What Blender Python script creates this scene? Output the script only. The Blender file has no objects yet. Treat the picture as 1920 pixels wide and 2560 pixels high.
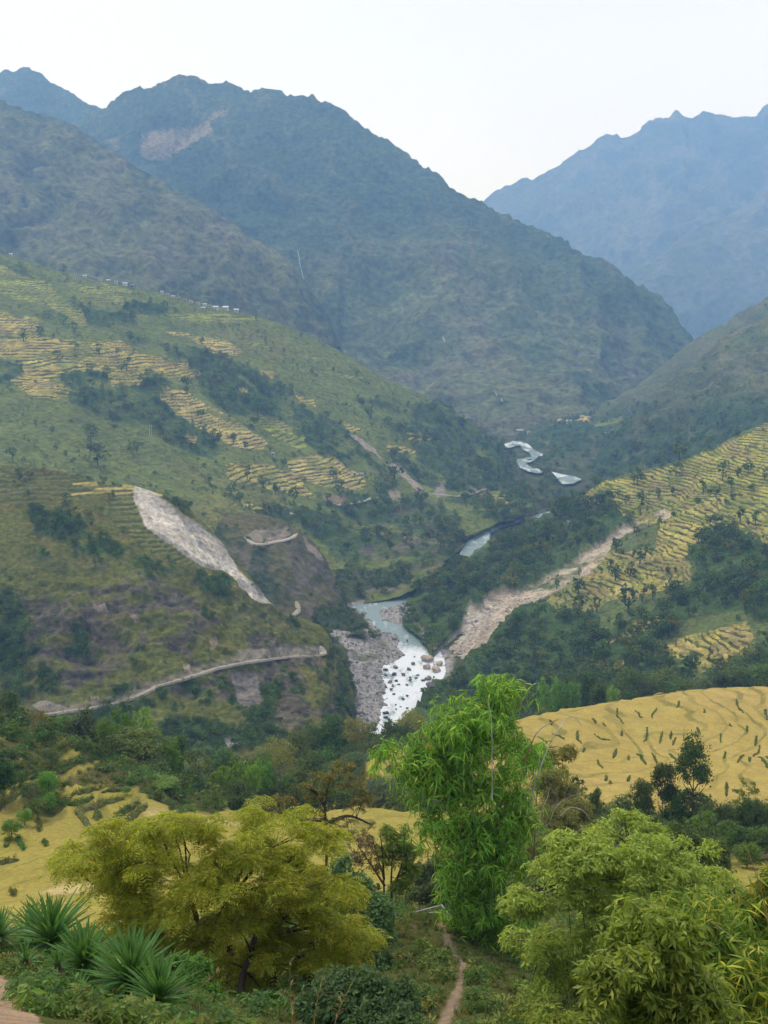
import bpy, math, random
import numpy as np
from mathutils import Vector, Matrix

random.seed(7)
RNG = np.random.default_rng(11)
SC = bpy.context.scene
COL = SC.collection

# ------------------------------------------------------------------ camera
FPX = 1280.0 / math.tan(math.radians(25.0))        # focal length, in pixels of the 1920 x 2560 photograph
PITCH = math.radians(9.31)
cam_data = bpy.data.cameras.new('camera')
cam_data.sensor_fit = 'VERTICAL'
cam_data.angle = math.radians(50.0)
cam_data.clip_start = 0.1
cam_data.clip_end = 60000
cam = bpy.data.objects.new('camera', cam_data)
cam.rotation_euler = (math.pi / 2 - PITCH, 0, 0)
COL.objects.link(cam)
SC.camera = cam

# ------------------------------------------------------------------ sky and sun (overcast)
SUN_EL, SUN_AZ = math.radians(58), math.radians(-35)
world = bpy.data.worlds.new('World')
SC.world = world
world.use_nodes = True
wn, wl = world.node_tree.nodes, world.node_tree.links
wn.clear()
w_out = wn.new('ShaderNodeOutputWorld')
w_bg = wn.new('ShaderNodeBackground')
w_bg2 = wn.new('ShaderNodeBackground')
w_add = wn.new('ShaderNodeAddShader')
w_sky = wn.new('ShaderNodeTexSky')
w_sky.sky_type = 'NISHITA'
w_sky.sun_disc = False
w_sky.sun_elevation = SUN_EL
w_sky.sun_rotation = SUN_AZ
wl.new(w_sky.outputs[0], w_bg.inputs[0])
w_bg.inputs[1].default_value = 0.05
w_tc = wn.new('ShaderNodeTexCoord')
w_map = wn.new('ShaderNodeMapping'); w_map.inputs['Scale'].default_value = (1.0, 1.0, 2.6)
w_noise = wn.new('ShaderNodeTexNoise'); w_noise.inputs['Scale'].default_value = 1.7; w_noise.inputs['Detail'].default_value = 5
w_ramp = wn.new('ShaderNodeValToRGB')
w_ramp.color_ramp.elements[0].position = 0.30; w_ramp.color_ramp.elements[0].color = (0.76, 0.79, 0.90, 1)
w_ramp.color_ramp.elements[1].position = 0.68; w_ramp.color_ramp.elements[1].color = (0.945, 0.96, 1.075, 1)
wl.new(w_tc.outputs['Generated'], w_map.inputs[0]); wl.new(w_map.outputs[0], w_noise.inputs[0])
wl.new(w_noise.outputs[0], w_ramp.inputs[0]); wl.new(w_ramp.outputs[0], w_bg2.inputs[0])
w_bg2.inputs[1].default_value = 0.60
wl.new(w_bg.outputs[0], w_add.inputs[0]); wl.new(w_bg2.outputs[0], w_add.inputs[1])
wl.new(w_add.outputs[0], w_out.inputs[0])

sun_data = bpy.data.lights.new('sun', 'SUN')
sun_data.energy = 1.5
sun_data.angle = math.radians(16)
sun_data.color = (1.0, 0.97, 0.92)
sun = bpy.data.objects.new('sun', sun_data)
COL.objects.link(sun)
_d = Vector((math.sin(SUN_AZ) * math.cos(SUN_EL), math.cos(SUN_AZ) * math.cos(SUN_EL), math.sin(SUN_EL)))
sun.rotation_euler = _d.to_track_quat('Z', 'Y').to_euler()
sun.location = _d * 50

SC.view_settings.view_transform = 'Standard'
SC.view_settings.look = 'None'
SC.view_settings.gamma = 1
SC.view_settings.use_curve_mapping = False
SC.view_settings.exposure = 0.46
SC.render.engine = 'CYCLES'
cy = SC.cycles
cy.use_denoising = True
cy.use_adaptive_sampling = True
cy.adaptive_threshold = 0.02
cy.max_bounces = 10
cy.diffuse_bounces = 6
cy.glossy_bounces = 1
cy.transmission_bounces = 6
cy.volume_bounces = 2
cy.transparent_max_bounces = 6
cy.caustics_reflective = False
cy.caustics_refractive = False

# ------------------------------------------------------------------ small maths helpers
SP, CP = math.sin(PITCH), math.cos(PITCH)

def world_points(px, py, Y):
    """Photo pixel (1920 x 2560) + forward distance in metres -> world point(s)."""
    px, py, Y = np.asarray(px, float), np.asarray(py, float), np.asarray(Y, float)
    a = (px - 960) / FPX
    b = -(py - 1280) / FPX
    dy = b * SP + CP
    dz = b * CP - SP
    return np.stack([a / dy * Y, Y + 0 * a, dz / dy * Y], -1)

def to_pixels(P):
    P = np.asarray(P, float)
    f = P[..., 1] * CP - P[..., 2] * SP
    u = P[..., 1] * SP + P[..., 2] * CP
    f = np.maximum(f, 1e-3)
    return 960 + FPX * P[..., 0] / f, 1280 - FPX * u / f

def river_z(Y):
    return -201 + 0.028 * (np.asarray(Y, float) - 560)

def floor_Y(py):
    """Forward distance at which the sight line through photo row py meets the river level."""
    b = -(np.asarray(py, float) - 1280) / FPX
    e = (b * CP - SP) / (b * SP + CP)
    return (-201 - 0.028 * 560) / (e - 0.028)

def _hash3(ix, iy, iz, seed):
    h = (ix.astype(np.uint32) * np.uint32(374761393) + iy.astype(np.uint32) * np.uint32(668265263)
         + iz.astype(np.uint32) * np.uint32(2147483647) + np.uint32((seed * 974634777 + 12345) & 0xffffffff))
    h = (h ^ (h >> np.uint32(13))) * np.uint32(1274126177)
    h = (h ^ (h >> np.uint32(16))) * np.uint32(2246822519)
    return ((h ^ (h >> np.uint32(15))) & np.uint32(0xffffff)).astype(np.float32) / np.float32(0xffffff)

def vnoise(P, scale, seed=0):
    """Value noise in 0..1 at points P (n x 3), feature size `scale` metres."""
    with np.errstate(over='ignore'):
        q = np.asarray(P, np.float32) / np.float32(scale) if np.isscalar(scale) else np.asarray(P, np.float32) / np.asarray(scale, np.float32)
        i = np.floor(q).astype(np.int64)
        f = (q - i).astype(np.float32)
        f = f * f * f * (f * (f * 6 - 15) + 10)
        out = 0
        for dx in (0, 1):
            wx = f[..., 0] if dx else 1 - f[..., 0]
            for dy in (0, 1):
                wy = f[..., 1] if dy else 1 - f[..., 1]
                for dz in (0, 1):
                    wz = f[..., 2] if dz else 1 - f[..., 2]
                    out = out + wx * wy * wz * _hash3(i[..., 0] + dx, i[..., 1] + dy, i[..., 2] + dz, seed)
    return out

def fbm(P, scale, octaves=4, seed=0, gain=0.5):
    s, a, t = 0, 1.0, 0
    sc = np.asarray(scale, float)
    for k in range(octaves):
        s = s + a * (vnoise(P, sc if sc.ndim else float(sc), seed + 17 * k) - 0.5)
        t += a
        a *= gain
        sc = sc / 2.03
    return s / t * 2            # about -1..1

def ridged(P, scale, octaves=4, seed=0, gain=0.5):
    s, a, t = 0, 1.0, 0
    sc = np.asarray(scale, float)
    for k in range(octaves):
        n = vnoise(P, sc if sc.ndim else float(sc), seed + 31 * k)
        s = s + a * (1 - np.abs(2 * n - 1))
        t += a
        a *= gain
        sc = sc / 2.1
    return s / t

def sstep(a, b, x):
    t = np.clip((x - a) / (b - a), 0, 1)
    return t * t * (3 - 2 * t)

def in_poly(px, py, poly):
    inside = np.zeros(px.shape, bool)
    n = len(poly)
    for k in range(n):
        x0, y0 = poly[k]
        x1, y1 = poly[(k + 1) % n]
        if y0 == y1:
            continue
        c = (y0 > py) != (y1 > py)
        inside ^= c & (px < (x1 - x0) * (py - y0) / (y1 - y0) + x0)
    return inside

def seg_dist(px, py, line):
    d = np.full(px.shape, 1e9)
    for (x0, y0), (x1, y1) in zip(line[:-1], line[1:]):
        dx, dy = x1 - x0, y1 - y0
        t = np.clip(((px - x0) * dx + (py - y0) * dy) / (dx * dx + dy * dy + 1e-9), 0, 1)
        d = np.minimum(d, np.hypot(px - x0 - t * dx, py - y0 - t * dy))
    return d

# ------------------------------------------------------------------ mesh / object helpers
def mesh_from(name, V, F, mat=None, smooth=True, attrs=None, uniform=None):
    """V: n x 3; F: m x k array of equal-sized faces (k = 3 or 4), or a list of such arrays."""
    me = bpy.data.meshes.new(name)
    Fs = F if isinstance(F, list) else [F]
    Fs = [np.asarray(f, np.int32) for f in Fs if len(f)]
    V = np.asarray(V, np.float32)
    me.vertices.add(len(V))
    me.vertices.foreach_set('co', V.ravel())
    nl = sum(f.size for f in Fs)
    npoly = sum(len(f) for f in Fs)
    me.loops.add(nl)
    me.loops.foreach_set('vertex_index', np.concatenate([f.ravel() for f in Fs]))
    me.polygons.add(npoly)
    tot = np.concatenate([np.full(len(f), f.shape[1], np.int32) for f in Fs])
    st = np.concatenate([[0], np.cumsum(tot)[:-1]]).astype(np.int32)
    me.polygons.foreach_set('loop_start', st)
    me.polygons.foreach_set('loop_total', tot)
    me.polygons.foreach_set('use_smooth', np.full(npoly, smooth))
    for k, a in (attrs or {}).items():
        a = np.asarray(a, np.float32)
        if a.ndim == 2:
            if a.shape[1] == 3:
                a = np.concatenate([a, np.ones((len(a), 1), np.float32)], 1)
            at = me.attributes.new(k, 'FLOAT_COLOR', 'POINT')
            at.data.foreach_set('color', a.ravel())
        else:
            at = me.attributes.new(k, 'FLOAT', 'POINT')
            at.data.foreach_set('value', a)
    me.update(calc_edges=True)
    if mat:
        me.materials.append(mat)
    return me

def link(name, data, parent=None, loc=None, rot=None, scale=None):
    o = bpy.data.objects.new(name, data)
    COL.objects.link(o)
    if parent is not None:
        o.parent = parent
    if loc is not None:
        o.location = loc
    if rot is not None:
        o.rotation_euler = rot
    if scale is not None:
        o.scale = scale if not np.isscalar(scale) else (scale,) * 3
    return o

def tag(o, label=None, cat=None, group=None, kind=None):
    if label: o['label'] = label
    if cat: o['category'] = cat
    if group: o['group'] = group
    if kind: o['kind'] = kind
    return o

def empty(name, loc=(0, 0, 0), rz=0):
    o = bpy.data.objects.new(name, None)
    o.location = loc
    o.rotation_euler = (0, 0, rz)
    o.empty_display_size = 0.3
    COL.objects.link(o)
    return o

def grid_faces(nv, nu):
    i = np.arange(nv * nu).reshape(nv, nu)
    return np.stack([i[:-1, :-1], i[1:, :-1], i[1:, 1:], i[:-1, 1:]], -1).reshape(-1, 4)

def tube(path, radii, n=6):
    """Round tube along a path: vertices, quads."""
    path = np.asarray(path, float)
    m = len(path)
    T = np.gradient(path, axis=0)
    T /= np.linalg.norm(T, axis=1, keepdims=True) + 1e-9
    ref = np.array([0.31, 0.17, 0.94])
    ref = np.where(np.abs(T @ ref)[:, None] > 0.95, np.array([1.0, 0, 0]), ref)
    A = np.cross(T, ref); A /= np.linalg.norm(A, axis=1, keepdims=True) + 1e-9
    B = np.cross(T, A)
    th = np.arange(n) * 2 * math.pi / n
    r = np.broadcast_to(np.asarray(radii, float), (m,))
    V = path[:, None] + r[:, None, None] * (np.cos(th)[None, :, None] * A[:, None] + np.sin(th)[None, :, None] * B[:, None])
    i = np.arange(m * n).reshape(m, n)
    j = np.roll(i, -1, 1)
    F = np.stack([i[:-1], j[:-1], j[1:], i[1:]], -1).reshape(-1, 4)
    return V.reshape(-1, 3), F

def join(parts):
    Vs, Fs, k = [], [], 0
    for V, F in parts:
        Vs.append(V); Fs.append(np.asarray(F) + k); k += len(V)
    return np.concatenate(Vs), np.concatenate(Fs)

# ------------------------------------------------------------------ materials
def new_mat(name):
    m = bpy.data.materials.new(name)
    m.use_nodes = True
    nt = m.node_tree
    nt.nodes.clear()
    out = nt.nodes.new('ShaderNodeOutputMaterial')
    return m, nt, out

def N(nt, kind, **kw):
    n = nt.nodes.new(kind)
    for k, v in kw.items():
        if k in n.inputs.keys():
            n.inputs[k].default_value = v
        else:
            setattr(n, k, v)
    return n

def mixrgb(nt, fac, a, b, blend='MIX'):
    n = nt.nodes.new('ShaderNodeMix')
    n.data_type = 'RGBA'
    n.blend_type = blend
    for sock, v in ((n.inputs[0], fac), (n.inputs[6], a), (n.inputs[7], b)):
        if hasattr(v, 'is_linked'):
            nt.links.new(v, sock)
        elif np.isscalar(v):
            sock.default_value = v
        else:
            sock.default_value = (*v[:3], 1)
    return n.outputs[2]

def mth(nt, op, a, b=None, c=None, clamp=False):
    n = nt.nodes.new('ShaderNodeMath')
    n.operation = op
    n.use_clamp = clamp
    for k, v in enumerate((a, b, c)):
        if v is None:
            continue
        if hasattr(v, 'is_linked'):
            nt.links.new(v, n.inputs[k])
        else:
            n.inputs[k].default_value = v
    return n.outputs[0]

def maprange(nt, v, a, b, c=0.0, d=1.0, smooth=True):
    n = nt.nodes.new('ShaderNodeMapRange')
    if smooth: n.interpolation_type = 'SMOOTHSTEP'
    nt.links.new(v, n.inputs[0])
    for k, x in zip((1, 2, 3, 4), (a, b, c, d)):
        n.inputs[k].default_value = x
    return n.outputs[0]

def noise_tex(nt, scale, detail=4, rough=0.55, vec=None):
    """Noise in world metres; scale = feature size."""
    if vec is None:
        g = nt.nodes.new('ShaderNodeNewGeometry')
        vec = g.outputs['Position']
    n = nt.nodes.new('ShaderNodeTexNoise')
    n.inputs['Scale'].default_value = 1.0 / scale
    n.inputs['Detail'].default_value = detail
    n.inputs['Roughness'].default_value = rough
    nt.links.new(vec, n.inputs['Vector'])
    return n.outputs[0]

def hill_material(name, grain, riser=(0.088, 0.092, 0.036), bump=1.0, bump_scale=8.0, tufts=None, contrast=0.45):
    """Earth, grass and rock: base colour from the painted albedo, broken up by noise; terraces from attribute tz / tm."""
    m, nt, out = new_mat(name)
    at = N(nt, 'ShaderNodeAttribute', attribute_name='Col')
    tz = N(nt, 'ShaderNodeAttribute', attribute_name='tz')
    tm = N(nt, 'ShaderNodeAttribute', attribute_name='tm')
    geo = N(nt, 'ShaderNodeNewGeometry')
    pos = geo.outputs['Position']
    n1 = noise_tex(nt, grain, 5, 0.65, pos)
    n2 = noise_tex(nt, grain * 7, 4, 0.6, pos)
    f1 = maprange(nt, n1, 0.3, 0.7, 1 - contrast, 1 + contrast, False)
    f2 = maprange(nt, n2, 0.3, 0.7, 0.82, 1.18, False)
    k = mth(nt, 'MULTIPLY', f1, f2)
    base = mixrgb(nt, 1.0, at.outputs['Color'], k, 'MULTIPLY')
    # terraces: a grassy bund under each golden step
    fr = mth(nt, 'FRACT', tz.outputs['Fac'])
    a = maprange(nt, fr, 0.58, 0.66)
    b = maprange(nt, fr, 0.80, 0.86, 1, 0)
    rs = mth(nt, 'MULTIPLY', a, b)
    br = maprange(nt, noise_tex(nt, grain * 4, 2, 0.5, pos), 0.36, 0.5)
    rs = mth(nt, 'MULTIPLY', rs, maprange(nt, br, 0, 1, 0.35, 1, False))
    rs = mth(nt, 'MULTIPLY', rs, tm.outputs['Fac'])
    base = mixrgb(nt, rs, base, riser)
    bs = N(nt, 'ShaderNodeBsdfPrincipled', Roughness=1.0)
    bs.inputs['Specular IOR Level'].default_value = 0.0
    nt.links.new(base, bs.inputs['Base Color'])
    bp = N(nt, 'ShaderNodeBump', Strength=bump)
    bp.inputs['Distance'].default_value = bump_scale * 0.35
    nb = noise_tex(nt, bump_scale, 6, 0.7, pos)
    nt.links.new(nb, bp.inputs['Height'])
    nt.links.new(bp.outputs[0], bs.inputs['Normal'])
    nt.links.new(bs.outputs[0], out.inputs[0])
    return m

def leaf_material(name, col, var=0.25, trans=0.35, hue=0.03, col2=None, amt2=0.0, rough=0.6, spec=0.25):
    """Leaves: diffuse + translucent, tint varied per leaf island and per plant; col2 = a share of leaves of another colour."""
    m, nt, out = new_mat(name)
    geo = N(nt, 'ShaderNodeNewGeometry')
    oi = N(nt, 'ShaderNodeObjectInfo')
    rnd = geo.outputs['Random Per Island']
    hs = N(nt, 'ShaderNodeHueSaturation')
    c = col
    if col2 is not None:
        # patches of the other colour, a branch at a time
        nz = noise_tex(nt, 0.9, 2, 0.5)
        t = mth(nt, 'ADD', mth(nt, 'MULTIPLY', rnd, 0.5), mth(nt, 'MULTIPLY', nz, 0.5))
        fac = maprange(nt, t, 1 - amt2 - 0.12, 1 - amt2 + 0.02)
        csock = mixrgb(nt, fac, (*col, 1), (*col2, 1))
        nt.links.new(csock, hs.inputs['Color'])
    else:
        hs.inputs['Color'].default_value = (*c, 1)
    ro = oi.outputs['Random']
    nt.links.new(maprange(nt, ro, 0, 1, 0.5 - hue, 0.5 + hue, False), hs.inputs['Hue'])
    v1 = maprange(nt, rnd, 0, 1, 1 - var, 1 + var, False)
    v2 = maprange(nt, mth(nt, 'FRACT', mth(nt, 'MULTIPLY', ro, 7.31)), 0, 1, 0.75, 1.25, False)
    nt.links.new(mth(nt, 'MULTIPLY', v1, v2), hs.inputs['Value'])
    bs = N(nt, 'ShaderNodeBsdfPrincipled', Roughness=rough)
    bs.inputs['Specular IOR Level'].default_value = spec
    nt.links.new(hs.outputs[0], bs.inputs['Base Color'])
    tr = N(nt, 'ShaderNodeBsdfTranslucent')
    tcol = mixrgb(nt, 1.0, hs.outputs[0], (1.25, 1.2, 0.5, 1), 'MULTIPLY')
    nt.links.new(tcol, tr.inputs[0])
    mx = N(nt, 'ShaderNodeMixShader')
    mx.inputs[0].default_value = trans
    nt.links.new(bs.outputs[0], mx.inputs[1]); nt.links.new(tr.outputs[0], mx.inputs[2])
    nt.links.new(mx.outputs[0], out.inputs[0])
    return m

def plain_material(name, col, grain=0.3, contrast=0.3, rough=0.9, bump=0.4, col2=None, spec=0.1):
    m, nt, out = new_mat(name)
    n1 = noise_tex(nt, grain, 5, 0.6)
    f = maprange(nt, n1, 0.3, 0.7, 1 - contrast, 1 + contrast, False)
    oi = N(nt, 'ShaderNodeObjectInfo')
    f = mth(nt, 'MULTIPLY', f, maprange(nt, oi.outputs['Random'], 0, 1, 0.8, 1.2, False))
    c = (*col, 1)
    if col2 is not None:
        c = mixrgb(nt, maprange(nt, noise_tex(nt, grain * 2.3, 3), 0.42, 0.6), (*col, 1), (*col2, 1))
    base = mixrgb(nt, 1.0, c, f, 'MULTIPLY')
    bs = N(nt, 'ShaderNodeBsdfPrincipled', Roughness=rough)
    bs.inputs['Specular IOR Level'].default_value = spec
    nt.links.new(base, bs.inputs['Base Color'])
    bp = N(nt, 'ShaderNodeBump', Strength=bump)
    bp.inputs['Distance'].default_value = grain * 0.3
    nt.links.new(n1, bp.inputs['Height'])
    nt.links.new(bp.outputs[0], bs.inputs['Normal'])
    nt.links.new(bs.outputs[0], out.inputs[0])
    return m
# ================================================================== terrain
PATCH = {}

def resample(row, nu):
    r = np.asarray(row, float)
    d = np.hypot(np.diff(r[:, 0]), np.diff(r[:, 1]))
    s = np.concatenate([[0], np.cumsum(d)]); s /= s[-1]
    t = np.linspace(0, 1, nu)
    return np.stack([np.interp(t, s, r[:, k]) for k in range(3)], -1)

def pchip(A, t, tq):
    """Monotone cubic through A (k x ...) at knots t, evaluated at tq."""
    h = np.diff(t)
    hh = h.reshape(-1, *([1] * (A.ndim - 1)))
    d = np.diff(A, axis=0) / hh
    m = np.zeros_like(A)
    if len(A) > 2:
        w1 = 2 * hh[1:] + hh[:-1]; w2 = hh[1:] + 2 * hh[:-1]
        with np.errstate(divide='ignore', invalid='ignore'):
            mm = (w1 + w2) / (w1 / d[:-1] + w2 / d[1:])
        mm[(d[:-1] * d[1:]) <= 0] = 0
        m[1:-1] = mm
    m[0], m[-1] = d[0], d[-1]
    k = np.clip(np.searchsorted(t, tq, side='right') - 1, 0, len(t) - 2)
    u = ((tq - t[k]) / h[k]).reshape(-1, *([1] * (A.ndim - 1)))
    H = hh[k]
    return ((2 * u**3 - 3 * u**2 + 1) * A[k] + (u**3 - 2 * u**2 + u) * H * m[k]
            + (-2 * u**3 + 3 * u**2) * A[k + 1] + (u**3 - u**2) * H * m[k + 1])

def loft(rows, nu, nv, back=((120, 60), (320, 260))):
    """Surface through rows of (px, py, Y), the first the skyline; a back slope is added behind it."""
    R = [resample(r, nu) for r in rows]
    W = [world_points(r[:, 0], r[:, 1], r[:, 2]) for r in R]
    gaps = [np.mean(np.hypot(*(R[k + 1] - R[k])[:, :2].T)) for k in range(len(R) - 1)]
    t = np.concatenate([[0], np.cumsum(np.maximum(gaps, 12))])
    A = np.stack(W)
    main = pchip(A, t, np.linspace(0, t[-1], nv))
    bk = []
    sky = main[0]
    out = sky - main[4]; out[:, 2] = 0
    for dY, dz in back:
        b = sky.copy()
        b[:, 1] += dY
        b[:, 0] *= (sky[:, 1] + dY) / sky[:, 1]
        b[:, 2] -= dz
        bk.append(b)
    bk = np.stack(bk[::-1] + [sky])
    nb = 10
    bgrid = pchip(bk, np.arange(len(bk), dtype=float), np.linspace(0, len(bk) - 1, nb))[:-1]
    return np.concatenate([bgrid, main]), nb - 1

def grid_normals(P):
    du = np.gradient(P, axis=1); dv = np.gradient(P, axis=0)
    n = np.cross(dv, du)
    n /= np.linalg.norm(n, axis=-1, keepdims=True) + 1e-9
    n *= np.where((n[..., 2:3] < 0), -1, 1)
    return n

def down_streaks(P, a, b, across, along, seed):
    """Gully noise drawn out along the fall line between two photo points of a slip."""
    u = np.asarray(b) - np.asarray(a); u = u / np.linalg.norm(u)
    t = P @ u
    q = P - t[..., None] * u
    return ridged(np.stack([q[..., 0] / across, q[..., 1] / across * 0.5 + t / along, t / along], -1), 1.0, 4, seed)

class Patch:
    def __init__(self, key, P):
        self.key, self.P = key, P
        self.px, self.py = to_pixels(P)
        self.shape = P.shape[:2]
        self.col = np.zeros(P.shape, np.float32)
        self.tm = np.zeros(self.shape, np.float32)
        self.tz = np.zeros(self.shape, np.float32)
        PATCH[key] = self
    def jit(self, amp, scale):
        q = self.P
        return self.px + amp * fbm(q, scale, 3, 5), self.py + amp * 0.8 * fbm(q, scale, 3, 9)
    def mask(self, poly, amp=10, scale=30):
        jx, jy = self.jit(amp, scale)
        return in_poly(jx, jy, poly)
    def paint(self, m, c):
        m = np.asarray(m, np.float32)[..., None]
        self.col = self.col * (1 - m) + np.asarray(c, np.float32) * m
    def terrace(self, step, wob=0.6, cell=60, seed=0):
        z = self.P[..., 2]
        # plots: the steps shift from plot to plot so their edges break off
        jump = vnoise(np.stack([self.P[..., 0], self.P[..., 1] * 1.0, z * 3], -1), cell, seed + 3)
        jump = np.round(jump * 7) / 7
        self.tz = (z / step + wob * fbm(self.P, cell * 0.9, 3, seed) + 2.3 * jump).astype(np.float32)
        fr = self.tz - np.floor(self.tz)
        q = sstep(0.62, 0.98, fr) - fr
        self.P = self.P + np.stack([0 * z, 0 * z, q * step * self.tm], -1)
    def plots(self, m, cell, seed):
        """Each group of beds ripens differently: greener, paler or browner."""
        q = np.stack([self.P[..., 0], self.P[..., 1] * 0.6, self.P[..., 2] * 4.0], -1)
        a = np.round(vnoise(q, cell, seed) * 9) / 9
        b = np.round(vnoise(q, cell * 0.7, seed + 5) * 9) / 9
        k = 0.84 + 0.36 * a
        self.col = self.col * (1 - m[..., None]) + m[..., None] * self.col * k[..., None].astype(np.float32)
        self.paint(m * sstep(0.60, 0.72, b) * 0.75, (0.17, 0.20, 0.045))
        self.paint(m * sstep(0.34, 0.26, b) * 0.6, (0.26, 0.20, 0.09))
    def finish(self, name, mat, kind='structure'):
        nv, nu = self.shape
        self.px, self.py = to_pixels(self.P)
        me = mesh_from(name, self.P.reshape(-1, 3), grid_faces(nv, nu), mat, True,
                       {'Col': np.clip(self.col, 0.004, 1).reshape(-1, 3), 'tz': self.tz.ravel(), 'tm': self.tm.ravel()})
        o = link(name, me)
        o['kind'] = kind
        self.nrm = grid_normals(self.P)
        return o
    def pick(self, px, py, r=7.0):
        """Surface point seen at photo pixel (px, py) on this patch."""
        d = (self.px - px) ** 2 + (self.py - py) ** 2
        m = d < r * r
        if not m.any():
            return Vector(self.P.reshape(-1, 3)[np.argmin(d)])
        ys = self.P[..., 1][m]
        near = ys < ys.min() + 25
        w = 1 / (d[m][near] + 0.5)
        return Vector((self.P[m][near] * w[:, None]).sum(0) / w.sum())

def extrude_line(pts, Y):
    return [(x, y, Y) for x, y in pts]

# ------------------------------------------------------------------ far mountains
FOREST, FOREST2 = (0.060, 0.094, 0.050), (0.092, 0.130, 0.058)
GRASS, DRY, ROCK = (0.105, 0.125, 0.042), (0.16, 0.13, 0.062), (0.155, 0.135, 0.115)

FALL = np.array([0.18, -0.78, -0.60])      # down and towards the valley
def mountain(key, name, rows, nu, nv, back, big, small, mat, painter, seed, crowns=0.0, crown_size=14, jag=0.0, jag_size=70):
    P, nb = loft(rows, nu, nv, back)
    n = grid_normals(P)
    amp = np.ones(P.shape[:2])
    amp[:nb + 3] = np.linspace(0.5, 0.4, nb + 3)[:, None]
    amp[nb + 3:nb + 30] = np.linspace(0.4, 1, 27)[:, None]
    d = 0
    for a, s in big:
        q = P * np.array([1, 1, 0.45])
        d = d + a * (ridged(q, s, 4, seed) - 0.6)
    for a, s in small:
        d = d + a * fbm(P, s, 3, seed + 50)
    P = P + n * (d * amp)[..., None]
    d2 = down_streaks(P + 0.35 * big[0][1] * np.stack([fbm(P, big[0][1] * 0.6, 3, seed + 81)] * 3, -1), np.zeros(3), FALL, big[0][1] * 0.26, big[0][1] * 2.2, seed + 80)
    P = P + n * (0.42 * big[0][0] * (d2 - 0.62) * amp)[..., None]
    if jag:
        w = np.zeros(P.shape[:2]); w[:nb + 1] = np.linspace(0.6, 1, nb + 1)[:, None]; w[nb:nb + 26] = np.linspace(1, 0, 26)[:, None] ** 1.5
        q = P.copy(); q[..., 1] *= 0.25; q[..., 2] *= 0.3
        P[..., 2] += jag * w * (ridged(q, jag_size, 4, seed + 70, 0.6) - 0.5) * 2
    pt = Patch(key, P)
    pt.nrm = grid_normals(P)
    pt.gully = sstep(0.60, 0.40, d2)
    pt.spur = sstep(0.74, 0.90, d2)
    painter(pt, seed)
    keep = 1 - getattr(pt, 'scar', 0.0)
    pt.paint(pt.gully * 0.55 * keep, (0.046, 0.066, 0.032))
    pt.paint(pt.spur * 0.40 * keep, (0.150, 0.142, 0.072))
    if crowns:
        wood = pt.wood if hasattr(pt, 'wood') else 1.0
        c = vnoise(P, crown_size, seed + 91) * 0.7 + vnoise(P, crown_size * 0.5, seed + 92) * 0.3
        pt.P = pt.P + np.array([0, 0, 1.0]) * (crowns * np.maximum(c - 0.25, 0) * wood)[..., None]
    pt.finish(name, mat)
    return pt

mat_far = hill_material('far_mountain_ground', 30, bump=1.0, bump_scale=90, contrast=0.5)
mat_mid = hill_material('wooded_mountain_ground', 14, bump=1.0, bump_scale=34, contrast=0.62)

def paint_far(pt, seed):
    P = pt.P
    a = fbm(P, 600, 5, seed); b = ridged(P, 260, 4, seed + 5)
    pt.paint(np.ones(pt.shape), (0.07, 0.085, 0.05))
    pt.paint(sstep(0.0, 0.5, a), (0.045, 0.062, 0.035))
    pt.paint(sstep(0.62, 0.85, b) * 0.5, (0.15, 0.14, 0.12))

EDGE_R = 2300
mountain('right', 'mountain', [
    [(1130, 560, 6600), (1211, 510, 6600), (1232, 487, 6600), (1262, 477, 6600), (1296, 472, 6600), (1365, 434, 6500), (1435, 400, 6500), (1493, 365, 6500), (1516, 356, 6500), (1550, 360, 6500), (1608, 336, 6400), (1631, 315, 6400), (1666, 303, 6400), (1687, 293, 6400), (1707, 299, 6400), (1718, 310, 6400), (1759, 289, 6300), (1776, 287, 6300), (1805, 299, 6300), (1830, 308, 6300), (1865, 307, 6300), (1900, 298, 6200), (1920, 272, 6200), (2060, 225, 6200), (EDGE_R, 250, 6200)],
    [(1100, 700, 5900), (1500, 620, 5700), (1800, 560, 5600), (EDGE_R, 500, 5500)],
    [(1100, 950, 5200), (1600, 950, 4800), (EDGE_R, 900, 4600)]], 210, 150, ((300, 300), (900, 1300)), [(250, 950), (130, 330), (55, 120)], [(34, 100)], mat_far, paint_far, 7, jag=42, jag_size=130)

mountain('right_spur', 'mountain_spur', [
    [(1540, 760, 4700), (1600, 690, 4750), (1660, 640, 4800), (1740, 590, 4850), (1850, 530, 4900), (1930, 480, 4900), (2100, 400, 4900), (EDGE_R, 330, 4900)],
    [(1520, 850, 4400), (1750, 780, 4400), (EDGE_R, 640, 4400)],
    [(1500, 1000, 3900), (1750, 1000, 3900), (EDGE_R, 1000, 3900)]], 160, 120, ((200, 120), (500, 600)), [(160, 700), (90, 250)], [(12, 70)], mat_far, paint_far, 13)

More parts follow.
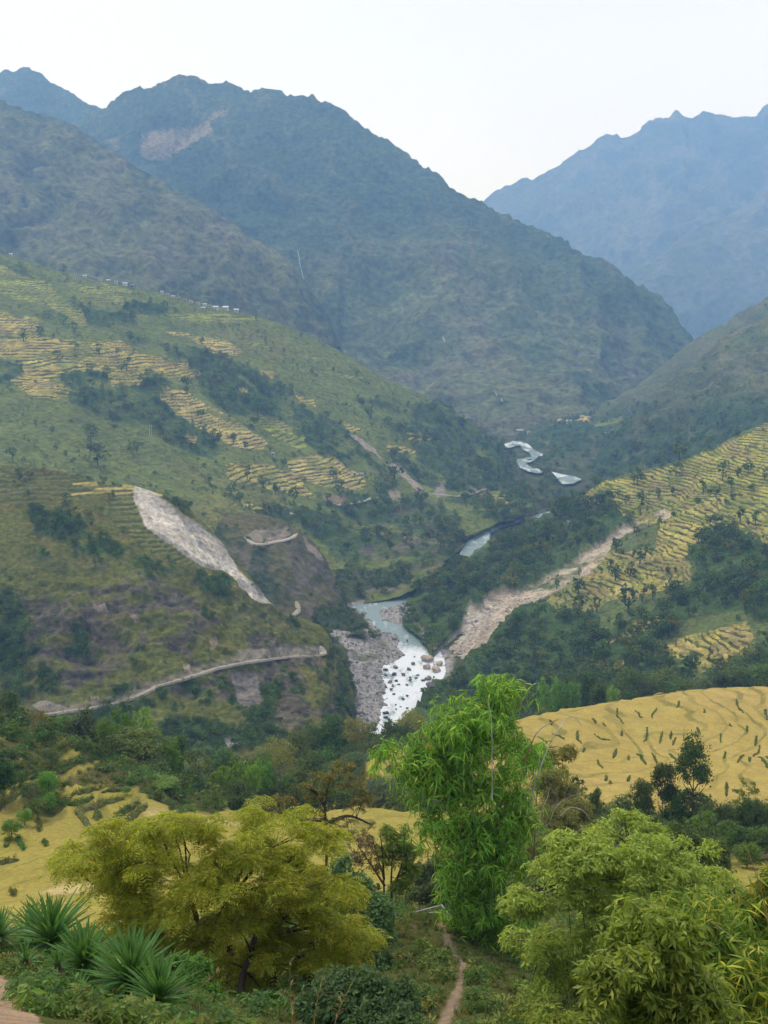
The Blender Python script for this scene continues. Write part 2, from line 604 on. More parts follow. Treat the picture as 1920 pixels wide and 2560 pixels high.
def paint_mid(pt, seed):
    P, px, py = pt.P, pt.px, pt.py
    a = fbm(P, 420, 5, seed); b = fbm(P, 90, 4, seed + 4); g = ridged(P * np.array([1, 1, .4]), 330, 4, seed)
    pt.paint(np.ones(pt.shape), (0.122, 0.148, 0.068))
    pt.paint(sstep(-0.25, 0.35, b) * 0.55, (0.078, 0.112, 0.042))
    # wood on the upper half, thinning towards the open slopes below
    line = np.interp(px, [0, 260, 500, 620, 760, 900, 1080, 1250, 1450, 1700], [420, 430, 560, 700, 690, 620, 600, 640, 720, 850])
    wood = sstep(90, -110, py - line + 110 * a + 60 * b)
    gul = sstep(0.78, 0.9, 1 - np.abs(g - 0.45) * 2) * sstep(-0.3, 0.3, a)
    wood = np.clip(np.maximum(wood, 0.75 * gul), 0, 1)
    pt.wood = wood
    pt.paint(wood, FOREST)
    pt.paint(wood * sstep(0.0, 0.5, b) * 0.6, FOREST2)
    pt.paint((1 - wood) * sstep(0.60, 0.85, g) * 0.45, (0.15, 0.13, 0.10))
    # the bare grassy scar under the summit
    sc = pt.mask([(352, 355), (372, 338), (430, 325), (490, 318), (520, 300), (535, 283), (575, 275), (560, 290), (525, 305), (528, 330), (490, 355), (450, 375), (420, 395), (380, 405), (350, 390)], 9, 60)
    pt.scar = sc.astype(float); pt.paint(sc * 0.95, (0.25, 0.21, 0.125)); pt.wood = pt.wood * (1 - sc)
    sc = pt.mask([(270, 355), (300, 345), (300, 370), (285, 385)], 8, 60)
    pt.paint(sc * 0.7, (0.20, 0.17, 0.11))
    for line in ([(848, 690), (857, 760), (852, 850)], [(740, 690), (756, 760), (775, 815)], [(795, 560), (800, 620)]):
        pt.paint(sstep(12, 3, seg_dist(px + 10 * b, py, line)) * 0.5, (0.05, 0.055, 0.035))

mountain('left_peak', 'mountain_summit', [
    [(-300, 300, 4300), (-120, 220, 4300), (0, 188, 4300), (35, 181, 4300), (72, 176, 4300), (108, 188, 4250), (127, 208, 4250), (174, 238, 4200), (220, 268, 4200), (262, 288, 4200), (330, 330, 4200), (450, 420, 4200)],
    [(-300, 520, 3700), (100, 500, 3700), (450, 520, 3800)],
    [(-300, 700, 3300), (100, 700, 3300), (450, 700, 3400)]], 190, 90, ((200, 120), (500, 600)), [(90, 600), (35, 200)], [(10, 60)], mat_mid, paint_mid, 21, crowns=26, crown_size=26)

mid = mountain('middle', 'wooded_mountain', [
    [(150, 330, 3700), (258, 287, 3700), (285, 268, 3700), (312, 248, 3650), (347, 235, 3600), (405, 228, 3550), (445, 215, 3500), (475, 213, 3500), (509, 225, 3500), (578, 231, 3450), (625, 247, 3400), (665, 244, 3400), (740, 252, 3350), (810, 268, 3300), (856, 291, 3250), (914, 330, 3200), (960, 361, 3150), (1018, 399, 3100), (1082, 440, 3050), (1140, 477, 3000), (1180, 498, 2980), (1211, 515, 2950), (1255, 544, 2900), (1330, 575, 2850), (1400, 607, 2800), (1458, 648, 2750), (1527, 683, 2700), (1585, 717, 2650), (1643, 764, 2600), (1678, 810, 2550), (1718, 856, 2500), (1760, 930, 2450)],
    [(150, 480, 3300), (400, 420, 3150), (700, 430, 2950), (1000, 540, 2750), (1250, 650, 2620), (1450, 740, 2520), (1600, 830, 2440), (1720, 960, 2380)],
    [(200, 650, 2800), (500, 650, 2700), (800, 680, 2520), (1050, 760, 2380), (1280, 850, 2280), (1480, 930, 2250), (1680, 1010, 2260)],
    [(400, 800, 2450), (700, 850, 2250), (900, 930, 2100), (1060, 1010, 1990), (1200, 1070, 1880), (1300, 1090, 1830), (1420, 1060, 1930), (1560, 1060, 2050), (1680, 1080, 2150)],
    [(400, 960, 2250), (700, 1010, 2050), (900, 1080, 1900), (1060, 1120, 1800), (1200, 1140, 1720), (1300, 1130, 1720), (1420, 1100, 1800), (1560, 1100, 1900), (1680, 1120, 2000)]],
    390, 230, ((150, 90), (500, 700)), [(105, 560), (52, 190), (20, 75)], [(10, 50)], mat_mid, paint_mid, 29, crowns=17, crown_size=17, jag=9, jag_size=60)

def paint_spur(pt, seed):
    P, px, py = pt.P, pt.px, pt.py
    a = fbm(P, 300, 5, seed); b = fbm(P, 60, 4, seed + 4); g = ridged(P * np.array([1, 1, .35]), 160, 4, seed + 2)
    pt.paint(np.ones(pt.shape), (0.130, 0.142, 0.060))
    pt.paint(sstep(0.1, 0.6, b + 0.5 * a), (0.085, 0.095, 0.045))
    pt.paint(sstep(0.60, 0.85, g) * 0.55, (0.135, 0.122, 0.085))
    pt.paint(sstep(0.30, 0.6, fbm(P, 34, 4, seed + 8)) * 0.7, (0.05, 0.065, 0.034))
    line = np.interp(px, [0, 230, 500, 640, 760], [640, 700, 730, 740, 760])
    pt.paint(sstep(-60, 20, py - line + 40 * a) * 0.6, (0.06, 0.08, 0.035))
    sky = np.interp(px, [-300, 0, 150, 300, 450, 600, 680, 780], [150, 255, 300, 390, 480, 575, 640, 720])
    pt.wood = sstep(28, 4, py - sky + 25 * b) * sstep(-0.5, 0.2, a)
    pt.paint(pt.wood, FOREST)

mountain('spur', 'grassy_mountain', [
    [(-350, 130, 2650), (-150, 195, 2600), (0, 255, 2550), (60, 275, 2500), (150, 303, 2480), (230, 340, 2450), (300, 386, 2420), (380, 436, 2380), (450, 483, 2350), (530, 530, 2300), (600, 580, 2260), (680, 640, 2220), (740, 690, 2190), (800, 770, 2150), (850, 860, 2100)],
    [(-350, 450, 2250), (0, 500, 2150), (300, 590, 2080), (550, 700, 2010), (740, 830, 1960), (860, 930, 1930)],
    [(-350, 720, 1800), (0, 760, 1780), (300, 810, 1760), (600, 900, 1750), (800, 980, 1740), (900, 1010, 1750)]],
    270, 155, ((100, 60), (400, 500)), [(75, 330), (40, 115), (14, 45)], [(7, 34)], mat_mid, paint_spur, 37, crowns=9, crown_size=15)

# ------------------------------------------------------------------ hills across the river, right side, far
mat_hill = hill_material('hillside_ground', 5.5, bump=1.0, bump_scale=11, contrast=0.45)

def paint_right_far(pt, seed):
    P, px, py = pt.P, pt.px, pt.py
    a = fbm(P, 150, 5, seed); b = fbm(P, 38, 4, seed + 4); g = ridged(P * np.array([1, 1, .4]), 90, 4, seed + 2)
    pt.paint(np.ones(pt.shape), (0.118, 0.138, 0.056))
    pt.paint(sstep(-0.1, 0.4, b) * 0.8, (0.095, 0.125, 0.05))
    pt.paint(sstep(0.58, 0.8, g) * 0.5, (0.15, 0.135, 0.085))
    pt.paint(sstep(0.1, 0.45, fbm(P, 16, 4, seed + 7)) * 0.6, (0.06, 0.085, 0.036))
    low = sstep(-40, 60, py - np.interp(px, [1250, 1480, 1600, 1750, 1950], [1060, 1030, 1020, 1010, 1000]) + 50 * a)
    pt.wood = np.clip(low + sstep(0.25, 0.6, b) * 0.5, 0, 1)
    pt.paint(pt.wood, (0.050, 0.085, 0.034))

def paint_right_far1(pt, seed):
    paint_right_far(pt, seed)
    for poly, c in (([(1380, 1052), (1400, 1046), (1408, 1054), (1385, 1058)], (0.42, 0.36, 0.07)), ([(1438, 1050), (1470, 1044), (1474, 1054), (1440, 1056)], (0.50, 0.36, 0.09)),
                    ([(1484, 1062), (1560, 1046), (1552, 1058), (1490, 1070)], (0.16, 0.2, 0.05)), ([(1345, 1112), (1375, 1106), (1370, 1122)], (0.14, 0.15, 0.05))):
        pt.paint(pt.mask(poly, 4, 20), c)

mountain('right_hill_far', 'hill', [
    [(1262, 1128, 1720), (1283, 1111, 1740), (1304, 1086, 1760), (1338, 1069, 1780), (1376, 1056, 1800), (1431, 1046, 1820), (1473, 1038, 1850), (1494, 1022, 1880), (1570, 976, 1950), (1617, 946, 2000), (1667, 908, 2050), (1724, 858, 2080), (1770, 835, 2100), (1822, 812, 2100), (1851, 783, 2120), (1920, 744, 2150), (2060, 690, 2150), (EDGE_R, 600, 2150)],
    [(1275, 1150, 1620), (1350, 1130, 1620), (1450, 1110, 1640), (1600, 1060, 1700), (1750, 1000, 1760), (1950, 940, 1800), (EDGE_R, 850, 1800)],
    [(1310, 1196, 1380), (1400, 1200, 1360), (1470, 1216, 1330), (1600, 1250, 1300), (1800, 1250, 1300), (EDGE_R, 1250, 1300)]],
    210, 125, ((80, 40), (300, 300)), [(30, 200), (12, 60)], [(4, 20)], mat_hill, paint_right_far1, 43, crowns=9, crown_size=11)

mountain('right_hill', 'grassy_hill', [
    [(1480, 1190, 1430), (1494, 1174, 1440), (1515, 1136, 1460), (1532, 1086, 1500), (1570, 1048, 1530), (1600, 1022, 1560), (1684, 955, 1620), (1753, 900, 1650), (1782, 858, 1660), (1828, 832, 1680), (1874, 810, 1680), (1920, 803, 1680), (2050, 780, 1680), (EDGE_R, 740, 1680)],
    [(1490, 1205, 1350), (1560, 1150, 1360), (1650, 1090, 1390), (1780, 1020, 1420), (1920, 960, 1440), (EDGE_R, 900, 1440)],
    [(1470, 1240, 1230), (1560, 1240, 1200), (1700, 1220, 1180), (1850, 1160, 1160), (EDGE_R, 1100, 1150)]],
    210, 125, ((70, 35), (250, 260)), [(42, 170), (22, 60), (7, 24)], [(4, 18)], mat_hill, paint_right_far, 47, crowns=6, crown_size=10)

# ------------------------------------------------------------------ left terraced slope
GOLD, GOLD2, YGREEN = (0.40, 0.335, 0.085), (0.44, 0.365, 0.12), (0.27, 0.30, 0.055)
SLOPE_G, SLOPE_B = (0.138, 0.166, 0.042), (0.195, 0.182, 0.056)

P, nb = loft([
    [(-300, 560, 1420), (-120, 600, 1420), (0, 634, 1420), (100, 660, 1430), (200, 690, 1440), (300, 710, 1450), (420, 735, 1470), (560, 770, 1490), (700, 810, 1500), (800, 850, 1500), (900, 905, 1500), (1000, 960, 1500), (1100, 1010, 1500), (1180, 1060, 1500), (1235, 1102, 1500), (1266, 1140, 1495)],
    [(-300, 860, 1180), (0, 870, 1180), (200, 890, 1190), (400, 930, 1210), (600, 980, 1240), (750, 1035, 1270), (900, 1085, 1300), (1050, 1130, 1340), (1180, 1165, 1370), (1268, 1196, 1326)],
    [(-300, 1090, 960), (0, 1100, 960), (200, 1125, 970), (400, 1165, 990), (600, 1200, 1030), (740, 1200, 1080), (900, 1215, 1130), (1000, 1235, 1170), (1100, 1248, 1170), (1220, 1260, 1160), (1330, 1258, 1150)],
    [(-300, 1250, 820), (0, 1260, 820), (300, 1300, 830), (500, 1325, 860), (640, 1350, 880), (760, 1365, 910), (880, 1385, 915), (1000, 1400, 882), (1080, 1390, 900), (1170, 1335, 990), (1260, 1300, 1055), (1330, 1283, 1095)],
    [(-300, 1500, 700), (300, 1520, 710), (700, 1540, 740), (880, 1519, 772), (960, 1503, 782), (1030, 1494, 790), (1090, 1440, 855), (1145, 1382, 936), (1178, 1340, 1006), (1225, 1318, 1043), (1300, 1297, 1080), (1380, 1275, 1125)]],
    480, 320, ((60, 18), (260, 200)))
n = grid_normals(P)
sk = np.ones(P.shape[:2]); sk[:nb + 2] = 0.3; sk[nb + 2:nb + 40] = np.linspace(0.3, 1, 38)[:, None]
rough = sstep(1180, 1350, to_pixels(P)[1])
d = 20 * (ridged(P * np.array([1, 1, .5]), 210, 3, 61) - 0.6) + 5 * fbm(P, 60, 3, 62) + 1.2 * fbm(P, 14, 3, 63) + rough * 9 * (ridged(P, 55, 4, 64) - 0.6)
P = P + n * (d * sk)[..., None]
lh = Patch('left', P)
px, py = lh.px, lh.py
a = fbm(P, 120, 4, 66); b = fbm(P, 26, 4, 67); c = fbm(P, 9, 3, 68)
lh.paint(np.ones(lh.shape), SLOPE_G)
lh.paint(sstep(0.0, 0.5, a + 0.4 * b) * 0.8, SLOPE_B)
lh.paint(sstep(0.05, 0.5, b) * 0.5, (0.098, 0.128, 0.034))
lh.paint(sstep(0.30, 0.55, c) * 0.5, (0.05, 0.07, 0.03))
LEFT_WOODS = [
    [(-100, 640), (60, 660), (100, 700), (80, 720), (-100, 690)],
    [(90, 690), (200, 770), (330, 790), (380, 850), (300, 850), (200, 800), (90, 730)],
    [(150, 930), (280, 925), (420, 960), (440, 1010), (560, 1090), (540, 1150), (420, 1110), (300, 1060), (180, 1010)],
    [(-100, 850), (60, 920), (60, 960), (-100, 980)],
    [(380, 850), (560, 900), (700, 960), (880, 1090), (960, 1190), (1010, 1235), (950, 1245), (880, 1170), (800, 1140), (700, 1050), (560, 1030), (470, 960)],
    [(480, 1170), (600, 1260), (700, 1290), (850, 1240), (960, 1240), (1060, 1260), (1160, 1340), (1130, 1390), (1000, 1440), (880, 1430), (820, 1390), (740, 1310), (600, 1270)],
    [(880, 990), (1100, 1010), (1180, 1060), (1280, 1130), (1330, 1200), (1400, 1220), (1390, 1292), (1240, 1300), (1100, 1240), (1000, 1190), (960, 1110)],
    [(300, 745), (420, 770), (400, 790), (310, 775)]]
lw = np.zeros(lh.shape)
for poly in LEFT_WOODS:
    lw = np.maximum(lw, lh.mask(poly, 22, 45))
lw = np.clip(lw * sstep(-0.75, 0.05, b + 0.6 * a), 0, 1)
lh.wood = lw
lh.paint(lw, (0.064, 0.100, 0.030))
lh.paint(lw * sstep(0, 0.5, b) * 0.6, (0.055, 0.085, 0.03))
LEFT_FIELDS = [
    (GOLD, [(0, 777), (101, 798), (93, 836), (169, 849), (304, 853), (380, 891), (464, 908), (506, 937), (460, 955), (388, 940), (333, 968), (278, 965), (270, 929), (160, 933), (127, 950), (198, 992), (84, 997), (30, 955), (63, 933), (42, 895), (-150, 870), (-150, 770)]),
    (YGREEN, [(-150, 650), (0, 663), (60, 690), (110, 700), (160, 740), (203, 777), (225, 828), (160, 790), (110, 760), (0, 735), (-150, 720)]),
    (YGREEN, [(150, 706), (250, 708), (330, 722), (320, 735), (210, 730)]),
    ((0.22, 0.22, 0.06), [(200, 735), (330, 745), (300, 765), (205, 755)]),
    (GOLD2, [(401, 975), (456, 975), (570, 1039), (667, 1106), (662, 1127), (582, 1115), (464, 1060), (405, 1010)]),
    (GOLD, [(450, 1090), (500, 1100), (480, 1106)]),
    (GOLD, [(570, 1160), (663, 1163), (739, 1180), (786, 1239), (760, 1247), (672, 1222), (565, 1195)]),
    (GOLD2, [(718, 1154), (781, 1133), (836, 1146), (895, 1180), (921, 1213), (878, 1226), (777, 1205), (735, 1184)]),
    (YGREEN, [(634, 1040), (710, 1062), (765, 1095), (765, 1116), (739, 1121), (700, 1100)]),
    (GOLD, [(845, 1053), (895, 1070), (916, 1091), (870, 1078)]),
    (GOLD, [(1018, 1091), (1068, 1083), (1085, 1104), (1030, 1100)]),
    (GOLD, [(963, 1112), (1043, 1125), (1043, 1142), (963, 1129)]),
    (GOLD2, [(380, 819), (443, 828), (574, 853), (608, 878), (560, 890), (464, 840)]),
    (YGREEN, [(414, 786), (515, 781), (658, 794), (506, 807)]),
    (YGREEN, [(625, 853), (675, 857), (675, 870), (630, 868)]),
    (YGREEN, [(836, 927), (916, 943), (850, 945)]),
    (YGREEN, [(756, 888), (820, 897), (815, 902), (760, 895)]),
    (GOLD, [(640, 920), (690, 930), (680, 945), (650, 940)]),
    (GOLD2, [(590, 970), (620, 985), (600, 995)]),
    (GOLD, [(738, 985), (780, 1000), (790, 1022), (750, 1005)]),
    (GOLD, [(570, 1255), (640, 1262), (690, 1278), (640, 1272)]),
    (GOLD, [(1228, 1250), (1266, 1249), (1262, 1264), (1232, 1266)]),
    ((0.17, 0.16, 0.06), [(1190, 1220), (1290, 1235), (1270, 1250), (1200, 1250)])]
lf = np.zeros(lh.shape)
for cc, poly in LEFT_FIELDS:
    m = lh.mask(poly, 14, 26)
    lh.paint(m, cc)
    lf = np.maximum(lf, m)
lh.wood = lh.wood * (1 - lf)
lh.paint(lf * sstep(-0.05, 0.45, b + 0.4 * a) * 0.5, (0.24, 0.27, 0.06))
lh.paint(lf * sstep(0.3, 0.6, fbm(P, 18, 3, 80)) * 0.7, (0.09, 0.10, 0.045))
# faint uncropped terraces on the open grass
old = np.zeros(lh.shape)
for poly in ([(600, 780), (760, 860), (900, 950), (800, 960), (640, 900), (500, 830)], [(60, 1000), (330, 1050), (450, 1180), (300, 1160), (100, 1080)], [(600, 1180), (740, 1300), (690, 1320), (560, 1280)], [(620, 1290), (735, 1290), (740, 1320), (640, 1330)]):
    old = np.maximum(old, lh.mask(poly, 20, 40))
lh.tm = np.clip(lf + 0.45 * old * (1 - lw), 0, 1).astype(np.float32)
# bare slip down to the road, road cuttings and cliffs
slip = [(870, 1087), (891, 1087), (933, 1121), (959, 1150), (1005, 1167), (1039, 1205), (1068, 1235), (1039, 1226), (1005, 1188), (950, 1146), (912, 1121)]
m = lh.mask(slip, 7, 14); lh.paint(m, (0.30, 0.25, 0.19)); lh.wood *= (1 - m)
for poly, cc in (([(1085, 1225), (1110, 1205), (1120, 1240), (1090, 1245)], (0.22, 0.20, 0.16)), ([(1160, 1230), (1180, 1215), (1200, 1225), (1175, 1245)], (0.27, 0.25, 0.21)), ([(1225, 1065), (1245, 1075), (1262, 1090), (1250, 1092)], (0.40, 0.33, 0.25)),
                 ([(960, 1225), (1000, 1230), (1000, 1260), (980, 1250)], (0.30, 0.26, 0.16)), ([(815, 1240), (870, 1240), (860, 1262), (810, 1262)], (0.22, 0.17, 0.12))):
    m = lh.mask(poly, 9, 14); lh.paint(m, cc); lh.wood *= (1 - m)
cl = lh.mask([(860, 1400), (1000, 1260), (1100, 1260), (1165, 1350), (1120, 1420), (1020, 1490), (890, 1505), (840, 1440)], 15, 30)
cl = cl * sstep(0.60, 0.80, ridged(P * np.array([1, 1, .5]), 34, 4, 71))
lh.paint(cl * 0.8, (0.15, 0.125, 0.095)); lh.wood *= (1 - 0.7 * cl)
cz = lh.mask([(830, 1360), (960, 1250), (1100, 1240), (1180, 1330), (1130, 1410), (1030, 1490), (880, 1515), (800, 1460)], 20, 30)
lh.paint(cz * 0.7 * sstep(-0.3, 0.4, b + a), (0.125, 0.108, 0.052))
cw = cz * sstep(-0.25, 0.2, fbm(P, 34, 4, 79))
lh.paint(cw * 0.8, (0.056, 0.090, 0.034)); lh.wood = np.maximum(lh.wood, cw * 0.8)
bank = sstep(14, 2, seg_dist(px + 6 * c, py, [(1180, 1388), (1165, 1372), (1205, 1340), (1290, 1306), (1385, 1280)]))
lh.paint(bank, (0.30, 0.28, 0.25)); lh.wood *= (1 - bank)
lh.plots(lf, 26, 161)
lh.terrace(2.9, 0.75, 42, 73)
crn = vnoise(lh.P, 9, 75) * 0.7 + vnoise(lh.P, 4.5, 76) * 0.3
lh.P = lh.P + np.array([0, 0, 1.0]) * (9 * np.maximum(crn - 0.3, 0) * lh.wood)[..., None]
lh.finish('terraced_hillside', mat_hill)

# ------------------------------------------------------------------ bluff with the road cutting, behind the slide
P, nb = loft([
    [(560, 1290, 800), (640, 1285, 815), (700, 1300, 810), (725, 1312, 800), (754, 1334, 790), (787, 1368, 785), (814, 1400, 780), (832, 1447, 775), (853, 1501, 768), (872, 1532, 760)],
    [(520, 1380, 730), (640, 1400, 735), (720, 1420, 740), (780, 1460, 742), (820, 1500, 742), (850, 1545, 735), (880, 1560, 722)],
    [(500, 1560, 650), (640, 1580, 650), (740, 1590, 660), (800, 1600, 670), (860, 1605, 672), (920, 1600, 672)]],
    170, 120, ((40, 14), (140, 120)))
n = grid_normals(P)
d = 10 * (ridged(P, 70, 4, 101) - 0.6) + 2.5 * fbm(P, 16, 4, 102)
d[:nb + 3] *= 0.3
P = P + n * d[..., None]
bl = Patch('bluff', P)
px, py = bl.px, bl.py
a = fbm(P, 40, 4, 103); b = fbm(P, 12, 4, 104)
bl.paint(np.ones(bl.shape), (0.12, 0.11, 0.052))
bl.paint(sstep(0.0, 0.4, b) * 0.7, (0.085, 0.095, 0.04))
g = ridged(P * np.array([1, 1, .6]), 22, 4, 105)
m = sstep(0.66, 0.82, g) * sstep(1340, 1400, py)
bl.paint(m * 0.7, (0.15, 0.13, 0.11))
bl.paint(bl.mask([(610, 1340), (640, 1325), (720, 1315), (728, 1335), (690, 1362), (660, 1366)], 5, 8), (0.25, 0.21, 0.16))
bl.paint(bl.mask([(754, 1336), (790, 1372), (812, 1400), (800, 1400), (770, 1372)], 4, 8) * 0.8, (0.30, 0.25, 0.18))
bl.wood = sstep(0.1, 0.5, a + 0.5 * b) * sstep(760, 700, px + 0.3 * (py - 1400)) * 0.8
bl.paint(bl.wood, (0.045, 0.07, 0.03))
wl_ = bl.mask([(790, 1520), (860, 1530), (940, 1560), (950, 1620), (850, 1610), (780, 1560)], 8, 12); bl.paint(wl_ * 0.8, (0.045, 0.07, 0.03)); bl.wood = np.maximum(bl.wood, wl_)
bl.P = bl.P + np.array([0, 0, 1.0]) * (4 * vnoise(bl.P, 5, 107) * bl.wood)[..., None]
bl.finish('road_bluff', mat_hill)

# ------------------------------------------------------------------ nearer left hill with the landslide scar
P, nb = loft([
    [(-350, 1120, 640), (-150, 1150, 640), (0, 1166, 640), (54, 1171, 640), (163, 1184, 638), (260, 1208, 636), (336, 1218, 634), (401, 1239, 634), (466, 1273, 632), (510, 1311, 630), (553, 1355, 628), (586, 1404, 625), (635, 1453, 620), (673, 1501, 615), (705, 1534, 612), (760, 1552, 608), (803, 1568, 604), (830, 1604, 596), (852, 1642, 590), (873, 1686, 580), (886, 1740, 565), (885, 1800, 545)],
    [(-350, 1290, 585), (0, 1310, 585), (200, 1330, 584), (336, 1345, 582), (450, 1400, 582), (550, 1490, 578), (640, 1560, 574), (720, 1600, 572), (790, 1640, 566), (830, 1690, 556), (850, 1740, 546), (862, 1800, 530)],
    [(-350, 1480, 535), (0, 1500, 532), (200, 1520, 530), (400, 1560, 528), (560, 1620, 526), (680, 1665, 524), (760, 1700, 520), (810, 1740, 515), (835, 1790, 508), (850, 1850, 495)],
    [(-350, 1700, 490), (0, 1720, 485), (200, 1730, 480), (400, 1740, 478), (600, 1770, 478), (700, 1790, 478), (780, 1820, 474), (820, 1850, 468), (850, 1900, 455)],
    [(-350, 1930, 420), (0, 1940, 415), (300, 1950, 412), (600, 1950, 420), (800, 1960, 420), (870, 1980, 415)]],
    390, 330, ((40, 10), (160, 140)))
n = grid_normals(P)
px, py = to_pixels(P)
SLIDE = [(336, 1219), (380, 1236), (412, 1263), (456, 1290), (504, 1317), (553, 1360), (564, 1382), (591, 1426), (613, 1447), (640, 1478), (680, 1510), (646, 1504), (597, 1474), (570, 1436), (510, 1415), (461, 1382), (412, 1350), (363, 1311), (347, 1268), (334, 1241)]
_sx, _sy = px + 9 * fbm(P, 22, 3, 1), py + 7 * fbm(P, 22, 3, 2)
_sd = seg_dist(_sx, _sy, SLIDE + SLIDE[:1])
sl = sstep(-3.5, 3.5, np.where(in_poly(_sx, _sy, SLIDE), _sd, -_sd))
strk = down_streaks(P, world_points(350, 1240, 632), world_points(660, 1500, 617), 5.0, 34.0, 127)
edge = np.ones(P.shape[:2]); edge[:nb + 2] = 0.25; edge[nb + 2:nb + 25] = np.linspace(0.25, 1, 23)[:, None]
low = sstep(1380, 1500, py)
terr_a = in_poly(px, py, [(-150, 1150), (0, 1168), (163, 1186), (336, 1220), (330, 1240), (200, 1240), (120, 1262), (-150, 1260)])
terr_b = in_poly(px, py, [(270, 1245), (336, 1232), (347, 1275), (363, 1311), (412, 1350), (461, 1382), (510, 1415), (560, 1432), (440, 1420), (380, 1385), (285, 1315)])
flat = np.clip(1 - terr_a * 0.8 - terr_b * 0.8, 0.1, 1)
d = (13 * (ridged(P * np.array([1, 1, .5]), 95, 4, 111) - 0.6) + 3 * fbm(P, 22, 4, 112)) * flat + low * (10 * (ridged(P * np.array([1, 1, 1.6]), 24, 4, 113) - 0.6) + 1.6 * fbm(P, 6, 3, 115)) - 1.6 * sl + sl * (0.7 * fbm(P, 14, 4, 114) + 1.6 * (strk - 0.6))
P = P + n * (d * edge)[..., None]
fh = Patch('slide_hill', P)
px, py = fh.px, fh.py
a = fbm(P, 60, 4, 117); b = fbm(P, 15, 4, 118); c = fbm(P, 5, 3, 119)
fh.paint(np.ones(fh.shape), (0.118, 0.126, 0.030))
fh.paint(sstep(-0.1, 0.5, b + 0.4 * a) * 0.75, (0.180, 0.142, 0.050))
fh.paint(sstep(0.1, 0.5, c) * 0.5, (0.06, 0.082, 0.03))
g = ridged(P * np.array([1, 1, 1.7]), 26, 4, 121)
rk = sstep(0.60, 0.80, g + 0.12 * b) * low
rk = rk * np.clip(fh.mask([(0, 1380), (120, 1400), (330, 1420), (480, 1500), (560, 1560), (700, 1600), (800, 1630), (820, 1720), (860, 1800), (700, 1830), (560, 1760), (420, 1740), (200, 1740), (100, 1640), (0, 1560)], 25, 30) + 0.2, 0, 1)
fh.paint(rk * 0.9, (0.120, 0.102, 0.074))
fh.paint(rk * sstep(0.05, 0.4, c) * 0.85, (0.05, 0.045, 0.038))
shr = np.zeros(fh.shape)
E_WOODS = [[(310, 1540), (380, 1550), (420, 1640), (410, 1690), (340, 1690), (300, 1600)], [(280, 1720), (400, 1700), (560, 1690), (570, 1740), (620, 1770), (700, 1780), (720, 1830), (560, 1900), (300, 1900), (150, 1850)],
           [(-100, 1500), (60, 1480), (100, 1640), (40, 1760), (-100, 1780)], [(60, 1270), (170, 1270), (230, 1330), (330, 1370), (420, 1430), (330, 1420), (180, 1370), (80, 1330)], [(480, 1440), (570, 1440), (600, 1490), (500, 1480)],
           [(110, 1670), (150, 1680), (140, 1750), (100, 1740)], [(180, 1570), (225, 1570), (220, 1640), (180, 1640)], [(650, 1690), (700, 1690), (690, 1790), (650, 1780)], [(850, 1650), (885, 1690), (880, 1800), (845, 1760)]]
for poly in E_WOODS:
    shr = np.maximum(shr, fh.mask(poly, 22, 20))
shr = np.clip(shr * sstep(-0.3, 0.2, b + 0.5 * c) + sstep(0.25, 0.5, b + 0.3 * c) * 0.7, 0, 1) * (1 - terr_b)
fh.wood = shr
fh.paint(shr * 0.9, (0.060, 0.110, 0.026))
fh.paint(terr_b * 0.75, (0.15, 0.16, 0.05))
fh.paint(terr_a * 0.55, (0.13, 0.14, 0.05))
for line in ([(250, 1193), (340, 1219)], [(240, 1222), (336, 1219)], [(290, 1233), (340, 1226)], [(165, 1238), (330, 1216)], [(185, 1208), (240, 1207)], [(340, 1219), (404, 1239)]):
    fh.paint(sstep(5, 2, seg_dist(px, py + 2 * c, line)), GOLD2)
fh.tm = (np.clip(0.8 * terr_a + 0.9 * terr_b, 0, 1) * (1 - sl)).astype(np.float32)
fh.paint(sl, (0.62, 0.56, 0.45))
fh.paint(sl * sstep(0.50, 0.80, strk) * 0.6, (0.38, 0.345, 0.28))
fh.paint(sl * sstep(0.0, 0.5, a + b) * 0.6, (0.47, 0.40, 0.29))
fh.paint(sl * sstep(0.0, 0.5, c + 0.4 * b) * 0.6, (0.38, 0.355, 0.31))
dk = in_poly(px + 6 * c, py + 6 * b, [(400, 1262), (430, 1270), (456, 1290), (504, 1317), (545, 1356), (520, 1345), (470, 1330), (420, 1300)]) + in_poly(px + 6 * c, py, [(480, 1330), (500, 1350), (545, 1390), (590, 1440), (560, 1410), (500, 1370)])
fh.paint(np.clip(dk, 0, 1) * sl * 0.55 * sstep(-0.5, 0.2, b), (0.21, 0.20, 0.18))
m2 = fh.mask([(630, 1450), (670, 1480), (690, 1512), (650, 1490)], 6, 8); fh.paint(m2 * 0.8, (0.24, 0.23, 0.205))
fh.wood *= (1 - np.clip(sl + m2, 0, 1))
CUTS = [([(80, 1765), (100, 1750), (125, 1755), (170, 1770), (120, 1788)], (0.33, 0.29, 0.23)), ([(225, 1745), (245, 1742), (262, 1760), (230, 1765)], (0.32, 0.27, 0.20)), ([(455, 1665), (470, 1660), (480, 1690), (462, 1688)], (0.30, 0.25, 0.18)),
        ([(525, 1600), (545, 1590), (540, 1620), (524, 1625)], (0.28, 0.22, 0.14)), ([(230, 1510), (262, 1510), (270, 1530), (240, 1530)], (0.24, 0.20, 0.15)), ([(320, 1530), (350, 1540), (340, 1555)], (0.25, 0.2, 0.14)),
        ([(590, 1625), (700, 1620), (800, 1615), (800, 1630), (700, 1642), (600, 1655)], (0.21, 0.185, 0.15)), ([(570, 1680), (640, 1680), (660, 1760), (600, 1770)], (0.20, 0.18, 0.155)), ([(560, 1850), (590, 1845), (600, 1870), (570, 1880)], (0.35, 0.33, 0.3))]
